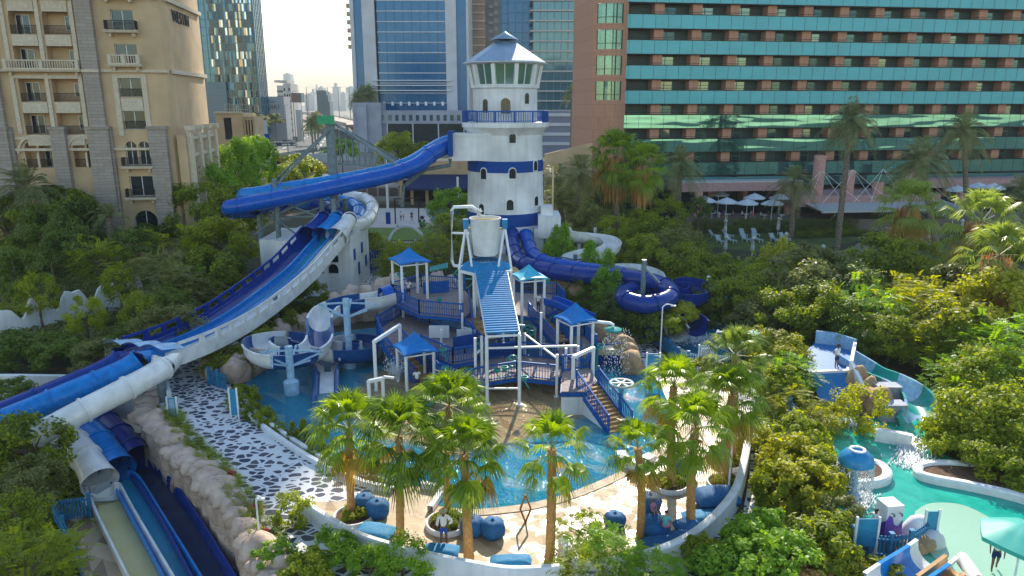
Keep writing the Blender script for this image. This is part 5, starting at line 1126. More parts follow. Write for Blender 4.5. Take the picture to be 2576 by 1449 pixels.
# lower right sidewalls, net panels and mesh windows
for (a, c, z0, z1, m) in (((1065,740),(1130,735),3.4,4.5,'bluerail'),((1225,900),(1300,890),1.2,2.3,'bandblue'),((1140,880),(1200,870),2.0,3.0,'bandblue'),((1250,760),(1290,752),2.8,3.9,'royal')):
    p, q = G(*a, z0), G(*c, z0); b = MB(); b.bar(Vector((p.x,p.y,(z0+z1)/2)), Vector((q.x,q.y,(z0+z1)/2)), .08, z1-z0); b.build('blue_panel', M[m], PS)
for i, (a, r) in enumerate((((1165,725),.95),((1290,905),.42),((1395,820),.5),((1330,850),.45))):
    p = G(*a, 3.4 if i == 0 else 2.0); p.z = [4.3,1.9,2.4,2.6][i]; b = MB()
    for k in range(24):
        t0, t1 = 2*math.pi*k/24, 2*math.pi*(k+1)/24; b.bar(p+Vector((r*math.cos(t0), 0, r*math.sin(t0))), p+Vector((r*math.cos(t1), 0, r*math.sin(t1))), .1)
    for k in range(5):
        t = 2*math.pi*k/5; b.bar(p, p+Vector((r*math.cos(t), 0, r*math.sin(t))), .28 if i == 0 else .1, .07)
    b.build('water_wheel', M['teal'], PS)
# tipping bucket tower
BD = 60.0; bx = A(1221,600,BD).x; zb, zt_ = A(1221,640,BD).z, A(1221,548,BD).z
b = MB(); rt = A(1259,548,BD).x-bx; rb = A(1252,640,BD).x-bx
b.lathe((bx,BD,0), [(.02,zb),(rb*.96,zb),(rb,zb+.1),(rt,zt_-.08),(rt+.06,zt_-.08),(rt+.06,zt_+.02),(rt-.05,zt_+.02),(rt-.07,zt_-.2),(rb-.06,zb+.3),(.02,zb+.3)], 36); b.build('bucket', M['whiteplastic'], PS, auto='n')
b = MB(); b.lathe((bx,BD,zt_-.35), [(.01,0),(rt-.09,0)], 24); b.build('bucket_water', mat('murky_bucket_water', (.12,.09,.04), .05), PS)
b = MB(); b.bar((bx-rt-.3,BD,zt_-.9),(bx+rt+.3,BD,zt_-.9),.16); b.bar((bx-rt*.9,BD,zt_-.1),(bx+rt*.9,BD,zt_-.1),.12); b.build('bucket_axle', mat('gold_bar', (.5,.35,.1), .4), PS)
zo = A(1221,676,BD).z; RO = A(1290,676,BD-1).x-A(1222,676,BD-1).x
for s in (-1, 1):
    px = bx+s*(rt+.35); b = MB()
    for dx, dy in ((-.55,-1.2),(.55,-1.2),(-.5,1.2),(.5,1.2)): b.bar((px,BD,zt_-.7),(px+dx,BD+dy,zo+.2),.14)
    b.build('bucket_frame', PW, PS); b = MB(); b.box(px-.22,BD-.22,zt_-.9,px+.22,BD+.22,zt_-.1); b.build('bearing_box', M['roofblue'], PS)
b = MB(); n = 8; ap = [(1.2, zo+.75), (RO, zo+.1)]
for k in range(8):
    a0, a1 = 2*math.pi*(k+.5)/8, 2*math.pi*(k+1.5)/8
    m_ = 7
    for j in range(m_):   # corrugated wedge
        t0, t1 = j/m_, (j+1)/m_
        P = [Vector((bx+r_*math.cos(a0), BD+r_*math.sin(a0), z)).lerp(Vector((bx+r_*math.cos(a1), BD+r_*math.sin(a1), z)), t) for t in (t0, (t0+t1)/2, t1) for r_, z in ap]
        P[2].z += .09; P[3].z += .09; b.add(P, [(0,1,3,2),(2,3,5,4)])
b.build('octagon_roof', M['roofblue'], PS)
b = MB(); oc = [Vector((bx+(RO+.05)*math.cos(2*math.pi*(k+.5)/8), BD+(RO+.05)*math.sin(2*math.pi*(k+.5)/8), zo)) for k in range(8)]
for k in range(8): b.bar(oc[k], oc[(k+1) % 8], .16, .22)
b.build('roof_ring', PW, PS)
for k in range(8):
    b = MB(); p = oc[k]; b.cyl((p.x,p.y,0),(p.x,p.y,zo+.05),.13,.13,10); b.build('post', PW, PS, auto='n')
# big corrugated spill chute
tl, tr_, bl, br = A(1196,684,57.5), A(1276,682,57.5), A(1224,840,46.6), A(1307,836,46.6); b = MB(); n = 30
for k in range(n):
    t0, t1, t2 = k/n, (k+.5)/n, (k+1)/n
    L = [tl.lerp(bl, t) for t in (t0, t1, t2)]; Q = [tr_.lerp(br, t) for t in (t0, t1, t2)]; b.add([L[0],Q[0],L[2],Q[2]], [(0,1,3,2)]); b.bar(L[1]+Vector((0,0,.03)), Q[1]+Vector((0,0,.03)), .13, .07)
b.build('spill_chute', M['roofblue'], PS)
b = MB(); dn = Vector((0,0,-.18)); b.bar(tl+dn, bl+dn, .14); b.bar(tr_+dn, br+dn, .14); b.bar(bl+dn, br+dn, .14); b.bar(tl.lerp(bl,.5)+dn, tr_.lerp(br,.5)+dn, .12); b.build('chute_frame', PW, PS)
for p in (bl, br):
    b = MB(); b.cyl((p.x,p.y,0),(p.x,p.y,p.z-.2),.12,.12,10); b.cyl((p.x,p.y,0),(p.x,p.y,.12),.24,.24,10); b.build('post', PW, PS, auto='n')
b = MB(); b.bar((bl.x,bl.y,bl.z-1.0),(br.x+3.9,br.y+.5,bl.z-1.0),.12); b.bar((bl.x,bl.y,1.25),(br.x,br.y,1.25),.1); b.build('cross_beam', PW, PS)
for u, v, zt in ((1197,1000,4.4),(1213,985,4.2),(1400,1000,3.2),(1165,900,3.8),(1320,930,3.0),(1360,925,4.5),(1266,925,4),(1112,930,3.3),(1040,905,2),(1422,985,3.3),(1452,975,3.2)): vpost(u, v, zt, .1)
for z, (a, c) in ((3.6,((1266,925),(1320,930))),(3.2,((1197,1000),(1213,985))),(2.9,((1320,930),(1400,1000))),(2.6,((1266,925),(1165,900)))):
    p, q = G(*a), G(*c); b = MB(); b.bar((p.x,p.y,z),(q.x,q.y,z),.11); b.build('cross_beam', PW, PS)
# overhead filling pipe and other white pipework
bp_ = lambda u, v, D=60: A(u, v, D)
pipe([bp_(1178,672),bp_(1142,668),bp_(1137,655),bp_(1136,530),bp_(1142,521),bp_(1188,520),bp_(1198,528)], .14); pipe([bp_(1136,586),bp_(1180,588)], .09)
def arch(a, c, z, r=.13, name='pipe_arch'):
    p, q = G(*a), G(*c); P = [Vector((p.x,p.y,0)), Vector((p.x,p.y,z-.3)), Vector((p.x,p.y,z-.1)).lerp(Vector((q.x,q.y,z)), .06)+Vector((0,0,0))]
    b = MB(); b.cyl((p.x,p.y,0),(p.x,p.y,z),r,r,12); b.cyl((q.x,q.y,0),(q.x,q.y,z),r,r,12); b.bar((p.x,p.y,z),(q.x,q.y,z),r*1.7)
    b.lathe((p.x,p.y,z), [(r,-.12),(r*1.2,0),(.01,.16)], 10); b.lathe((q.x,q.y,z), [(r,-.12),(r*1.2,0),(.01,.16)], 10); b.build(name, PW, PS, auto='n')
arch((947,985),(1010,935),3.75); arch((1440,1012),(1490,985),3.3); arch((930,1018),(965,1010),1.7)
pipe([A(965,948,45.5), A(990,951,46)], .1)
p = A(1482,808,53); pipe([p, A(1535,813,52), A(1542,817,51.9), A(1543,828,51.9)], .12); c = A(1543,830,51.9); b = MB(); b.lathe((c.x,c.y,c.z), [(.1,.2),(.6,-.05),(.66,.05),(.62,.08),(.1,.25)], 20); b.build('spray_dish', M['teal'], PS, smooth=True)
# teal blades and little guns
for u, v, z in ((1205,890,2.1),(1105,760,4.4),(1210,875,2.6),(1250,940,2.2),(1180,940,2.1),(1115,890,3.0),(1120,935,2.1),(1320,960,2.1),(1270,935,2.2)):
    p = G(u, v, z); b = MB(); b.lathe((p.x,p.y,p.z), [(.02,0),(.12,.05),(.26,.32),(.28,.36),(.2,.36)], 12); b.bar((p.x,p.y,p.z),(p.x+.3,p.y,p.z-.5),.06); b.build('water_cup', M['teal'], PS, smooth=True)
for (u, v, D) in ((1009,592,62),(1373,700,60)):
    p = A(u, v+95 if u < 1100 else v, D); b = MB(); b.lathe((p.x,p.y,p.z), [(.02,-.75),(.42,0),(.38,0)], 4); b.build('teal_cone', M['teal'], PS)
b = MB(); p = G(1085,702,3.9); 
for k in range(7): b.bar((p.x+k*.25,p.y,5.1+k*.06),(p.x+k*.25+.1,p.y-1.2,4.9+k*.06),.2,.06)
b.build('teal_slats', M['teal'], PS)
# open blue slide from the right landing and white barrels under the decks
b = MB(); b.sweep(spline([A(1378,752,59),A(1420,765,58),A(1455,785,57.5),A(1490,800,57)], 5), uprof(.55,.2), True); b.build('small_slide', M['royal'], PS, auto='n')
for u, v in ((1105,850),(1175,860),(880,0)):
    if v: 
        p = G(u, v, 2.0); b = MB(); b.box(p.x-.8,p.y,2.0,p.x+.8,p.y+.1,3.0); b.build('white_panel', M['white'], PS)
for u, v in ((1005,935),(1130,960)):
    p = G(u, v); b = MB(); b.cyl((p.x,p.y,0),(p.x,p.y,1.2),.7,.7,18); b.build('barrel', M['paleblue'], PS, auto='n')
# water falling from the bucket pipe and sprays
def droplets(name, label, n, fn, s=.05, cat='water'):
    rr = random.Random(hash(name+label) % 1000 if False else len(label)); b = MB()
    for _ in range(n):
        p = fn(rr); q = s*rr.uniform(.5, 1.4); b.add([p+Vector((q,0,0)), p+Vector((-q*.5,q*.8,0)), p+Vector((-q*.5,-q*.8,0)), p+Vector((0,0,q*2.6)), p+Vector((0,0,-q*1.6))], [(0,1,3),(1,2,3),(2,0,3),(1,0,4),(2,1,4),(0,2,4)])
    o = b.build(name, M['spray'], None, smooth=True); tag(o, label, cat); o['kind'] = 'stuff'; return o
M['spray'] = mat('white_water_drops', (.8,.84,.88), .1, var=0); 
_c = A(1205,545,BD)
droplets('falling_water', 'short stream of white water falling from the overhead pipe into the bucket', 160, lambda r: A(1199+r.random()**.5*10, 527+r.random()*18, BD)+Vector((r.gauss(0,.05), r.gauss(0,.1), 0)), .04)
_c2 = G(997,962)
def fount(r):
    t = r.random(); a = r.uniform(0, 6.28); ra = .9*t+r.gauss(0,.07); return Vector((_c2.x+ra*math.cos(a), _c2.y+ra*math.sin(a), .3+2.0*t-.9*t*t*r.random()*2))
droplets('water_fan', 'flared fan of white spray left of the canopy stairs', 420, fount, .035)
_c3 = A(1543,830,51.9)
droplets('water_curtain', 'thin curtain of drops falling from the green dish onto the rocks', 380, lambda r: Vector((_c3.x+r.uniform(-.7,1.3), _c3.y+r.uniform(-.8,.8), r.uniform(.2, _c3.z-.1))), .03)
# spray table and feature near the right rim
for i, (u, v, zt, r_) in enumerate(((1560,1055,2.5,.78),(1500,930,1.9,.6),)):
    p = G(u, v); o = thing('spray_table', ['teal spoked round water table on a single post right of the stairs', 'small green water table on a post beside the right canopy'][i], 'fountain', p[:]); b = MB(); b.cyl((p.x,p.y,0),(p.x,p.y,zt),.13,.13,12); b.cyl((p.x,p.y,.0),(p.x,p.y,.35),.3,.22,12); b.build('post', M['teal'] if i else M['fenceblue'], o, auto='n')
    b = MB(); b.lathe((p.x,p.y,zt), [(r_-.12,0),(r_,-.05),(r_+.04,.03),(r_,.1),(r_-.12,.06),(r_-.12,0)], 28)
    for k in range(6): t = math.pi*k/3; b.bar((p.x,p.y,zt+.03),(p.x+r_*math.cos(t),p.y+r_*math.sin(t),zt+.03),.06)
    b.lathe((p.x,p.y,zt), [(.01,.14),(.18,.1),(.2,-.05)], 12); b.build('dish', mat('grey_green_dish', (.4,.45,.4), .4) if i == 0 else M['teal'], o, auto='n')
# trough feature
p = G(1520,915); o = thing('water_trough', 'cream and teal water trough feature between the rocks and the stairs', 'fountain', p[:]); b = MB(); b.box(p.x-1.4,p.y-.5,.9,p.x+1.3,p.y+.6,1.35); b.build('trough', mat('cream_plastic', (.55,.5,.3), .4), o); b = MB(); b.bar((p.x-1.5,p.y-.6,1.6),(p.x+1.9,p.y-.2,1.9),.09); b.box(p.x-1.2,p.y-.4,.1,p.x-.1,p.y+.4,.9); b.box(p.x+.1,p.y-.5,.1,p.x+1.1,p.y+.3,.9); b.build('stand', M['bandblue'], o)
# floating blue toys in the shallow water
for i, (u, v) in enumerate(((1045,1010),(1075,1018),(1098,1002))):
    p = G(u, v, .05); b = MB(); b.lathe((p.x,p.y,.06), [(.3,0),(.5,.06),(.5,.18),(.3,.22)], 14); tag(b.build('float_ring', M['roofblue'], smooth=True), ['blue float ring in the shallows, nearest the striped slide', 'middle blue float ring behind the palm heads', 'blue float ring nearest the stairs'][i], 'float')
# ================================================================ vegetation
def leafcloud(seed, ncl, nleaf, L, Wd, clr=.3, flat=1.0, up=.35, shell=.62, style='round', droop=0.0):
    """unit-radius crown of single leaf faces gathered in clumps"""
    rr = random.Random(seed); b = MB(); cl = []
    for _ in range(ncl*3):
        if len(cl) >= ncl: break
        t = rr.uniform(0, 2*math.pi); z = rr.uniform(-.75, 1); rad = rr.uniform(shell, 1)**.7
        if style == 'cone': z = rr.uniform(-1, 1); rr_ = (1-(z+1)/2)**.8*.9+.06; c = Vector((math.cos(t)*rr_*rr.uniform(.3,1), math.sin(t)*rr_*rr.uniform(.3,1), z))
        elif style == 'box': c = Vector((rr.uniform(-1,1), rr.uniform(-1,1), rr.uniform(-.8,1)))
        else:
            s = math.sqrt(max(0, 1-z*z)); k = 1+.22*noise.noise(Vector((math.cos(t)*1.7, math.sin(t)*1.7, z*1.7+seed*5))); c = Vector((s*math.cos(t), s*math.sin(t), z*flat))*rad*k*.86
        if any((c-q[0]).length < .13 for q in cl) and rr.random() < .6: continue
        cl.append((c, clr*rr.uniform(.6, 1.25)))
    per = nleaf//max(1, len(cl))
    for c, r in cl:
        out = c.normalized() if c.length > .01 else Vector((0,0,1))
        if style == 'feather':
            # arching fronds of paired leaflets
            for f in range(max(3, per//14)):
                d = Vector((rr.gauss(0,1), rr.gauss(0,1), rr.gauss(.2,.5)))+out*.8; d.normalize(); p0 = c+Vector((rr.gauss(0,r*.4), rr.gauss(0,r*.4), rr.gauss(0,r*.3))); fl = r*rr.uniform(.7,1.2)
                sd = d.cross(Vector((0,0,1)));  sd = sd.normalized() if sd.length > .05 else Vector((1,0,0))
                for k in range(7):
                    t = (k+1)/7; p = p0+d*fl*t+Vector((0,0,-.35*fl*t*t))
                    for s in (-1, 1):
                        e = (sd*s+d*.45+Vector((0,0,-.25+rr.gauss(0,.12)))).normalized()*L*rr.uniform(.8,1.2); w_ = d*Wd*.5
                        b.add([p, p+e*.5+w_, p+e, p+e*.5-w_], [(0,1,2,3)])
            continue
        for _ in range(per):
            q = Vector((rr.gauss(0,1), rr.gauss(0,1), rr.gauss(0,.8))); q.normalize(); p = c+q*r*rr.random()**.45
            n = (q*.6+out*.5+Vector((0,0,up))+Vector((rr.gauss(0,.5), rr.gauss(0,.5), rr.gauss(0,.5)))).normalized()
            t = n.cross(Vector((rr.gauss(0,1), rr.gauss(0,1), rr.gauss(0,1)-droop))).normalized(); s = n.cross(t); l = L*rr.uniform(.7,1.3); w_ = Wd*rr.uniform(.7,1.3)
            b.add([p-t*l*.5, p+s*w_*.5-n*l*.06, p+t*l*.5-n*l*.12*(1+droop*3), p-s*w_*.5-n*l*.06], [(0,1,2,3)])
    me = bpy.data.meshes.new('crown'); me.from_pydata([tuple(x) for x in b.v], [], b.f); return me
CROWN = {
 'a': [leafcloud(s, 42, 6200, .1, .058, .25) for s in (1, 2, 3)],          # broad-leaved round crown
 'd': [leafcloud(s, 52, 7000, .085, .045, .22) for s in (4, 5)],        # dense dark
 'f': [leafcloud(s, 64, 6000, .1, .035, .34, .8, style='feather') for s in (6, 7, 8)],
 's': [leafcloud(s, 34, 3000, .1, .06, .24, droop=.6) for s in (9, 10)],           # sparse young tree
 'n': [leafcloud(s, 40, 4200, .14, .08, .24) for s in (15, 16)],         # near, big leaves
 'c': [leafcloud(s, 60, 5000, .1, .05, .2, style='cone') for s in (11, 12)],
 'h': [leafcloud(s, 90, 6500, .075, .045, .3, style='box') for s in (13, 14)]}
def trunkmesh(seed):
    rr = random.Random(seed); b = MB(); P = [Vector((0,0,0)), Vector((.05*rr.uniform(-1,1), .05*rr.uniform(-1,1), .4)), Vector((.08*rr.uniform(-1,1), .08*rr.uniform(-1,1), .75)), Vector((0,0,1.0))]
    b.tube(spline(P, 3), lambda i: .085*(1-.055*i), 8); 
    for k in range(6):
        a = k*1.05+rr.random(); q = P[2]+Vector((0,0,-.12+.06*k)); e = Vector((.5*math.cos(a), .5*math.sin(a), 1.1+.12*rr.random())); b.tube([q, q.lerp(e, .5)+Vector((.04, 0, -.03)), e], lambda i: [.045,.03,.012][i], 6)
    me = bpy.data.meshes.new('trunk'); me.from_pydata([tuple(x) for x in b.v], [], b.f); me.materials.append(M['trunk']); me.polygons.foreach_set('use_smooth', [True]*len(me.polygons)); return me
TR = [trunkmesh(s) for s in range(4)]
CM = {}
def crown_mesh(kind, i, m):
    key = (kind, i, m)
    if key not in CM: me = CROWN[kind][i].copy(); me.materials.append(M[m]); CM[key] = me
    return CM[key]
tn = 0
def tree(u, v, D, r, kind, m, label, name='tree', cat='tree', sq=1.0, wx=1.0, trunk=True, group=None, z0=0.0, rz=None):
    """crown centre seen at u, v at distance D, crown radius r in metres"""
    global tn; tn += 1; p = A(u, v, D); zc = max(p.z, z0+r*sq*.55); root = bpy.data.objects.new(name, None); COL.objects.link(root); root.location = (p.x, p.y, z0); root.empty_display_size = .2
    tag(root, label, cat, group); ms = crown_mesh(kind, tn % len(CROWN[kind]), m); c = bpy.data.objects.new('crown' if trunk else 'foliage', ms); COL.objects.link(c); c.parent = root; c.location = (0,0,zc-z0); c.scale = (r*wx, r, r*sq); c.rotation_euler = (0, 0, rnd.uniform(0, 6.28) if rz is None else rz)
    if trunk:
        t = bpy.data.objects.new('trunk', TR[tn % 4]); COL.objects.link(t); t.parent = root; h = zc-z0; t.scale = (min(r, 3)*.75, min(r, 3)*.75, h); t.rotation_euler = (0,0,rnd.uniform(0,6.28))
    return root
# ---------------- palms
def fan_crown(seed, nf=34, old=.5):
    rr = random.Random(seed); b = MB()
    for i in range(nf):
        t = i/(nf-1); el = R(84-140*t**1.25+rr.uniform(-9,9)); az = i*2.399+rr.uniform(-.25,.25); pl = .38+.30*min(1, t*2)+rr.uniform(-.05,.05)
        d = Vector((math.cos(el)*math.cos(az), math.cos(el)*math.sin(az), math.sin(el))); side = Vector((-math.sin(az), math.cos(az), 0)); n = side.cross(d).normalized()*-1
        if n.z < 0 and t < .6: n = -n
        h = d*pl+Vector((0,0,-.06*t)); b.cur = 1; w_ = .012; b.add([side*w_, h+side*w_, h-side*w_, -side*w_], [(0,1,2,3)]); b.cur = 2 if t > .86 and rr.random() < .7 else 0
        ns = 25; fl = rr.uniform(.5,.66)*(.8 if t < .08 else 1); spread = R(100 if t > .1 else 45)
        for k in range(ns):
            a = -spread+2*spread*k/(ns-1); L = fl*(1-.28*abs(a/spread)**2)*rr.uniform(.9,1.08); dr = (d*math.cos(a)+side*math.sin(a)).normalized(); fold = .1*math.cos(a)
            wv = (side*math.cos(a)-d*math.sin(a))*.022; m1 = h+dr*L*.5+n*fold*.3+Vector((0,0,-.02)); tip = h+dr*L+Vector((0,0,-.12-.14*t-.1*rr.random()))
            b.add([h, m1-wv, tip, m1+wv+n*.012], [(0,1,2,3)])
    return b
def fan_mesh(seed, nf, name, col):
    b = fan_crown(seed, nf); me = bpy.data.meshes.new(name); me.from_pydata([tuple(x) for x in b.v], [], b.f); me.materials.append(M[col]); me.materials.append(M['petiole']); me.materials.append(M['oldfan']); me.polygons.foreach_set('material_index', b.m); return me
M['oldfan'] = leafmat('yellowing_fan_leaves', (.12,.1,.02), (.4,.27,.05), .4); M['petiole'] = mat('pale_green_leaf_stalk', (.25,.28,.1), .6); M['fanpale'] = leafmat('pale_fan_palm_leaves', (.07,.12,.03), (.24,.32,.06), .42, .4)
FM = [fan_mesh(s, 42, 'crown', 'fan') for s in (1, 2, 3)]; FM2 = [fan_mesh(s, 34, 'crown', 'fanpale') for s in (4, 5)]; FM3 = [fan_mesh(s, 26, 'crown', 'fan') for s in (6, 7)]
def skirt_mesh(seed):
    rr = random.Random(seed); b = MB()
    for k in range(520):
        a = rr.uniform(0, 6.28); r0 = rr.uniform(.12,.42); z0 = rr.uniform(-.55,.1); L = rr.uniform(.3,.75); o = Vector((math.cos(a), math.sin(a), 0)); s = Vector((-math.sin(a), math.cos(a), 0))*rr.uniform(.015,.04); p = o*r0+Vector((0,0,z0)); q = o*(r0*rr.uniform(.75,1.25))+Vector((0,0,z0-L)); b.add([p-s, (p+q)*.5+s*1.4+o*.03, q, (p+q)*.5-s*1.4], [(0,1,2,3)])
    me = bpy.data.meshes.new('dead_leaf_skirt'); me.from_pydata([tuple(x) for x in b.v], [], b.f); me.materials.append(M['skirt']); return me
SKM = [skirt_mesh(1), skirt_mesh(2)]
def palmtrunk(par, base, top, r0, r1, m, rings=True, lean=.0):
    b = MB(); base = Vector(base); top = Vector(top); H = (top-base).length; n = max(6, int(H/.16)); P = []
    for k in range(n+1):
        t = k/n; p = base.lerp(top, t); p.x += math.sin(t*math.pi)*lean; P.append(p)
    b.tube(P, lambda i: (r0+(r1-r0)*min(1, i/n)+(.12*r0 if i < 2 else 0))*(1+(.045 if rings and i % 2 else -.02)), 12); return b.build('trunk', m, par, smooth=True)
pn = 0
def fanpalm(ub, vb, uc, vc, r, label, set_=FM, r0=.2, r1=.17, m='palmtrunk', skirt=0, name='fan_palm', D=None, group=None, tilt=0.0):
    global pn; pn += 1; g = G(ub, vb, .04) if D is None else A(ub, vb, D); 
    if D is not None: g.z = 0
    c = A(uc, vc, g.y); root = thing(name, label, 'palm tree', (g.x, g.y, g.z), 0, group); ztop = c.z-r*.1
    palmtrunk(root, (g.x, g.y, g.z), (c.x, g.y, ztop), r0, r1, M[m], lean=rnd.uniform(-.13,.13)); tilt = rnd.uniform(-.16,.16); r *= rnd.uniform(.93,1.06)
    o = bpy.data.objects.new('crown', set_[pn % len(set_)]); COL.objects.link(o); o.parent = root; o.location = (c.x-g.x, 0, ztop-g.z); o.scale = (r, r, r*1.18); o.rotation_euler = (tilt, 0, rnd.uniform(0, 6.28))
    if skirt:
        s = bpy.data.objects.new('dead_leaf_skirt', SKM[pn % 2]); COL.objects.link(s); s.parent = root; s.location = (c.x-g.x, 0, ztop-g.z-.1*r); s.scale = (r*.95, r*.95, r*skirt)
    return root
for a in ((885,1300,878,1068,1.95,'leftmost tall fan palm on the deck, growing from the round planter beside two beanbags',FM,.2,.17),
          (1007,1375,1003,1085,2.05,'fan palm second from the left on the deck, behind the white wall',FM,.2,.16),
          (1128,1300,1130,1010,2.0,'fan palm rooted in the planter behind the man in a straw hat',FM,.19,.15),
          (1180,1405,1168,1130,1.9,'fan palm right in front of the two middle beanbags',FM,.22,.19),
          (1383,1408,1388,1120,1.72,'short fan palm right of the rusty diamond sculpture',FM3,.22,.19),
          (1610,1352,1605,1120,1.45,'small open fan palm in front of the woman on the beanbag',FM3,.2,.17),
          (1690,1225,1695,965,1.85,'tall fan palm in the round planter at the right of the deck',FM,.25,.2),
          (1738,1325,1750,1065,1.75,'fan palm rising from the cushions near the right end of the wall',FM,.23,.2),
          (1828,1215,1842,985,1.85,'rightmost fan palm on the deck, in the planter against the wall',FM,.25,.2),
          (1838,1165,1850,885,1.8,'pale green fan palm furthest back at the right end of the deck',FM2,.25,.2)):
    fanpalm(*a[:5], a[5], a[6], a[7], a[8], group='fan palms on the pool deck')
for u, vb, uc, vc, r, D, lb, st in ((1553,600,1550,385,3.5,98,'skirted fan palm right of the lighthouse, left of a pair',FM),(1600,600,1617,408,3.2,96,'skirted fan palm right of the lighthouse, right of a pair with the lower crown',FM),(2280,620,2290,512,3.3,82,'bright skirted fan palm beside the golf cart',FM2),(2440,700,2470,548,3.6,70,'bright skirted fan palm with the widest crown near the right edge',FM2),(2487,810,2515,632,3.0,60,'lowest skirted fan palm near the right edge',FM2)):
    fanpalm(u, vb, uc, vc, r, lb, st, .42, .36, 'greytrunk', skirt=1.5, D=D, group='skirted fan palms in the hotel garden')
fanpalm(1115,660,1118,578,2.6,'small fan palm beside the playground lawn',FM2,D=92); fanpalm(880,545,892,505,1.8,'small fan palm behind the white tube',FM,D=125) if False else None
def date_mesh(seed, nf=46, sparse=False):
    rr = random.Random(seed); b = MB()
    for i in range(nf):
        t = i/(nf-1); el = R(85-(120 if not sparse else 70)*t+rr.uniform(-8,8)); az = i*2.399+rr.uniform(-.3,.3); d = Vector((math.cos(el)*math.cos(az), math.cos(el)*math.sin(az), math.sin(el))); side = Vector((-math.sin(az), math.cos(az), 0)); L = rr.uniform(.85,1.05); sag = .32+.3*max(0, math.cos(el))
        ax = []
        for k in range(15): s = k/14; ax.append(d*L*s+Vector((0,0,-sag*s**2.2)))
        for k in range(14): w_ = side*.008; b.add([ax[k]-w_, ax[k]+w_, ax[k+1]+w_, ax[k+1]-w_], [(0,1,2,3)])
        for k in range(2, 15):
          for h in (0, .5):
            if k == 14 and h: continue
            p = ax[k].lerp(ax[min(14, k+1)], h); dd = (ax[min(14, k+1)]-ax[k-1]).normalized(); ll = .22*math.sin(math.pi*(k/15)**.75)+.04
            for s in (-1, 1): e = (side*s*.8+dd*.6+Vector((0,0,.12-.25*rr.random()))).normalized()*ll; w_ = dd*.012; b.add([p-w_, p+e*.6+w_-Vector((0,0,.01)), p+e+Vector((0,0,-.03)), p+e*.5-w_], [(0,1,2,3)])
    me = bpy.data.meshes.new('crown'); me.from_pydata([tuple(x) for x in b.v], [], b.f); me.materials.append(M['date']); return me
DM = [date_mesh(1), date_mesh(2), date_mesh(3)]; DS = [date_mesh(4, 22, True)]
for u, vb, uc, vc, r, D, lb, sp in ((1465,600,1460,425,4.4,104,'dusty date palm between the lighthouse and the skirted palms',0),(1705,560,1712,408,4.6,112,'grey green date palm in front of the hotel, right of the skirted pair',0),(2112,560,2142,295,4.6,104,'tallest date palm with a leaning trunk in front of the hotel columns',0),(1990,600,1998,450,4.2,112,'silvery date palm beside the white parasols',0),(2362,640,2318,395,5.0,97,'wide drooping date palm right of the hotel columns',0),(2440,560,2425,325,5.0,114,'dark date palm against the hotel glass near the right edge',0),(2580,620,2575,480,4.6,100,'date palm cut off by the right edge of the picture',0),(290,700,272,540,3.0,86,'thin upright date palm in front of the stone hotel',1),(60,600,62,465,5.0,88,'big dull date palm at the left edge below the arches',0),(1420,600,1400,440,3.6,112,'dark date palm directly right of the lighthouse',0)):
    pn += 1; g = A(u, vb, D); c = A(uc, vc, D); root = thing('date_palm', lb, 'palm tree', (g.x, D, 0), 0, 'date palms in the hotel gardens'); palmtrunk(root, (g.x, D, 0), (c.x, D, c.z-.1*r), .42, .34, M['greytrunk'])
    o = bpy.data.objects.new('crown', (DS if sp else DM)[pn % (1 if sp else 3)]); COL.objects.link(o); o.parent = root; o.location = (c.x-g.x, 0, c.z-.1*r); o.scale = (r, r, r); o.rotation_euler = (0,0,rnd.uniform(0,6.28))
for i, (u, v, D, r) in enumerate(((912,238,335,6.5),(928,232,340,6),(896,248,330,5),(790,303,330,5.5),(783,312,300,5),(797,296,380,5.5),(660,348,300,6),(1438,236,300,5.5),(1478,315,240,5))):
    c = A(u, v, D); root = thing('street_palm', ['left palm on the podium corner by the blue tower','right palm on the podium corner by the blue tower','lowest palm below the podium corner','largest palm along the avenue median','nearest palm of the avenue median','far palm of the avenue median','palm beside the parked cars','palm in front of the balcony tower','palm between the grey office and the pink hotel end'][i], 'palm tree', (c.x, D, 0), 0, 'palms in the city behind'); palmtrunk(root, (c.x,D,0), (c.x,D,c.z), .4, .3, M['greytrunk'], False)
    o = bpy.data.objects.new('crown', DM[i % 3]); COL.objects.link(o); o.parent = root; o.location = (0,0,c.z); o.scale = (r,)*3
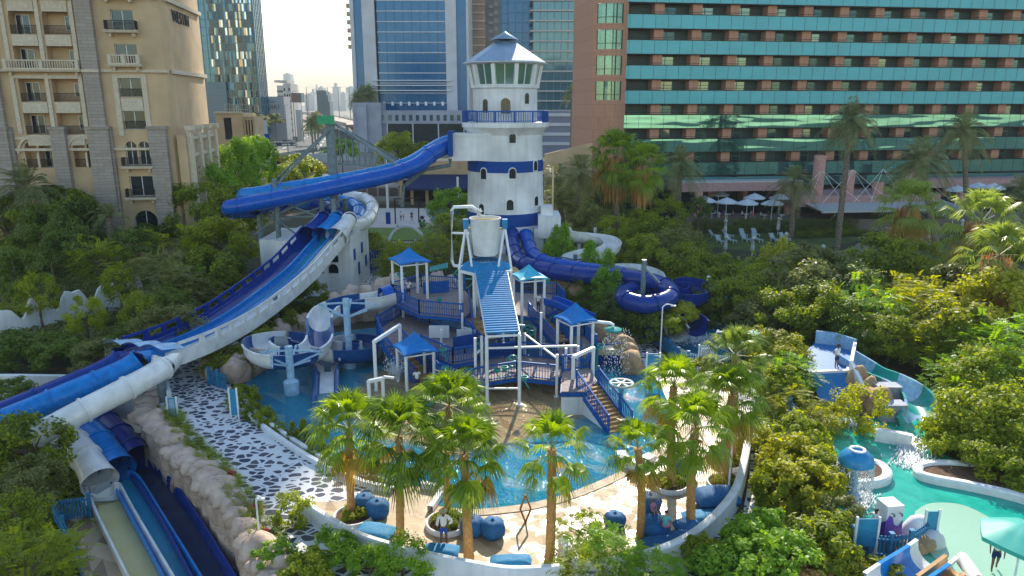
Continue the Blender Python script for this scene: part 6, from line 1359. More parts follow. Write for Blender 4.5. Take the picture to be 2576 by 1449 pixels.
# ---------------- trees: crown centre u, v, distance, radius, kind, material, label
T = [
 # left garden
 (600,425,118,4.7,'a','leafL','big bright green tree right of the stone hotel behind the slide',1.2),(540,490,104,4.6,'d','leafL','round tree with a yellow lit top in front of the stone hotel corner',1.1),(645,405,126,3.8,'a','leafL','pointed green tree directly left of the truck yard',1.3),
 (500,540,96,5.0,'d','leafA','dense dark tree left of the tube slide ends',1.0),(590,540,92,4.4,'a','leafA','tree below the end of the long blue tubes',.9),(165,545,90,4.2,'a','leafA','green tree in front of the stone hotel, between the two date palms',1.0),(20,575,86,4.2,'d','leafA','dark tree at the left edge under the big palm',1.1),(120,590,84,4.2,'d','leafD','very dark tree right of the left edge palm',1.0),(215,570,88,4.0,'d','leafD','dark shrub mass left of the upright date palm',1.0),
 (335,640,80,3.8,'d','leafD','dark tree with pale flowers below the hotel windows',.9),(180,625,80,3.6,'d','leafD','dark flowering shrub at the left of the lawn',.8),(380,600,94,3.0,'a','leafD','shrub against the stone hotel base',.8),(470,640,84,4.4,'f','leafA','feathery tree left of the white terrace wall',.9),(560,620,84,4.2,'a','leafA','tree beside the white terrace wall',.9),(520,700,72,4.0,'a','leafA','bush hugging the left of the navy lane, upper one',.85),(455,740,66,3.8,'f','leafO','feathery bush above the navy lane',.9),(395,700,70,3.6,'f','leafO','olive green tree in the middle of the left garden',.9),
 (250,660,74,2.8,'f','leafA','small yellowish tree right of the grey garden path',1.0),(300,715,66,1.9,'s','leafA','thin young tree in front of the wavy wall, right of centre',1.2),(95,740,64,2.0,'s','leafA','thin dark young tree at the left end of the wavy wall',1.2),(215,795,58,1.8,'s','leafA','young tree standing before the middle of the wavy wall',1.1),(350,785,60,2.0,'s','leafA','young tree at the right end of the wavy wall',1.1),(30,690,66,3.4,'d','leafD','dark bush at the left edge above the wavy wall',.9),(430,830,56,3.0,'d','leafO','round olive bush left of the scalloped lane end',.8),(140,880,54,2.4,'a','leafD','dark low bush above the blue pit wall, left',.7),(250,900,52,2.2,'a','leafO','low bush above the blue pit wall, right',.7),(20,880,54,2.6,'a','leafD','low bush at the left edge above the blue pit wall',.7),(340,850,57,2.4,'d','leafD','dark low bush behind the scalloped lane end',.7),(60,610,90,3.5,'a','leafA','mid green bush at the left edge beneath the arches',1.0),(420,780,62,2.8,'d','leafD','dark bush above the navy lane, lower one',.8),(560,680,76,3.2,'d','leafD','dark bush left of the lane supports',.8),
 # lower left
 (60,1130,38,2.6,'a','leafA','tree at the left edge under the three exit tubes',.9),(70,1215,35,1.9,'a','leafO','tree beside the white run-out lane',.8),(20,1320,31,2.0,'d','leafA','dark tree at the lower left edge',.9),(40,1410,29,1.5,'f','leafA','feathery tree at the bottom left over the tiled landing',.7),(60,1430,27,2.2,'f','leafA','feathery tree in the bottom left corner',.8),(30,985,47,1.6,'a','leafD','dark shrub at the left edge in front of the blue wall',.7),(60,1300,33,.9,'a','leafO','small bush beside the blue fence of the landing',.8),
 # centre left: between lanes and pool
 (640,840,60,2.0,'a','leafA','bush under the white lane beside the stone path',.8),(740,775,68,2.6,'d','leafD','dark shrubs before the slide house, left',.8),(780,760,70,2.4,'d','leafA','dark shrubs before the slide house, right',1.0),(700,810,63,2.2,'a','leafA','bush at the foot of the middle lane post',.7),(560,920,53,2.0,'a','leafA','bush in front of the pool rocks at the path corner',.8),(600,930,52,1.5,'a','leafY','yellow tipped bush on the pool rocks',.8),(655,860,57,1.8,'d','leafA','low bush above the left pool rocks',.7),
 (1010,655,80,3.2,'f','leafA','feathery tree behind the upper left canopy',.8),(1105,640,84,3.4,'f','leafA','feathery tree behind the play tower, left of the pipe',.8),(960,640,92,2.6,'d','leafA','round hedge tree left of the white arch',.9),(1130,520,112,3.6,'a','leafL','green tree between playground and lighthouse',.9),(1150,590,95,2.8,'a','leafA','tree right of the playground lawn',.9),(930,620,96,2.4,'d','leafA','dark round tree by the blue gate',1.0),(1000,378,185,6.5,'a','leafA','big round tree in front of the dark shopfront',.8),(1050,395,182,5.5,'a','leafA','smaller tree right of the big round one',.7),(745,440,150,6.0,'a','leafA','dark green tree left of the mast in the truck yard',.8),(715,455,140,4.5,'d','leafA','round tree lowest in the truck yard',.8),(860,375,200,5.0,'a','leafL','small tree inside the truss lines',.6),(650,306,330,6,'d','leafO','tree clump under the low wordmark building',.6),(615,308,320,7,'d','leafA','tree clump right of the scaffold',.6),(692,300,380,5,'d','leafO','small trees before the white office block',.7),
 # strip left of pool
 (612,1018,46.3,1.25,'a','leafA','dense bush at the top of the planting strip',.9),(668,1058,43.6,.9,'a','leafA','bush second in the planting strip',.9),(640,1040,44.6,.9,'a','leafA','bush third in the planting strip',.8),(737,1100,41.2,.65,'c','leafA','narrow young tree in the planting strip, left of a pair',1.3),(765,1098,40.9,.7,'c','leafA','narrow young tree in the planting strip, right of a pair',1.4),(800,1135,39.5,.75,'a','leafA','last dense bush in the planting strip',.8),(705,1082,42.2,.5,'s','leafA','thin sapling in the planting strip',1.2),
 # right of the lighthouse
 (1490,560,96,3.4,'a','leafO','broad bush below the skirted palm pair, left',.9),(1545,590,90,3.0,'d','leafA','dense bush behind the white flume',.9),(1610,585,93,3.4,'d','leafA','dense bush below the skirted palm pair, right',1.0),(1680,545,104,3.4,'d','leafA','dark trees left of the parasols',.9),(1565,525,104,2.8,'d','leafD','dark bush behind the skirted palms',.9),(1655,610,88,3.8,'d','leafA','large dark bush left of the lawn',.9),(1735,625,90,2.4,'f','leafA','feathery bush at the left end of the lawn',.9),(1620,650,80,3.4,'d','leafA','dark bush above the navy loop',.9),(1720,680,75,3.6,'d','leafA','bush right of the navy loop',.9),(1785,700,73,3.4,'a','leafA','tree behind the blue sign post',.9),(1700,640,82,3.6,'a','leafO','olive tree above the open navy curve',1.0),(1500,500,118,3.2,'d','leafD','dark tree behind the date palm',.9),(1640,500,122,3.4,'d','leafD','dark tree mass at the hotel base, left',.9),(1760,520,106,2.2,'d','leafD','dark tree mass at the hotel base, middle',.8),(1400,520,104,3.2,'f','leafO','dry feathery bush beside the lighthouse',1.0),(1430,505,108,3.0,'f','leafY','yellowish bush right of the lighthouse',.9),
 (1395,625,80,2.0,'c','leafL','bright conical shrub right of the lighthouse foot, left',1.3),(1420,630,79,2.2,'c','leafL','bright conical shrub right of the lighthouse foot, right',1.3),(1376,650,77,1.7,'c','leafL','bright low shrub beside the blue tube',1.0),(1485,655,74,2.0,'c','leafL','bright shrub beside the white flume end',1.0),(1530,700,70,2.1,'c','leafL','tall bright shrub in front of the navy tube',1.4),(1515,735,66,2.2,'c','leafL','bright shrub left of the navy loop',1.0),(1545,740,65,2.2,'c','leafL','bright bushy shrub under the navy tube',1.0),(1480,715,68,1.5,'c','leafL','small bright shrub near the blue fence',1.0),
 (1470,735,68,2.6,'d','leafD','dark hedge below the navy tube, left',.8),(1560,790,62,3.0,'d','leafD','dark hedge below the navy loop, left',.8),(1630,815,60,2.6,'d','leafD','dark hedge behind the blue fence',.8),(1800,765,66,2.8,'d','leafA','bush left of the blue sign post',.9),(1715,790,60,1.6,'a','leafY','yellow green shrub between the slide run-outs',.7),(1690,815,58,1.2,'a','leafA','round shrub left of the white run-out',.8),(1870,770,66,3.8,'d','leafA','dark bush behind the catch pool',.9),(1740,740,70,2.8,'f','leafA','feathery bush right of the open navy curve',.9),
 # big right mass
 (1880,715,72,3.4,'f','leafA','feathery tree in the middle of the right garden',.9),(1960,665,74,2.6,'s','leafY','yellow leaved slender tree below the lounger lawn',1.3),(1935,745,67,3.6,'d','leafA','dense tree right of the blue sign post',.9),(2000,720,66,4.2,'a','leafO','olive tree in the centre of the right wood',.9),(2040,660,74,2.6,'a','leafO','olive bush beside the closed parasols',.9),(2090,700,70,3.4,'a','leafO','tree with pale tips left of the big dark dome',.9),(2210,680,74,4.6,'d','leafA','big dark dome shaped tree right of the garden path',.95),(2310,660,78,3.2,'d','leafA','dark tree right of the dome tree',.9),(2140,740,64,3.6,'d','leafD','dark tree below the dome tree',.9),(2060,790,60,3.6,'d','leafA','tree behind the white notice board',.9),(1960,810,60,3.6,'d','leafA','tree left of the white notice board',.9),(1900,800,61,2.6,'a','leafO','bush above the cyan parasol',.8),
 (2180,800,58,3.6,'f','leafL','bright feathery tree right of the notice board',.9),(2250,760,62,3.4,'f','leafY','yellow green feathery tree on the far right slope, upper',.9),(2330,790,58,3.6,'f','leafY','yellow green feathery tree left of the lowest palm',.9),(2410,740,64,3.4,'a','leafO','tree with pale tips behind the lowest palm',1.0),(2240,850,54,2.4,'d','leafA','dark leafy tree above the teal slide',.9),(2330,865,53,2.6,'f','leafA','feathery tree above the teal slide end',.9),(2420,850,53,3.8,'a','leafY','sunlit bushy tree right of the teal slide',.9),(2530,790,56,4.2,'a','leafY','bright bushy tree at the right edge below the palms',1.0),(2560,680,66,3.6,'d','leafA','dark tree at the right edge behind the palms',1.0),(2500,880,50,3.4,'f','leafL','feathery tree at the right edge, middle height',.9),
 (2440,965,46,2.6,'f','leafL','broad feathery tree right of the teal slide mouth',.85),(2480,960,46,3.2,'d','leafA','dark tree behind the broad feathery one',.9),(2560,960,45,3.2,'f','leafL','feathery tree at the right edge above the planting bed',.9),(2430,1060,42,2.0,'f','leafL','feathery tree overhanging the teal pool',.9),(2450,1090,40,2.9,'a','leafA','leafy tree in the curved bed, left',.95),(2530,1080,39.5,3.0,'d','leafA','leafy tree in the curved bed, middle',.95),(2600,1120,38,3.0,'a','leafA','leafy tree in the curved bed at the right edge',.95),(2400,1150,39,1.8,'a','leafA','low bush in the curved bed next to the pool rim',.9),(2500,1190,37,2.0,'a','leafA','low bushes in the curved bed, right of the rim',.8),(2590,1230,35.5,2.2,'a','leafA','low bush in the curved bed at the right edge',.8),(2185,862,54,1.5,'d','leafD','dark bush above the start of the teal slide',.8),(2160,800,57,2.2,'d','leafD','dark bush behind the notice board',.8),
 # between path and teal pool
 (1960,890,52,2.4,'a','leafY','yellow green tree left of the blue platform, upper',.9),(1975,915,50,1.6,'a','leafY','yellow green tree touching the blue platform',.9),(1985,945,48,2.0,'f','leafL','feathery tree left of the blue water wall',.9),(2000,1015,44.5,1.5,'f','leafY','yellow feathery tree above the teal pool corner',.9),(2065,1062,42.5,1.3,'f','leafY','yellow feathery tree at the teal pool corner',.9),(2165,1045,43,2.1,'s','leafY','slender yellow tree standing behind the mushroom fountain',1.0),(1960,970,47,1.7,'a','leafA','dark bush along the blue fence, upper',1.0),(2010,1110,38.5,1.9,'n','leafA','leafy tree at the left shore of the teal pool, upper',.9),(1995,1190,36,2.0,'n','leafY','leafy tree with yellow tips at the left shore of the teal pool',.9),(2030,1260,33.5,2.0,'n','leafY','yellow tipped tree beside the mushroom fountain',.9),(1960,1250,34,1.6,'n','leafA','leafy tree against the outer wall, right',.9),(2060,1190,35.5,1.8,'n','leafA','leafy branch mass left of the mushroom stem',.8),(1900,1120,39,1.4,'a','leafY','yellow bush against the back end of the white wall',1.0),(1890,860,57,1.8,'a','leafY','yellow green bush below the cyan parasol',.8),(1760,925,52,1.2,'a','leafY','low yellow shrub beside the white notice board',.8),
 # foreground bottom
 (735,1300,32,1.15,'s','leafA','sparse tree left of the white wall beside the red flowers',1.1),(690,1415,28.5,1.1,'n','leafL','bush at the left end of the foreground by the boulders',.8),(840,1395,28.8,1.25,'n','leafL','leafy tree in front of the white wall, left',.9),(770,1450,27.3,1.3,'n','leafA','leafy tree at the bottom edge, left',.8),(1010,1410,27.8,1.5,'s','leafL','sparse tree in front of the white wall under the second palm',.9),(930,1435,27.6,1.3,'s','leafL','small tree at the bottom edge left of the second palm',.8),(1455,1335,30.3,1.2,'f','leafA','dark feathery tree left of the small palm',.9),(1530,1405,28.4,1.7,'f','leafL','broad feathery tree at the bottom centre right',.8),(1650,1450,27.3,1.4,'f','leafL','feathery tree at the bottom below the woman',.7),(1480,1440,27.6,1.6,'f','leafA','feathery tree at the bottom centre',.7),(1775,1395,28.6,1.1,'n','leafA','leafy bush below the last deck palm',.9),(1880,1370,29,1.4,'n','leafL','bright leafy bush below the white wall end, left',.9),(1930,1390,28.6,2.0,'n','leafL','bright leafy bush below the white wall end, right',.9),(1800,1440,27.5,1.4,'n','leafL','bright bush at the bottom right of centre, left',.8),(1880,1450,27.2,1.8,'n','leafL','bright bush at the bottom right of centre, middle',.8),(1980,1440,27.4,1.9,'n','leafL','bright bush at the bottom right of centre, right',.8),(2060,1400,28.3,1.8,'n','leafA','dark leafy bush left of the blue picket fence',.9),(2085,1345,30,1.4,'n','leafA','leafy bush touching the left end of the blue picket fence',.9),(2120,1430,27.6,1.3,'n','leafY','yellow bush below the blue picket fence',.7),(2225,1440,27.4,1.0,'n','leafY','yellow trailing bush in front of the pickets',.6),(2040,1460,27,1.4,'n','skirt','dry brown grass clump among the bushes',.7),(2110,1300,31.4,1.3,'a','leafO','olive bush left of the shower column',.9)]
for a in T:
    u, v, D, r, kind, m, lb, sq = a; low = sq <= .85 and r < 3.2
    z0 = -3.4 if (u < 260 and D < 50) else 0
    tree(u, v, D, r, kind, m, lb, name='tree' if ('tree' in lb) else 'shrub', cat='tree' if 'tree' in lb else 'shrub', sq=sq, trunk='tree' in lb, z0=z0)
# hedges
def hedge(label, pts, w_, h, m='leafD', z=0):
    root = thing('hedge', label, 'hedge', G(*pts[0], z)[:]); P = [G(u, v, z) for u, v in pts]
    for i in range(len(P)-1):
        a, c = P[i], P[i+1]; L = (c-a).length; n = max(1, round(L/(w_*2)))
        for k in range(n):
            p = a.lerp(c, (k+.5)/n); o = bpy.data.objects.new('hedge_section', crown_mesh('h', k % 2, m)); COL.objects.link(o); o.parent = root; o.location = ROOT[root.name] @ Vector((p.x, p.y, z+h*.5)); o.scale = (L/n*.56, w_*.5, h*.5); o.rotation_euler = (0,0,math.atan2(c.y-a.y, c.x-a.x))
hedge('low clipped hedge right of the lounger lawn', [(2010,600),(2090,594),(2170,592)], 3, 1.2, 'leafA')
hedge('dark hedge below the parasol terrace', [(1745,586),(1870,586),(1990,586),(2150,584)], 1.8, 2.3, 'leafD'); hedge('hedge behind the white wavy wall', [(0,790),(60,800),(120,795)], 1.5, 1.3, 'leafA')
hedge('round clipped hedge right of the garden path', [(2240,700),(2340,720),(2360,690)], 4, 2.5, 'leafA'); hedge('long hedge in front of the blue pit wall', [(0,905),(120,900),(260,890),(330,860)], 2, .9, 'leafD')
hedge('low hedge in front of the wavy wall', [(0,870),(150,850),(330,805),(400,790)], 1.5, .6, 'leafD'); hedge('hedge behind the playground fence', [(905,640),(1000,640),(1090,640)], 2.5, 1.6, 'leafA'); hedge('hedge under the stone hotel windows', [(350,628),(420,640),(470,625)], 2, 1.4, 'leafD')
hedge('planting between rock wall and stone path', [(425,1040),(462,1105),(525,1165),(588,1235),(640,1310),(680,1390)], 1.3, .8, 'leafA'); hedge('low hedge at the foot of the hotel terrace right', [(2380,600),(2576,640)], 3, 1.5, 'leafD')
hedge('row of clipped bushes behind the right fence', [(1480,775),(1560,810),(1640,845)], 1.4, 1.3, 'leafD')
for i, (u, v, D, r) in enumerate(((650,1372,30.6,.5),(668,1360,31,.35),(575,1215,36.5,.5),(1718,935,51,.45),(1838,1130,39,.3),(642,1310,33,.45))):
    tree(u, v, D, r, 'n', 'flower', ['red bougainvillea patch left of the foreground tree','small red bougainvillea patch beside the boulders','red bougainvillea trailing over the rock wall','red flowers by the catch pool fence','red flowers in the back planter of the deck','dark red bougainvillea on the lower rock wall'][i], 'flowering_shrub', 'flowers', .7, 1, False)
# a continuous ground cover of low leaves in the garden beds
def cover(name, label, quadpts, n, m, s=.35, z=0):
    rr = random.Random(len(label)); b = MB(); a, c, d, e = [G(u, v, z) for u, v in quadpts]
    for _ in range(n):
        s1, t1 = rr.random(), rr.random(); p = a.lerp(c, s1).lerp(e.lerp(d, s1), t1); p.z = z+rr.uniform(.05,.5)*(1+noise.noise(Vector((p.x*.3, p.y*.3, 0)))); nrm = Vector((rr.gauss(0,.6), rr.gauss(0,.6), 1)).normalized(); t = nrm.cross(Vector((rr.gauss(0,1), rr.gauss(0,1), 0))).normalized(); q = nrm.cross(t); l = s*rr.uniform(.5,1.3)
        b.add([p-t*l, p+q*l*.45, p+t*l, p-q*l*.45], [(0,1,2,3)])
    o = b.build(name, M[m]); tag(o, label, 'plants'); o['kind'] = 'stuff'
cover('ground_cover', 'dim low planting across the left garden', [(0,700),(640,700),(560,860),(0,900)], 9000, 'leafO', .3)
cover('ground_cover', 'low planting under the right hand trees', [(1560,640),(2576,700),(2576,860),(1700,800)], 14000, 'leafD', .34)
cover('ground_cover', 'low planting along the bottom right', [(1900,930),(2100,900),(2100,1449),(1900,1449)], 7000, 'leafA', .2)
cover('ground_cover', 'low planting around the right slope', [(2300,880),(2700,800),(2700,1100),(2380,1050)], 7000, 'leafD', .3)
cover('ground_cover', 'low planting beside the lower landing', [(0,1080),(200,1100),(280,1449),(0,1449)], 8000, 'leafA', .2, -3.4)
cover('ground_cover', 'low planting around the lighthouse and hotel foot', [(1380,480),(1760,500),(1720,700),(1420,720)], 7000, 'leafD', .34)
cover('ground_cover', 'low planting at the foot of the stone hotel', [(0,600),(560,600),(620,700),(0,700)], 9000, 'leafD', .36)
# ================================================================ rocks
def rockrow(name, label, pts, step, sz, h, m, z=0, seed=1, face=None):
    root = thing(name, label, 'rocks', G(*pts[0], z)[:]) ; P = spline([G(u, v, z) for u, v in pts], 6); Q = resample(P, step); rr = random.Random(seed)
    for i, p in enumerate(Q):
        b = MB(); s = sz*rr.uniform(.8,1.25); hh = h*rr.uniform(.8,1.2); b.blob((p.x+rr.uniform(-.15,.15), p.y+rr.uniform(-.2,.2), z+hh*.35), s, s*.85, hh*.7, seed*31+i, .35, 3, 1.1); b.build('boulder', m, root, smooth=True)
        if face:
            b = MB(); q = Q[min(i+1, len(Q)-1)]; d = (q-p); 
            if d.length < .1: continue
            nrm = Vector((d.y, -d.x, 0)).normalized(); 
            if nrm.x > 0: nrm = -nrm
            rows = 9; cols = 5; vs = []
            for r_ in range(rows):
                zz = z+.2-(face+.2)*r_/(rows-1)
                for c in range(cols): e = p-d*.1+d*1.2*c/(cols-1); k = noise.noise(Vector((e.x*.9, e.y*.9, zz*.7)))*.5+.25*noise.noise(Vector((e.x*2.3, e.y*2.3, zz*2.3))); vs.append(Vector((e.x, e.y, zz))+nrm*(.15+.02*r_+.6*k))
            b.add(vs, [(r_*cols+c, r_*cols+c+1, (r_+1)*cols+c+1, (r_+1)*cols+c) for r_ in range(rows-1) for c in range(cols-1)]); b.build('rock_face', m, root, smooth=True)
    return root
rockrow('rock_wall', 'long rock retaining wall topped with rounded boulders beside the slide lanes', [(392,1005),(360,1042),(392,1078),(440,1130),(505,1194),(565,1264),(622,1347),(672,1449),(700,1510)], 1.15, .8, .75, M['rock'], 0, 3, 3.6)
rockrow('pool_rocks', 'pinkish artificial rocks along the back left rim of the splash pool', [(590,960),(640,932),(685,872),(725,840),(790,818),(850,810)], 1.3, 1.0, 1.5, M['rock'], 0, 5)
rockrow('pool_cliff', 'tall pinkish rock cliff behind the striped slide', [(850,812),(900,805),(950,800),(1010,790),(1090,775),(1150,770)], 1.5, 1.25, 3.4, M['rock'], 0, 7)
rockrow('rock_outcrop', 'tan rocks between the right canopy and the stone path', [(1492,868),(1520,880),(1555,900),(1580,922),(1596,940)], 1.0, .95, 2.1, M['rock2'], 0, 9)
rockrow('rock_outcrop', 'brown rock face behind the right canopy by the fence', [(1400,780),(1430,782),(1462,790)], 1.3, 1.3, 3.2, M['rock2'], 0, 11)
rockrow('rock_outcrop', 'brown boulders between the blue water wall and the teal slide', [(2150,1000),(2185,1010),(2200,1040),(2240,1055)], 1.1, .95, 1.9, M['rock2'], 0, 13)
rockrow('rock_outcrop', 'flat rocks below the right picket fence', [(2270,1395),(2300,1385),(2330,1375)], .7, .45, .5, M['rock2'], 0, 15)
rockrow('rock_outcrop', 'two low rocks at the corner of the stone path under the lanes', [(520,935),(530,960)], 1.0, .5, 1.2, M['rock'], 0, 17)
rockrow('rock_outcrop', 'pale boulders at the foot of the rock wall in the near left', [(690,1420),(740,1449)], 1.0, .6, .8, M['rock'], 0, 19)
# ================================================================ walls
def wallstrip(name, label, P, h, th, m, cat='wall', z=0, top=None, wavy=None):
    root = thing(name, label, cat, (P[0].x, P[0].y, z)); b = MB(); n = len(P); vs = []
    for i, p in enumerate(P):
        d = (P[min(i+1, n-1)]-P[max(i-1, 0)]).normalized(); s = Vector((d.y, -d.x, 0))*th/2; hh = h(i, n) if callable(h) else h; vs += [Vector((p.x, p.y, z))-s, Vector((p.x, p.y, z+hh-.06))-s, Vector((p.x, p.y, z+hh))-s*.6, Vector((p.x, p.y, z+hh))+s*.6, Vector((p.x, p.y, z+hh-.06))+s, Vector((p.x, p.y, z))+s]
    fs = [(i*6+j, i*6+j+1, (i+1)*6+j+1, (i+1)*6+j) for i in range(n-1) for j in range(5)]+[(0,1,2,3,4,5), tuple(reversed(range((n-1)*6, n*6)))]
    b.add(vs, fs); b.build('wall', m, root, auto='n'); return root
W2 = smooth2([(753,1252),(830,1300),(900,1338),(985,1366),(1090,1392),(1190,1412),(1290,1426),(1420,1420)], .95, 6)
wallstrip('curved_wall', 'curved white wall around the near edge of the pool deck', W2, .95, .35, M['white'])
W3 = smooth2([(1415,1350),(1430,1375),(1448,1398),(1470,1410),(1600,1392),(1700,1360),(1770,1320),(1815,1280),(1850,1235),(1868,1180),(1880,1120),(1884,1066)], .95, 6)
wallstrip('curved_wall', 'curved white wall at the right end of the pool deck', W3, lambda i, n: .95+.8*max(0, (i/n-.45)), .4, M['white'])
PB = [G(u, v, -3.4) for u, v in ((-350,1110),(0,1110),(200,1100),(345,1092),(398,1080))]; PB = [Vector((-60,50.3,0)), Vector((-36,50.2,0)), Vector((-28.5,49.9,0)), Vector((-24.6,48.9,0)), Vector((-23.6,47.0,0))]
wallstrip('blue_white_wall', 'tall white wall in blue shade behind the exit tubes', PB, 4.3, .3, M['white'], z=-3.4)
WV = smooth2([(-20,855),(60,838),(130,818),(200,800),(270,785),(330,772),(370,765)], 0, 8)
wallstrip('wavy_wall', 'low white wall with a wavy top in the left garden', WV, lambda i, n: 2.3+.7*math.sin(i*.62)+.35*math.sin(i*1.3), .3, M['white'])
# ================================================================ fences
def picket(label, pts, h=1.2, m=M['fenceblue'], z=0, gap=.16, w_=.1, name='picket_fence'):
    P = [G(u, v, z) for u, v in pts]; root = thing(name, label, 'fence', P[0][:])
    for i in range(len(P)-1):
        a, c = P[i], P[i+1]; L = (c-a).length; d = (c-a)/L; s = Vector((d.y, -d.x, 0)); b = MB(); n = max(2, int(L/gap))
        for k in range(n): p = a+d*L*(k+.5)/n; q = d*w_*.5; t = s*.015; b.add([p-q-t, p+q-t, p+q-t+Vector((0,0,h)), p-q-t+Vector((0,0,h)), p-q+t, p+q+t, p+q+t+Vector((0,0,h)), p-q+t+Vector((0,0,h))], [(0,1,2,3),(5,4,7,6),(3,2,6,7),(0,3,7,4),(1,5,6,2)])
        b.bar(a+Vector((0,0,h*.85))+s*.05, c+Vector((0,0,h*.85))+s*.05, .05, .1); b.bar(a+Vector((0,0,h*.2))+s*.05, c+Vector((0,0,h*.2))+s*.05, .05, .1); b.build('picket_panel', m, root)
        b = MB(); b.box(a.x-.08,a.y-.08,z,a.x+.08,a.y+.08,z+h+.15); b.box(a.x-.11,a.y-.11,z+h+.15,a.x+.11,a.y+.11,z+h+.2); b.build('fence_post', m, root)
    return root
picket('blue picket fence between the stone path and the right hand slides', [(1440,762),(1475,776),(1510,792),(1545,812),(1580,832),(1620,850),(1655,872),(1685,892),(1705,915),(1730,925),(1760,928)])
picket('blue picket fence beside the stone path left of the teal pool', [(1895,940),(1920,960),(1940,985),(1960,1015),(1985,1050),(2012,1090)])
picket('curved blue picket fence around the shower column', [(2140,1388),(2185,1402),(2235,1406),(2285,1398),(2328,1368)], 1.15)
picket('teal blue fence around the tiled landing by the lanes', [(230,1300),(142,1312),(165,1360),(195,1415),(215,1470)], 1.3, z=-2.9, m=M['fenceblue'])
picket('white picket fence along the playground lawn', [(925,624),(965,624),(1005,624),(1045,624),(1085,624)], 1.0, M['whitepaint'], gap=.3, w_=.16)
picket('short blue gate fence below the striped slide rocks', [(527,968),(550,975),(572,982)], 1.2)
picket('tall dark blue gate beside the white urn', [(895,690),(925,690),(955,690)], 3.0, M['bandblue'], gap=.25, w_=.2)
# ================================================================ furniture on the deck
def lathe_thing(name, label, cat, u, v, prof, m, z=.045, sc=1, group=None, seed=0, n=22, wob=.06, sq=(1,1)):
    p = G(u, v, z); b = MB(); b.lathe((0,0,0), prof, n); rr = random.Random(seed)
    vs = []
    for q in b.v:
        t = math.atan2(q.y, q.x); k = 1+wob*math.sin(t*5+seed)+wob*.8*math.sin(t*9+seed*2+q.z*3)*(q.z > .4); vs.append(Vector((q.x*k*sc*sq[0], q.y*k*sc*sq[1], q.z*sc))+p)
    b.v = vs; o = b.build(name, m, None, smooth=True); tag(o, label, cat, group); 
    # origin at base
    o.data.transform(Matrix.Translation(-p)); o.location = p; return o
BB = [(.01,.0),(.46,.02),(.57,.18),(.6,.42),(.56,.64),(.44,.8),(.26,.88),(.1,.84),(.07,.93),(.01,.95)]
for i, (u, v, s, lb) in enumerate(((918,1282,.95,'blue beanbag further from the camera, behind its twin near the left planter'),(951,1298,1.0,'blue beanbag nearer the camera of the pair by the left planter'),(1188,1342,1.0,'blue beanbag partly behind the palm trunk in front of the middle pair'),(1240,1348,1.0,'right hand beanbag of the middle pair, with free deck to its right'),(1634,1282,1.0,'blue beanbag just behind the small open palm trunk'),(1722,1198,1.05,'blue beanbag behind the palm near the right round planter'),(1546,1326,.9,'blue beanbag half hidden by the feathery tree'))):
    lathe_thing('beanbag', lb, 'beanbag', u, v, BB, M['beanbag'], .045, s, 'round blue beanbags', i*3+1)
def cushion(label, u, v, L, W, H, rz, m='beancyan', z=.045, name='floor_cushion', seed=0):
    p = G(u, v, z); b = MB(); N = 12; vs = []; 
    for sgn in (1, -1):
        for i in range(N+1):
            for j in range(N+1):
                x, y = i/N*2-1, j/N*2-1; e = (1-abs(x)**3.2)*(1-abs(y)**3.2); wr = .035*noise.noise(Vector((x*3+seed, y*3, sgn))); pinch = 1-.07*(abs(x)*abs(y)); vs.append(Vector((x*L/2*pinch, y*W/2*pinch, H/2+sgn*(H/2)*(max(0, e)**.45)+wr*(e > 0))))
    fs = []; K = (N+1)**2
    for i in range(N):
        for j in range(N): a = i*(N+1)+j; fs.append((a, a+N+1, a+N+2, a+1)); fs.append((K+a, K+a+1, K+a+N+2, K+a+N+1))
    b.add(vs, fs); o = b.build(name, M[m], None, smooth=True); o.location = p; o.rotation_euler = (0,0,rz); tag(o, label, 'cushion', 'blue lounge cushions'); return o
cushion('flat blue cushion beside the left planter against the wall', 944, 1346, 1.9, 1.25, .42, -.25); cushion('flat blue cushion below the man in the straw hat', 1110, 1392, 1.7, .9, .35, -.1, seed=2); cushion('blue cushion lying against the middle of the white wall', 1285, 1416, 1.9, .8, .3, .05, seed=3)
cushion('big puffy blue cushion by the right end of the wall', 1800, 1272, 2.4, 1.6, .95, .15, 'beanbag', seed=4); cushion('blue cushion in front of the big puffy one', 1770, 1308, 2.2, 1.1, .4, .1, seed=5); cushion('blue cushion the woman in cyan sits on', 1688, 1368, 2.8, 1.2, .4, .3, 'beanbag', seed=6); cushion('blue lounge cushion at the back corner of the deck', 1848, 1112, 1.7, 1.5, .8, .1, 'beanbag', seed=7); cushion('blue cushion under the palm trunk right of the seated woman', 1725, 1330, 1.3, .8, .5, .4, 'beanbag', seed=8)
bc = lathe_thing('beanbag_chair', 'large blue beanbag chair with a back, carrying the woman and child', 'beanbag', 1643, 1342, [(.01,0),(.6,.02),(.78,.25),(.78,.55),(.6,.8),(.3,.72),(.01,.62)], M['beanbag'], .045, 1.0, None, 3, sq=(1,.85))
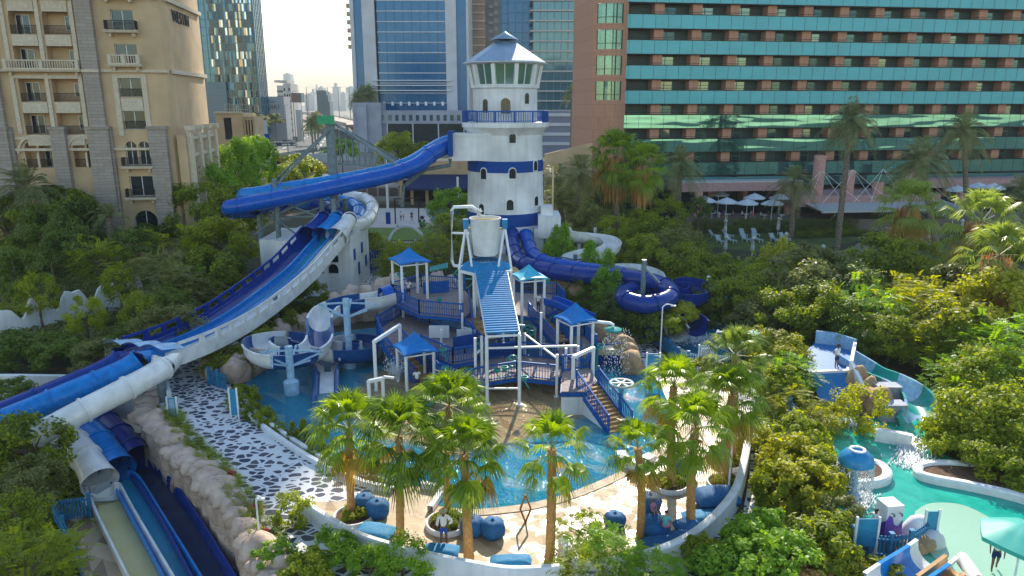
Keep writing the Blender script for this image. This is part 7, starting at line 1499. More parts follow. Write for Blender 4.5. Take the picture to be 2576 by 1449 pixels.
# round planters
for i, (u, v, r) in enumerate(((890,1305,1.0),(1125,1322,1.05),(1683,1222,1.05),(1824,1222,1.0),(1830,1170,.9))):
    p = G(u, v, .045); o = thing('round_planter', ['round planter at the foot of the leftmost deck palm','round planter behind the man in the straw hat','round planter with the long palm shadow','round planter against the right wall','round planter with red flowers furthest back on the deck'][i], 'planter', p[:]); b = MB(); b.lathe(p, [(r-.12,.0),(r-.12,.22),(r-.09,.26),(r-.02,.26),(r,.22),(r,0)], 32); b.build('rim', M['kerb'], o, auto='n'); b = MB(); b.lathe(p, [(.01,.16),(r-.12,.15)], 20); b.build('soil', M['soil'], o)
    for k in range(3):
        a = k*2.1+i; c = bpy.data.objects.new('plants', crown_mesh('n', k % 2, 'leafY' if k % 2 else 'leafA')); COL.objects.link(c); c.parent = o; c.location = (r*.42*math.cos(a), r*.42*math.sin(a), .35); c.scale = (.42,.42,.3)
# diamond sculpture
p = G(1322,1314,.045); b = MB(); Z = [(0,0),(.26,.75),(0,1.5),(-.26,.75)]
for k in range(4): 
    q, r_ = Z[k], Z[(k+1) % 4]; b.bar((p.x+q[0],p.y,p.z+q[1]),(p.x+r_[0],p.y,p.z+r_[1]),.16,.07)
o = b.build('diamond_sculpture', mat('rusty_steel', (.3,.11,.03), .5, metal=.4, var=.2, scale=6)); tag(o, 'rusty diamond shaped frame standing on the deck at the pool edge', 'sculpture')
# ================================================================ signs and posts
def board(label, u, v, w_, h, zb, m, ptw=2, face=None, z=0, rz=0, name='sign_board', lines=0, txt=None):
    p = G(u, v, z); o = thing(name, label, 'sign', (p.x,p.y,z), rz); b = MB()
    for s in ((-1, 1) if ptw == 2 else (0,)): b2 = MB(); b2.box(s*w_/2-.05,-.05,0,s*w_/2+.05,.05,zb+h*(1 if ptw == 2 else .3)+.1); b2.build('post', M['whitepaint'] if ptw == 2 else M['paleblue'], o, local=True)
    b.box(-w_/2+.052,-.06 if ptw == 1 else -.02,zb,w_/2-.052,-.052 if ptw == 1 else .02,zb+h); b.build('panel', m, o, local=True)
    if face:
        y = -.07 if ptw == 1 else -.03; b = MB(); b.box(-w_/2+.12,y-.005,zb+.08,w_/2-.12,y,zb+h-.08); f = b.build('notice', face, o, local=True)
        if lines:
            b = MB()
            for k in range(lines): b.box(-w_/2+.22,y-.012,zb+h*(.2+.6*k/lines),w_/2-.22-.1*(k % 3),y-.0051,zb+h*(.2+.6*k/lines)+.035)
            b.build('print', M['cloths'], f, local=True)
    return o
M['boardblue'] = mat('bright_blue_board', (.02,.25,.45), .5)
board('white notice board in a blue frame behind the lifeguard', 2114, 868, 1.3, 1.1, 1.3, M['boardblue'], 2, M['whitepaint'], lines=7); board('white notice board with a blue frame beside the catch pool', 1776, 935, 1.3, 1.2, .9, M['boardblue'], 2, M['whitepaint'], lines=8); board('small white sign with a red and grey round symbol on a post', 1438, 775, 1.1, .9, 2.0, M['whitepaint'], 1, M['shirtw']); board('small blue sign with white writing on a tall post', 1818, 812, 1.0, .85, 2.3, M['boardblue'], 1, M['boardblue'], lines=0)
sg = G(1438,775); b = MB(); b.lathe((0,0,0), [(.1,0),(.17,0)], 16); c = MB(); 
for k in range(16): t0, t1 = 2*math.pi*k/16, 2*math.pi*(k+1)/16; c.bar(Vector((sg.x+.2*math.cos(t0), sg.y-.085, 2.45+.2*math.sin(t0))), Vector((sg.x+.2*math.cos(t1), sg.y-.085, 2.45+.2*math.sin(t1))), .01, .06)
c.bar((sg.x-.12,sg.y-.085,2.37),(sg.x+.12,sg.y-.085,2.53),.01,.05); so_ = [o_ for o_ in bpy.data.objects if o_.get('label', '').startswith('small white sign')][0]; c.build('symbol', M['red'], so_)
ss_ = [o_ for o_ in bpy.data.objects if o_.get('label', '').startswith('small blue sign')][0]; c = MB()
for k, w_ in enumerate((.5,.34,.44)): c.box(-w_/2,-.082,2.5+k*.17,w_/2,-.076,2.57+k*.17)
c.build('print', M['whitepaint'], ss_, local=True)
board('blue panel between two white posts beside the tan rocks', 1640, 975, .95, 1.7, .9, M['boardblue'], 2); board('blue panel between white posts at the left end of the bottom picket fence', 2172, 1404, 1.0, 1.4, .6, M['boardblue'], 2); board('small blue panel on posts at the right end of the bottom picket fence', 2335, 1368, .6, 1.0, .7, M['boardblue'], 2); board('blue panel on posts left of the scalloped lane end', 289, 935, 1.0, 1.0, 1.6, M['boardblue'], 2, M['paleblue']); board('tall narrow blue panel standing in the planting strip', 592, 1055, .5, 1.8, .3, M['boardblue'], 2)
board('cyan poster with an orange corner on the white path beside the rocks', 437, 1055, .6, 1.3, .2, M['boardblue'], 2, M['paleblue'])
def lamp(label, u, v, h, arm=.9, z=0, name='lamp_post'):
    p = G(u, v, z); o = thing(name, label, 'lamp post', (p.x,p.y,z)); b = MB(); b.cyl((p.x,p.y,z),(p.x,p.y,z+h),.06,.045,8); b.build('pole', M['whitepaint'], o, auto='n'); b = MB(); P = spline([Vector((p.x,p.y,z+h)), Vector((p.x+arm*.35,p.y,z+h+.25)), Vector((p.x+arm,p.y,z+h+.15))], 4); b.tube(P, .045, 6); b.box(p.x+arm-.25,p.y-.08,z+h+.08,p.x+arm+.15,p.y+.08,z+h+.16); b.build('lamp_head', M['whitepaint'], o)
lamp('white lamp post with a curved arm beside the catch pool', 1660, 905, 4.4); lamp('white lamp post in front of the palm heads by the catch pool', 1795, 928, 2.9, .3); lamp('white pole with a camera at the left foreground boulders', 655, 1372, 2.3, .25); lamp('slim white pole at the right end of the white wall', 1832, 1240, 3.2, .2); lamp('slim pole among the trees right of the navy loop', 1773, 795, 3.8, .2)
p = A(1391,470,100); b = MB(); b.cyl((p.x,100,0),(p.x,100,A(1391,420,100).z),.12,.12,8); tag(b.build('flag_pole', M['creamstone']), 'cream pole standing directly right of the lighthouse', 'pole')
# ================================================================ parasols
def parasol(label, u, v, D, r, m, panels=8, h=.6, name='parasol', zt=None):
    c = A(u, v, D); o = thing(name, label, 'parasol', (c.x, c.y, 0), 0, None); zt = c.z if zt is None else zt; b = MB(); n = panels; vs = [Vector((c.x,c.y,zt+h))]
    for k in range(n*3):
        a = 2*math.pi*k/(n*3); rr_ = r*(1 if k % 3 == 0 else .9); vs.append(Vector((c.x+rr_*math.cos(a), c.y+rr_*math.sin(a), zt-(0 if k % 3 == 0 else .0))))
    mids = [Vector((c.x,c.y,zt+h)).lerp(v_, .5)+Vector((0,0,.04-.05*((i) % 3 != 0))) for i, v_ in enumerate(vs[1:])]; K = len(vs); vs += mids; N = n*3
    fs = [(0, K+k, K+(k+1) % N) for k in range(N)]+[(K+k, 1+k, 1+(k+1) % N, K+(k+1) % N) for k in range(N)]; vs += [v_-Vector((0,0,.18)) for v_ in vs[1:1+N]]; Q = K+N; fs += [(1+k, Q+k, Q+(k+1) % N, 1+(k+1) % N) for k in range(N)]
    b.add(vs, fs); b.build('canopy', m, o, auto='n'); b = MB(); b.cyl((c.x,c.y,0),(c.x,c.y,zt+h+.08),.05,.05,8); b.build('pole', M['whitepaint'], o, auto='n'); return o
M['parawhite'] = mat('white_parasol_fabric', (.62,.7,.8), .8); M['paracyan'] = leafmat('turquoise_parasol_fabric', (.06,.42,.38), (.07,.45,.42), .3)
for u, v, D, lb in ((1773,505,118.5,'leftmost white parasol on the terrace'),(1808,489,125.5,'white parasol second from the left, further back'),(1828,508,117.5,'white parasol third from the left in the front row'),(1898,497,121.5,'white parasol in the back row beside the silvery date palm'),(1880,511,116.5,'white parasol in the middle of the front row'),(1943,512,116.5,'white parasol right of the front row'),(1962,497,122.5,'white parasol partly behind the silvery palm trunk'),(2408,478,117.5,'white parasol half hidden under the glass roof at right'),(2462,470,121.5,'small white parasol furthest back on the right'),(2500,472,117.5,'white parasol at the right between palm trunks'),(2455,490,114,'lowest white parasol on the right terrace')):
    parasol(lb, u, v, D, 1.85, M['parawhite'], 4 if 0 else 6, .75, name='white_parasol')
parasol('turquoise parasol above the person at the bottom right', 2572, 1350, 26.8, 1.65, M['paracyan'], 6, .62); parasol('turquoise parasol behind the pale palm heads by the catch pool', 1893, 850, 55, 1.75, M['paracyan'], 6, .6)
def closed_parasol(label, u, v):
    p = G(u, v); o = thing('closed_parasol', label, 'parasol', p[:], 0, 'closed parasols in the garden'); b = MB(); b.lathe(p, [(.05,0),(.05,1.0)], 8); b.build('pole', M['whitepaint'], o); b = MB(); b.lathe(p, [(.12,.9),(.3,.95),(.26,1.6),(.16,2.5),(.3,2.55),(.28,2.7),(.05,2.95)], 10); b.build('folded_canopy', mat('grey_white_fabric', (.55,.57,.58), .85) if 'grey_white_fabric' not in bpy.data.materials else bpy.data.materials['grey_white_fabric'], o, smooth=True)
for u, v, lb in ((1806,578,'closed pale parasol at the far left of the lounger lawn'),(1823,598,'closed pale parasol between the four left loungers'),(1887,576,'closed pale parasol behind the middle loungers'),(1956,592,'closed pale parasol at the right pair of loungers'),(1823,645,'closed parasol by the path, left'),(1891,648,'closed parasol by the path, middle'),(1974,636,'closed parasol by the path near the yellow tree'),(2066,672,'closed parasol standing alone before the olive bush'),(2080,690,'lowest closed parasol half hidden in the bushes'),(2335,600,'closed parasol right of the golf cart'),(2415,598,'closed parasol between the two bright palms')): closed_parasol(lb, u, v)
lng = None
def lounger(label, u, v, rz):
    global lng
    if lng is None:
        o = thing('sun_lounger', label, 'sun lounger', (0,0,0), 0, 'sun loungers on the lawn'); b = MB(); b.box(-.33,-.95,.28,.33,.25,.36); b.build('seat', M['greyfab'], o, local=True); b = MB(); q = Matrix.Translation((0,.25,.3)) @ Matrix.Rotation(R(48), 4, 'X'); b.box(-.33,0,0,.33,.8,.08,q); b.build('backrest', M['greyfab'], o, local=True)
        for x in (-.28,.28):
            for y in (-.85,.2): b = MB(); b.box(x-.03,y-.03,0,x+.03,y+.03,.28); b.build('leg', M['whitepaint'], o, local=True)
        lng = Proto(o)
    lng.put(G(u, v, .03), rz, 1.15, label, 'sun loungers on the lawn')
M['greyfab'] = mat('blue_grey_fabric', (.3,.38,.42), .8)
for u, v, rz, lb in ((1796,597,.9,'lounger furthest left on the lawn'),(1810,611,.3,'front left lounger on the lawn'),(1836,609,.5,'lounger right of the front left one'),(1829,596,.6,'lounger beside the second closed parasol'),(1868,594,.1,'back lounger left of the middle parasol'),(1874,606,.3,'front lounger left of the middle parasol'),(1899,593,.1,'back lounger right of the middle parasol'),(1903,607,.4,'front lounger right of the middle parasol'),(1946,606,.3,'left lounger of the right pair'),(1972,604,.4,'right lounger of the right pair'),(2332,620,.8,'lounger right of the golf cart'),(2405,612,.8,'lounger below the widest bright palm, upper'),(2415,645,.8,'lounger below the widest bright palm, lower'),(2060,690,.3,'lounger beside the lowest closed parasol')): lounger(lb, u, v, rz)
# golf cart
p = G(2248,607,.04); o = thing('golf_cart', 'turquoise and white golf cart parked on the garden path', 'golf cart', p[:], .15)
b = MB(); b.box(-1.35,-.6,.3,1.35,.6,.62); b.box(-1.45,-.55,.62,-.7,.55,.95); b.box(.7,-.6,.62,1.35,.6,1.0); b.build('body', M['teal'], o, local=True); b = MB(); b.box(-.3,-.55,.62,.5,.55,.85); b.box(.45,-.55,.85,.62,.55,1.35); b.build('seat', M['shirtw'], o, local=True); b = MB(); b.box(-1.15,-.65,1.98,1.15,.65,2.06); b.build('roof', M['whitepaint'], o, local=True)
for x in (-1.0, 1.0):
    for y in (-.56, .56):
        b = MB(); b.bar((x*.95,y,.9),(x,y,1.98),.05); b.build('roof_post', M['whitepaint'], o, local=True); b = MB(); b.cyl((x*.95,y-.08,.25),(x*.95,y+.08,.25),.26,.26,14); b.build('wheel', M['tyre'], o, local=True)
# ================================================================ mushroom fountain, shower column, planting beds
p = G(2142,1255); o = thing('mushroom_fountain', 'mushroom shaped fountain with a blue dome and a curtain of water', 'fountain', p[:]); zc = A(2142,1160,p.y).z; rm = A(2195,1160,p.y).x-A(2153,1160,p.y).x
b = MB(); b.lathe(p, [(.38,0),(.38,.35),(.27,.4),(.2,.8),(.19,zc)], 20); b.build('stem', M['paleblue'], o, auto='n'); b = MB(); b.lathe(p, [(.1,zc-.02),(rm,zc-.1),(rm+.02,zc),(rm*.92,zc+.3),(rm*.7,zc+.52),(.38,zc+.66),(.3,zc+.64),(.28,zc+.58),(.01,zc+.58)], 32); b.build('dome', M['roofblue'], o, auto='n'); b = MB(); b.lathe(p, [(.28,zc+.6),(.28,zc+.7),(.4,zc+.7),(.42,zc+.64)], 20)
b.build('dome_ring', M['whitepaint'], o, auto='n')
droplets('water_curtain', 'curtain of white water falling all round from the mushroom dome', 1500, lambda r: (lambda a, h: Vector((p.x+(rm+r.gauss(0,.04))*math.cos(a), p.y+(rm+r.gauss(0,.04))*math.sin(a), h)))(r.uniform(0,6.28), .1+(zc-.2)*r.random()**.8), .025)
droplets('foam', 'ring of foam where the mushroom water lands', 700, lambda r: (lambda a, q: Vector((p.x+q*math.cos(a), p.y+q*math.sin(a), .04)))(r.uniform(0,6.28), rm+r.gauss(0,.25)), .05)
q1, q2 = G(2285,1100), G(2300,1180)
droplets('foam', 'white churned water below the teal slide mouth', 900, lambda r: (lambda t: q1.lerp(q2, t)+Vector((r.gauss(0,.35+.3*t), r.gauss(0,.2), .05)))(r.random()), .06)
q3 = G(1740,855)
droplets('foam', 'foam where the navy run-out enters the catch pool', 500, lambda r: q3+Vector((r.gauss(0,1.4), r.gauss(0,.8), .09)), .06)
q4 = G(2155,1068)
droplets('foam', 'foam at the foot of the blue water wall', 400, lambda r: q4+Vector((r.gauss(-.5,.9), r.gauss(0,.4), .05)), .06)
p = G(2228,1352); o = thing('shower_column', 'square white shower column with purple mosaic splash pattern at its foot', 'shower', (p.x,p.y,0), .15); zt = A(2228,1262,p.y).z; b = MB(); b.box(-.42,-.42,0,.42,.42,zt); b.build('column', M['white'], o, local=True)
b = MB(); prof = [(-.421,0),(.421,0),(.421,1.15),(.2,.85),(.0,.95),(-.12,1.35),(-.3,1.45),(-.421,1.2)]; b.add([Vector((x,-.43,z)) for x, z in prof], [tuple(range(8))]); b.add([Vector((-.43,y,z)) for y, z in ((.421,0),(-.43,0),(-.43,1.2),(-.1,.9),(.2,1.2),(.421,1.0))], [tuple(range(6))]); b.add([Vector((.43,y,z)) for y, z in ((-.43,0),(.421,0),(.421,1.0),(.1,1.3),(-.43,1.15))], [tuple(range(5))])
mm = mat('purple_mosaic', (.13,.06,.4), .3, var=.2, scale=14); b.build('mosaic', mm, o, local=True)
for x in (-.2,.2): b = MB(); b.bar((x,-.42,zt-.35),(x,-.62,zt-.3),.04); b.bar((x,-.62,zt-.3),(x,-.62,zt-.42),.06); b.build('tap', M['steel'], o, local=True)
def bed(label, pts, h=.45):
    P = smooth2(pts, 0, 5, True); o = thing('planting_bed', label, 'planter', P[0][:]); b = MB(); b.sweep(P+[P[0]], [(-.25,0),(-.25,h-.08),(-.15,h),(.15,h),(.25,h-.08),(.25,0)]); b.build('rim', M['kerb'], o, auto='n'); b = MB(); b.prism([(q.x,q.y) for q in P], .0, h-.15); b.build('soil', M['soil'], o)
bed('white rimmed oval bed of bare soil behind the mushroom fountain', [(2090,1185),(2150,1175),(2200,1175),(2228,1195),(2225,1215),(2190,1225),(2140,1222)])
bed('long curved white rimmed planting bed at the right of the teal pool', [(2310,1185),(2345,1178),(2420,1180),(2600,1200),(2760,1260),(2800,1400),(2740,1330),(2576,1265),(2440,1232),(2350,1215),(2310,1202)])
# blue platform and water wall
o = thing('blue_platform', 'blue painted pool platform with curved back wall and a wide water wall', 'pool structure', G(2085,1000)[:]); z1 = 1.6; f = [G(u, v, z1) for u, v in ((2040,942),(2132,938),(2150,885),(2100,868),(2050,862),(2010,900))]; b = MB(); b.prism([(q.x,q.y) for q in f], 0, z1); b.build('floor', M['royalmatte'] if 'royalmatte' in M else mat('blue_pool_floor', (.015,.15,.42), .5), o)
b = MB(); b.sweep([f[4], f[3], f[2]], [(-.12,0),(-.12,1.0),(.12,1.0),(.12,0)], True, cap=True); b.build('back_wall', M['paleblue'], o); b = MB(); b.sweep([f[0], f[1], f[1]+Vector((.3,.5,0))], [(-.15,-.2),(-.15,.25),(.15,.25),(.15,-.2)], True, cap=True); b.build('rim', M['kerb'], o); b = MB(); b.sweep([f[2]+Vector((-.2,-.3,0)), f[1]+Vector((.25,.2,0)), f[1]+Vector((.3,-1.8,-1.2))], [(-.12,-1.4),(-.12,.9),(.12,.9),(.12,-1.4)], True, cap=True); b.build('side_wall', M['white'], o)
a, c = f[0]+Vector((0,-.2,.1)), f[1]+Vector((0,-.2,.1)); N = 8; b = MB(); vs = []
for i in range(N+1): t = i/N; vs += [a+Vector((0,-2.2*t**1.3,-1.6*t**.8)), c+Vector((0,-2.2*t**1.3,-1.6*t**.8))]
b.add(vs, [(2*i, 2*i+2, 2*i+3, 2*i+1) for i in range(N)]); b.build('water_wall', laneW('water_over_blue_wall', (.01,.12,.4), (.04,.25,.55)), o)
TS = thing('teal_slide', 'open teal and white slide curling down to the teal pool', 'water slide', G(2315,1060)[:]); S_ = resample(spline([A(2128,895,51),A(2165,918,50),A(2200,940,49),A(2240,955,48),A(2280,975,46.8),A(2308,1000,45.4),A(2318,1030,44),A(2308,1055,43),A(2292,1075,42.5)], 8), .3)
for i, k in enumerate(range(0, len(S_)-1, 6)): 
    pts = S_[k:k+7]
    if len(pts) > 1: b = MB(); b.sweep(pts, uprof(.85,.3), True); x = b.build('flume_section', M['tealfg'] if i % 2 else M['whiteplastic'], TS, auto='n') if 'tealfg' in M else b.build('flume_section', M['teal'] if i % 2 else M['paleblue'], TS, auto='n'); x['label'] = 'teal section' if i % 2 else 'pale section'
for u, v, lb in ((2228,1035,'grey block seat among the rocks, upper'),(2242,1068,'grey block seat among the rocks, lower')):
    p = G(u, v-10); b = MB(); b.box(p.x-.75,p.y-.3,0,p.x+.75,p.y+.6,1.5 if 'upper' in lb else 1.1); b.box(p.x-.8,p.y-.35,1.5 if 'upper' in lb else 1.1,p.x+.8,p.y+.65,1.6 if 'upper' in lb else 1.2); tag(b.build('block_seat', mat('grey_block', (.35,.38,.45), .8) if 'grey_block' not in bpy.data.materials else bpy.data.materials['grey_block']), lb, 'block', 'grey blocks')
b = MB(); S_ = [G(2200,1108)+Vector((0,0,.3)), G(2260,1118)+Vector((0,0,.3)), G(2290,1125)+Vector((0,0,.3))]; b.sweep(S_, [(-.2,-.3),(-.2,.5),(.2,.5),(.2,-.3)], True, cap=True); tag(b.build('pool_wall', M['kerb']), 'short white wall in the teal pool below the slide mouth', 'wall')
# small slides at the bottom right
MS2 = thing('small_blue_slide', 'small wide blue slide with white wings at the bottom right', 'slide', G(2320,1440)[:])
P = [A(2225,1475,25.4), A(2275,1440,26.5), A(2325,1408,27.5), A(2355,1385,28.2)]; P = spline(P, 4)
for i_, (k0, k1, m_) in enumerate(((0,3,'whiteplastic'),(3,9,'midblue'),(9,12,'whiteplastic'))): b = MB(); b.sweep(P[k0:k1+1], uprof(.75,.15), True); b.build('chute', M[m_], MS2, auto='n')
for u, v, D, s in ():
    p = A(u, v, D); b = MB(); vs = [p+Vector((-.35,0,.75)), p+Vector((.25,.1,.7)), p+Vector((.75,.1,-.1)), p+Vector((.5,0,-.5)), p+Vector((-.3,0,-.2))]; b.add(vs+[q+Vector((.1,.35,0)) for q in vs], [(0,1,2,3,4),(9,8,7,6,5)]+[(i, (i+1) % 5, (i+1) % 5+5, i+5) for i in range(5)]); b.build('white_wing', M['whiteplastic'], MS2)
TB = thing('small_white_tube', 'short white tube slide with an amber inside at the bottom right corner', 'slide', G(2420,1449)[:]); b = MB(); P = [A(2462,1465,25.8), A(2438,1430,27), A(2420,1405,27.8)]; b.tube(spline(P, 4), .3, 14, cap=False); b.build('tube', M['whiteplastic'], TB, smooth=True); b = MB(); b.sweep([A(2340,1470,26), A(2380,1440,26.8), A(2412,1415,27.6)], uprof(.45,.1), True); b.build('trough', mat('amber_plastic', (.45,.25,.1), .4), TB, auto='n')

b = MB(); b.blob(tuple(G(2310,1345)), .9, .6, 1.0, 3, .1, 3, flat=0); b.blob(tuple(G(2340,1372)), .7, .5, .8, 5, .1, 3, flat=0); tag(b.build('white_mound', M['white'], smooth=True), 'smooth white mound beside the splash pad', 'pool structure')
# playground pieces
p = G(1023,612); b = MB(); P = [Vector((p.x+2.6*math.cos(t), p.y, 2.6*math.sin(t))) for t in [math.pi*k/16 for k in range(17)]]; b.sweep(P, [(-.18,-.18),(-.18,.18),(.18,.18),(.18,-.18)], True, up=(0,1,0)); tag(b.build('garden_arch', M['white'], auto='n'), 'white half round arch in the picket fence by the playground', 'arch')
sw = thing('swing_frame', 'dark swing frame on the playground', 'swing', G(1040,560)[:]); a, c = G(995,563), G(1054,560); 
b = MB(); 
for q in (a, c): b.cyl((q.x,q.y,0),(q.x,q.y,4.4),.12,.12,8)
b.bar((a.x,a.y,4.3),(c.x,c.y,4.3),.16); b.build('frame', M['blackiron'], sw)
for u, v, zt in ((977,563,11.5),(1153,550,7.5)):
    q = G(u, v); o = thing('shade_mast', 'white mast with a blue padded foot %s' % ('on the playground' if u < 1000 else 'beside the lighthouse'), 'pole', q[:]); b = MB(); b.cyl((q.x,q.y,2.0),(q.x,q.y,zt),.22,.2,10); b.build('mast', M['whitepaint'], o, auto='n'); b = MB(); b.cyl((q.x,q.y,0),(q.x,q.y,2.0),.42,.42,10); b.build('pad', M['bandblue'], o, auto='n')
q = G(1063,572); b = MB(); b.blob((q.x,q.y,.5),.6,.5,.6,4,.2,2); tag(b.build('bench', M['leafgreenpaint'] if 'leafgreenpaint' in M else mat('green_plastic', (.02,.15,.06), .6), smooth=True), 'small green seat at the lawn edge of the playground', 'seat')
# service building behind the playground
SB = thing('service_building', 'long low beige building with a navy awning behind the playground', 'building', (A(990,500,152).x,152,0)); xa, xb = A(985,0,152).x, A(1420,0,152).x; b = MB(); b.box(xa,152,4.8,xb,160,A(0,405,152).z); b.build('wall', M['beige'], SB); b = MB(); b.box(xa,156,0,xb,156.4,4.8); b.build('painted_shade_front', M['dark'], SB); b = MB(); x2 = A(1010,0,150).x; b.add([(x2,151.9,6),(xb,151.9,6),(xb,147.5,3.6),(x2,147.5,3.6)], [(3,2,1,0)]); b.box(x2,147.4,3.2,xb,147.5,3.65); b.build('awning', M['navymatte'] if 'navymatte' in M else mat('navy_awning', (.01,.025,.1), .8), SB)  # near-black back wall stands for the shade under the awning
for u in (992,1020,1060,1100,1140): x = A(u,0,150).x; b = MB(); b.box(x-.3,150,0,x+.3,150.6,4.8); b.build('pillar', M['beige'], SB)
for k in range(8): x = xa+2+k*5.2; b = MB(); b.box(x,151.94,A(0,424,152).z,x+.08,151.99,A(0,405,152).z); b.build('joint', M['greystone'], SB)
b = MB(); x0, x1 = A(690,0,165).x, A(985,0,165).x; b.box(x0,165,0,x1,175,3.2); tag(b.build('low_store', mat('dim_store_wall', (.16,.13,.12), .9)), 'low dim store building behind the steel columns', 'building')
b = MB(); x0, x1 = A(872,0,150).x, A(985,0,150).x; b.box(x0,150,3.4,x1,158,3.7); 
for k in range(5): b.box(x0+k*(x1-x0)/4-.15,150,0,x0+k*(x1-x0)/4+.15,150.3,3.4)
tag(b.build('pergola', M['greystone']), 'grey pergola roof left of the playground', 'pergola')
yard = [('shipping_container', 'grey container at the back of the truck yard', 705, 398, 8, 2.6, 2.8, 'steel'), ('shed', 'brown roofed shed in the truck yard', 726, 402, 9, 3.2, 4, 'greystone'), ('site_cabin', 'long pale cabin behind the trucks', 780, 396, 14, 2.6, 3, 'concrete'), ('site_cabin', 'pale low cabin right of the mast', 850, 392, 12, 2.4, 3, 'concrete'), ('site_cabin', 'white cabin below the truss', 845, 455, 8, 2.4, 3, 'white')]
for nm, lb, u, v, L, h, dp, m in yard: 
    p = G(u, v+12); b = MB(); b.box(p.x-L/2,p.y,0,p.x+L/2,p.y+dp,h); b.box(p.x-L/2-.2,p.y-.2,h,p.x+L/2+.2,p.y+dp+.2,h+.2); b.box(p.x-L*.2,p.y-.06,.1,p.x-L*.05,p.y-.003,h*.8); b.box(p.x+L*.15,p.y-.05,h*.4,p.x+L*.3,p.y-.003,h*.8); tag(b.build(nm, M[m]), lb, 'cabin')
tr = MB(); q = G(812,440); 
for k in range(3): tr.blob((q.x+k*2.2-2,q.y+k*.5,1.2),1.6,1.4,1.8,k+3,.3,2,flat=-.3)
tag(tr.build('tarpaulin_heap', M['orange'], smooth=True), 'orange tarpaulins heaped in the yard left of the mast', 'tarpaulin')
b = MB(); p, q = G(752,428), G(806,428)
for k in range(28): t = k/27; r_ = p.lerp(q, t); b.box(r_.x-.05,r_.y-.05,0,r_.x+.05,r_.y+.05,3)
b.bar(p+Vector((0,0,3)), q+Vector((0,0,3)), .1); b.bar(p+Vector((0,0,1.5)), q+Vector((0,0,1.5)), .1); tag(b.build('yard_fence', mat('yellow_fence', (.4,.33,.14), .7)), 'yellowish mesh fence of the truck yard', 'fence')
# ================================================================ vehicles
def carproto(m, van=False):
    o = thing('parked_car', 'car', 'car', (0,0,0)); b = MB(); L = 2.3; h = .85 if not van else 1.0
    sec = [(-L,.35),(-L,.8),(-L+.15,.92),(-1.5,h+.1),(1.2,h+.12),(L-.15,.85),(L,.6),(L,.35)]
    for w_ in (1,):
        n = len(sec); vs = [Vector((x,-.9,z)) for x, z in sec]+[Vector((x,.9,z)) for x, z in sec]; b.add(vs, [tuple(range(n)), tuple(reversed(range(n, 2*n)))]+[(i, i+n, (i+1) % n+n, (i+1) % n) for i in range(n)])
    b.build('body', m, o, local=True); b = MB(); t = 1.48 if not van else 2.1; cs = [(-1.7,h+.08),(-1.2,t-.04),(.5,t),(1.25,h+.1)] if not van else [(-2.2,h),(-2.2,t),(1.0,t),(1.7,h+.1)]; vs = [Vector((x,-.82+.08*(z > 1.2),z)) for x, z in cs]+[Vector((x,.82-.08*(z > 1.2),z)) for x, z in cs]; b.add(vs, [(0,1,2,3),(7,6,5,4),(0,4,5,1),(2,6,7,3)]); b.build('windows', M['glassdark'], o, local=True)
    b = MB(); b.box(cs[1][0],-.75,t-.01,cs[2][0],.75,t+.04); b.build('roof', m, o, local=True)
    for x in (-1.45, 1.4):
        for y in (-.85, .85): b = MB(); b.cyl((x,y-.1,.33),(x,y+.1,.33),.33,.33,12); b.build('wheel', M['tyre'], o, local=True)
    return Proto(o)
CP_ = {'white': carproto(M['carw']), 'grey': carproto(M['carg']), 'dark': carproto(M['card']), 'red': carproto(M['carr'])}
cr = random.Random(5); 
for row, (u0, v0, u1, v1, n) in enumerate(((672,368,742,366,11),(678,360,748,357,10),(700,352,752,350,7))):
    for k in range(n):
        t = k/(n-1); c = cr.choice(['white','white','grey','dark']); CP_[c].put(G(u0+(u1-u0)*t, v0+(v1-v0)*t, .04), R(90)+cr.uniform(-.05,.05), 1, '%s car parked in the rows beside the avenue' % c, '%s cars in the car park' % c)
for u, v, c in ((822,330,'white'),(830,322,'white'),(824,342,'dark'),(816,336,'grey'),(838,315,'red'),(828,350,'dark'),(845,322,'white'),(852,330,'grey'),(770,330,'dark'),(842,305,'white'),(835,300,'grey')): CP_[c].put(G(u, v, .04), R(90)-.25, 1, '%s car driving on the avenue' % c, '%s cars on the avenue' % c)
for k in range(14):
    t = k/13; c = cr.choice(['white','grey','white','dark']); CP_[c].put(G(716+70*t+cr.uniform(-6,6), 322-26*t+cr.uniform(-3,3), .04), R(75), 1, '%s car on the sandy side road' % c, '%s cars on the side road' % c)
for pr_ in CP_.values():
    if not pr_.used: pr_.put(G(860,338,.04), R(90))
def truck(label, u, v, m, rz, cab='carw'):
    p = G(u, v, .04); o = thing('truck', label, 'truck', p[:], rz); b = MB(); b.box(-3,-1.15,.8,1.2,1.15,3.0); b.build('box_body', m, o, local=True); b = MB(); b.box(1.35,-1.05,.5,3.0,1.05,2.1); b.box(1.35,-1.05,2.1,2.5,1.05,2.5); b.build('cab', M[cab], o, local=True); b = MB(); b.box(3.002,-.9,1.3,3.02,.9,2.0); b.build('windscreen', M['glassdark'], o, local=True)
    for x in (-2, 2):
        for y in (-1.0, 1.0): b = MB(); b.cyl((x,y-.15,.45),(x,y+.15,.45),.45,.45,12); b.build('wheel', M['tyre'], o, local=True)
truck('white box truck in the yard left of the mast', 733, 412, M['carw'], R(-80)); truck('white truck lowest in the yard', 708, 442, M['carw'], R(-85)); truck('red truck behind the white one in the yard', 700, 420, M['red'], R(-80), 'carr')
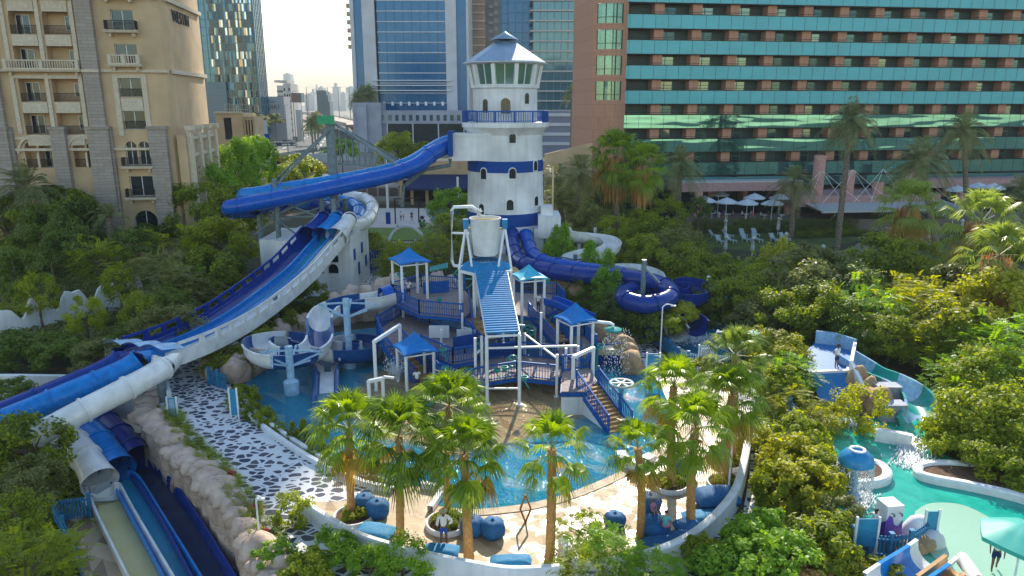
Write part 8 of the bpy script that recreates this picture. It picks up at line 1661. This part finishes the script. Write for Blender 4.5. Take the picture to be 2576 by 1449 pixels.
# street lamps and billboard
for i, (u, v, D) in enumerate(((758,300,400),(771,290,460),(776,245,500),(716,320,300),(738,285,350))):
    p = A(u, 262, D); b = MB(); h = A(u, v-55, D).z if i != 2 else 26; h = min(max(h, 9), 30); b.cyl((p.x,D,0),(p.x,D,h),.2,.12,6); b.bar((p.x,D,h),(p.x+2,D,h+.2),.12); tag(b.build('street_lamp', M['steel']), ['street lamp left of the avenue, second from the left of the row','street lamp left of the avenue, nearest the median palms','very tall lamp mast right of the billboard','street lamp by the parked cars, leftmost','street lamp beside the side road'][i], 'street lamp', 'street lamps')
p = A(749,262,420); o = thing('billboard', 'tall billboard tower beside the side road', 'billboard', (p.x,420,0)); b = MB(); b.box(p.x-1.5,420,0,p.x+1.5,422,17); b.build('tower', M['concrete'], o); b = MB(); za, zb_ = A(0,258,420).z, A(0,234,420).z; b.box(p.x-2.8,418,za,p.x+2.8,424,zb_); b.build('panel', M['steel'], o); b = MB(); b.box(p.x-2.4,417.9,za+.5,p.x+1.2,417.99,zb_-.5); b.build('poster', mat('poster_brown', (.3,.14,.1), .6), o)
# ================================================================ people
def skinmesh(joints, edges, name, m, par, sub=1):
    """joints: name -> (x, y, z, radius)"""
    ks = list(joints); me = bpy.data.meshes.new(name); me.from_pydata([joints[k][:3] for k in ks], [(ks.index(a), ks.index(b)) for a, b in edges], []); o = bpy.data.objects.new(name, me); COL.objects.link(o)
    md = o.modifiers.new('s', 'SKIN'); me.skin_vertices[0].data.foreach_set('radius', [r for k in ks for r in (joints[k][3],)*2]); me.skin_vertices[0].data[0].use_root = True; md.use_smooth_shade = True
    if sub: s = o.modifiers.new('u', 'SUBSURF'); s.levels = s.render_levels = sub
    dg = bpy.context.evaluated_depsgraph_get(); m2 = bpy.data.meshes.new_from_object(o.evaluated_get(dg)); bpy.data.objects.remove(o); m2.materials.clear(); m2.materials.append(m); m2.polygons.foreach_set('use_smooth', [True]*len(m2.polygons))
    o = bpy.data.objects.new(name, m2); COL.objects.link(o); o.parent = par; return o
def person(label, loc, rz=0, pose='stand', top='shirtw', bottom='shortb', skin='skin', hat=None, h=1.75, longs=False, group=None, hair='hair'):
    root = thing('person', label, 'person', loc, rz, group); k = h/1.75
    J = dict(pelvis=(0,0,.95,.14), waist=(0,0,1.08,.125), chest=(0,0,1.28,.15), shl=(0,0,1.42,.1), neck=(0,0,1.5,.055), head=(0,-.01,1.6,.085), crown=(0,0,1.7,.085))
    L = {}; 
    def legs(s, hip, knee, ankle, toe): J['hip'+s] = (*hip,.09); J['knee'+s] = (*knee,.062); J['ank'+s] = (*ankle,.042); J['toe'+s] = (*toe,.035)
    def arms(s, sh, el, wr): 
        J['sh'+s] = (*sh,.06); J['el'+s] = (*el,.042); J['wr'+s] = (*wr,.028); d = (Vector(wr)-Vector(el)).normalized(); q = Vector(wr)+d*.06; J['palm'+s] = (*q,.03); sx = 1 if s == 'R' else -1
        for i, (off, ln) in enumerate(((-.03,.055),(-.012,.075),(.006,.08),(.024,.068))): e = q+d*(.03+ln)+Vector((0,off,-.015)); J['f%d%s' % (i, s)] = (*e,.009)
        e = Vector(wr)+d*.05+Vector((0,-.05,0)); J['th'+s] = (*e,.011)
    if pose == 'sit':
        for s, x in (('L',-.1),('R',.1)): legs(s, (x,-.02,.9), (x*1.3,-.46,.93), (x*1.3,-.5,.48), (x*1.3,-.64,.45))
        arms('L', (-.2,0,1.4), (-.27,-.1,1.12), (-.12,-.32,1.05)); arms('R', (.2,0,1.4), (.27,-.1,1.12), (.12,-.32,1.05)); 
    elif pose == 'walk':
        legs('L', (-.09,0,.92), (-.1,-.16,.5), (-.1,-.1,.09), (-.1,-.25,.03)); legs('R', (.09,0,.92), (.1,.08,.5), (.1,.3,.12), (.1,.2,.03)); arms('L', (-.2,0,1.42), (-.26,.1,1.15), (-.24,.02,.9)); arms('R', (.2,0,1.42), (.26,-.1,1.15), (.24,-.25,.95))
    else:
        for s, x in (('L',-.09),('R',.09)): legs(s, (x,0,.92), (x*1.2,-.01,.5), (x*1.3,0,.09), (x*1.5,-.15,.035))
        if pose == 'hips': arms('L', (-.2,0,1.42), (-.4,.08,1.2), (-.2,-.02,1.05)); arms('R', (.2,0,1.42), (.27,.0,1.14), (.27,-.04,.9))
        elif pose == 'back': arms('L', (-.2,0,1.42), (-.3,.1,1.18), (-.12,.2,1.05)); arms('R', (.2,0,1.42), (.3,.1,1.18), (.12,.2,1.05))
        elif pose == 'reach': arms('L', (-.2,0,1.42), (-.3,-.16,1.3), (-.1,-.35,1.45)); arms('R', (.2,0,1.42), (.27,-.12,1.18), (.1,-.36,1.3))
        else: arms('L', (-.2,0,1.42), (-.26,.0,1.15), (-.26,-.05,.9)); arms('R', (.2,0,1.42), (.26,.0,1.15), (.26,-.05,.9))
    E = [('pelvis','waist'),('waist','chest'),('chest','shl'),('shl','neck'),('neck','head'),('head','crown')]
    for s in 'LR': E += [('pelvis','hip'+s),('hip'+s,'knee'+s),('knee'+s,'ank'+s),('ank'+s,'toe'+s),('shl','sh'+s),('sh'+s,'el'+s),('el'+s,'wr'+s),('wr'+s,'palm'+s),('palm'+s,'th'+s)]+[('palm'+s,'f%d%s' % (i, s)) for i in range(4)]
    dz = -.48 if pose == 'sit' else 0
    sc = lambda j, g=0: {a: (b[0]*k, b[1]*k, (b[2]+dz)*k, b[3]*k+g) for a, b in j.items()}
    body = skinmesh(sc(J), E, 'body', M[skin], root)
    T_ = {a: J[a] for a in ('pelvis','waist','chest','shl','shL','shR')}; te = [('pelvis','waist'),('waist','chest'),('chest','shl'),('shl','shL'),('shl','shR')]
    for s in 'LR':
        e = Vector(J['sh'+s][:3]).lerp(Vector(J['el'+s][:3]), 1.0 if longs else .6); T_['sl'+s] = (*e,.05); te.append(('sh'+s,'sl'+s))
        if longs: e = Vector(J['el'+s][:3]).lerp(Vector(J['wr'+s][:3]), .85); T_['cf'+s] = (*e,.034); te.append(('sl'+s,'cf'+s))
    skinmesh(sc(T_, .016), te, 'shirt', M[top], root)
    S_ = {'pelvis': J['pelvis'], 'waistb': (0,0,1.0,.125)}; se = [('pelvis','waistb')]
    for s in 'LR': S_['hip'+s] = J['hip'+s]; e = Vector(J['hip'+s][:3]).lerp(Vector(J['knee'+s][:3]), .8); S_['kn'+s] = (*e,.08); se += [('pelvis','hip'+s),('hip'+s,'kn'+s)]
    skinmesh(sc(S_, .02), se, 'shorts', M[bottom], root)
    b = MB(); b.blob((0,.02*k,(1.685+dz)*k), .105*k, .115*k, .1*k, 1, .03, 2, flat=-.15); b.build('hair', M[hair], root, smooth=True, local=True)
    if hat: b = MB(); b.lathe((0,0,(1.7+dz)*k), [(.21,0),(.2,.015),(.12,.03),(.11,.11),(.07,.14),(.01,.145)], 18); b.build('hat', M[hat], root, smooth=True, local=True)
    b = MB(); f = -.1*k
    for x in (-.032, .032): b.box((x-.012)*k, f-.004, (1.6+dz)*k, (x+.012)*k, f+.02, (1.612+dz)*k)
    b.box(-.025*k, f+.002, (1.535+dz)*k, .025*k, f+.02, (1.543+dz)*k); b.build('face', M['hair'], root, local=True)
    b = MB(); b.blob((0,f,(1.575+dz)*k), .012, .02, .022, 2, .02, 1); b.build('nose', M[skin], root, smooth=True, local=True)
    return root
def stand(u, v, z): return G(u, v, z)[:]
person('man in white long sleeves, blue shorts and straw hat, seen from behind beside a planter', stand(1117,1372,.045), math.pi, 'hips', 'shirtw', 'shortb', hat='hatm', longs=True, h=1.85)
person('lifeguard in a white shirt and wide dark hat on the blue platform', stand(2103,926,1.6), .5, 'back', 'shirtw', 'cloths', hat='blackc', h=1.75)
person('guard in a white shirt on the upper left deck of the play tower', stand(1028,752,3.32), .4, 'reach', 'shirtw', 'cloths')
person('guard in a white shirt by the upper right stairs of the play tower', stand(1354,786,2.72), 2.4, 'stand', 'shirtw', 'cloths')
person('guard in a white top standing in the shallow water by the lower left canopy', stand(1050,985,.06), .3, 'stand', 'shirtw', 'cloths')
person('man in white top and navy shorts under the turquoise parasol', stand(2500,1434,.08), -.5, 'walk', 'shirtw', 'cloths', h=1.8)
person('person in a white shirt crouched over the tap beside the shower column', (G(2196,1352).x, G(2196,1352).y, .0), -1.2, 'reach', 'shirtw', 'cloths', h=1.5)
q = G(1652,1352,.045); person('woman in a cyan top sitting on the blue cushion with her back to the wall', (G(1672,1362).x, G(1672,1362).y, .42), 2.7, 'sit', 'shirtc', 'pink', 'skinl', h=1.65)
person('small child in pink lying back on the large beanbag chair', (G(1640,1325).x, G(1640,1325).y, .7), .4, 'sit', 'pink', 'pink', 'skinl', h=1.0)
for u, v, z, h, p, t, b_, lb in ((1001,589,.04,1.45,'stand','blackc','red','boy in a dark top and red shorts on the bright lawn'),(1009,555,.03,1.65,'stand','shirtw','cloths','woman in white with a red ball on the playground'),(1015,554,.03,1.1,'stand','orange','orange','small child in orange beside the woman in white'),(1036,556,.03,1.7,'stand','blackc','blackc','woman in dark clothes on the playground'),(1060,579,.04,1.6,'sit','blackc','blackc','person in dark clothes sitting at the lawn edge'),(1418,608,.03,1.7,'stand','blackc','blackc','person in dark clothes behind the white flume')): person(lb, stand(u, v, z), rnd.uniform(-1,1), p, t, b_, 'skinl', h=h)
p = G(1062,558); o = thing('pushchair', 'black pushchair parked on the playground', 'pushchair', p[:]); b = MB(); b.blob((p.x,p.y,.75),.4,.3,.35,2,.1,2); b.build('seat', M['blackc'], o, smooth=True); b = MB(); b.bar((p.x+.3,p.y,.8),(p.x+.7,p.y,1.1),.05); b.build('handle', M['blackiron'], o)
for x in (-.35,.35): b = MB(); b.cyl((p.x+x,p.y-.15,.2),(p.x+x,p.y+.15,.2),.2,.2,12); b.build('wheel', M['tyre'], o)
cols = ['shirtw','shirtc','shortb','pink','shirtw','red','shirtw','blackc','shortb','shirtc']
for i, (u, v, D) in enumerate(((1783,523,120),(1800,524,120),(1822,522,119),(1845,524,119),(1868,522,119),(1893,525,118),(1915,526,118),(1935,525,118),(1958,528,118),(2100,535,117))):
    a = A(u, v, D); person('diner in %s seated under the parasols, %s from the left' % ({'shirtw':'white','shirtc':'cyan','shortb':'blue','pink':'pink','red':'red','blackc':'black'}[cols[i]], ['first','second','third','fourth','fifth','sixth','seventh','eighth','ninth','tenth'][i]), (a.x, D, 2.0), rnd.uniform(-2,2), 'sit', cols[i], 'cloths', 'skinl', h=1.7, group='diners on the terrace')
    if i % 2 == 0: a = A(u+9, v, D-1); b = MB(); b.lathe((a.x,D-1,2.0), [(.3,0),(.04,.04),(.04,.7),(.5,.72),(.5,.76),(.01,.76)], 14); tag(b.build('round_table', M['whitepaint'], auto='n'), 'round restaurant table by diner %s from the left' % ['one','','three','','five','','seven','','nine'][i], 'table', 'tables under the parasols')
# ================================================================ air
hz = MB(); hz.box(-4500, -60, -5, 3000, 9500, 290); ho = hz.build('haze', None); ho['kind'] = 'stuff'; ho['label'] = 'warm pale haze over the city'
hm = bpy.data.materials.new('haze'); hm.use_nodes = True; hn = hm.node_tree; hn.nodes.remove(hn.nodes['Principled BSDF']); pv = hn.nodes.new('ShaderNodeVolumePrincipled')
pv.inputs['Color'].default_value = (.7,.75,.79,1); pv.inputs['Density'].default_value = .0002; pv.inputs['Anisotropy'].default_value = 0; hn.links.new(pv.outputs[0], hn.nodes['Material Output'].inputs['Volume']); ho.data.materials.clear(); ho.data.materials.append(hm)
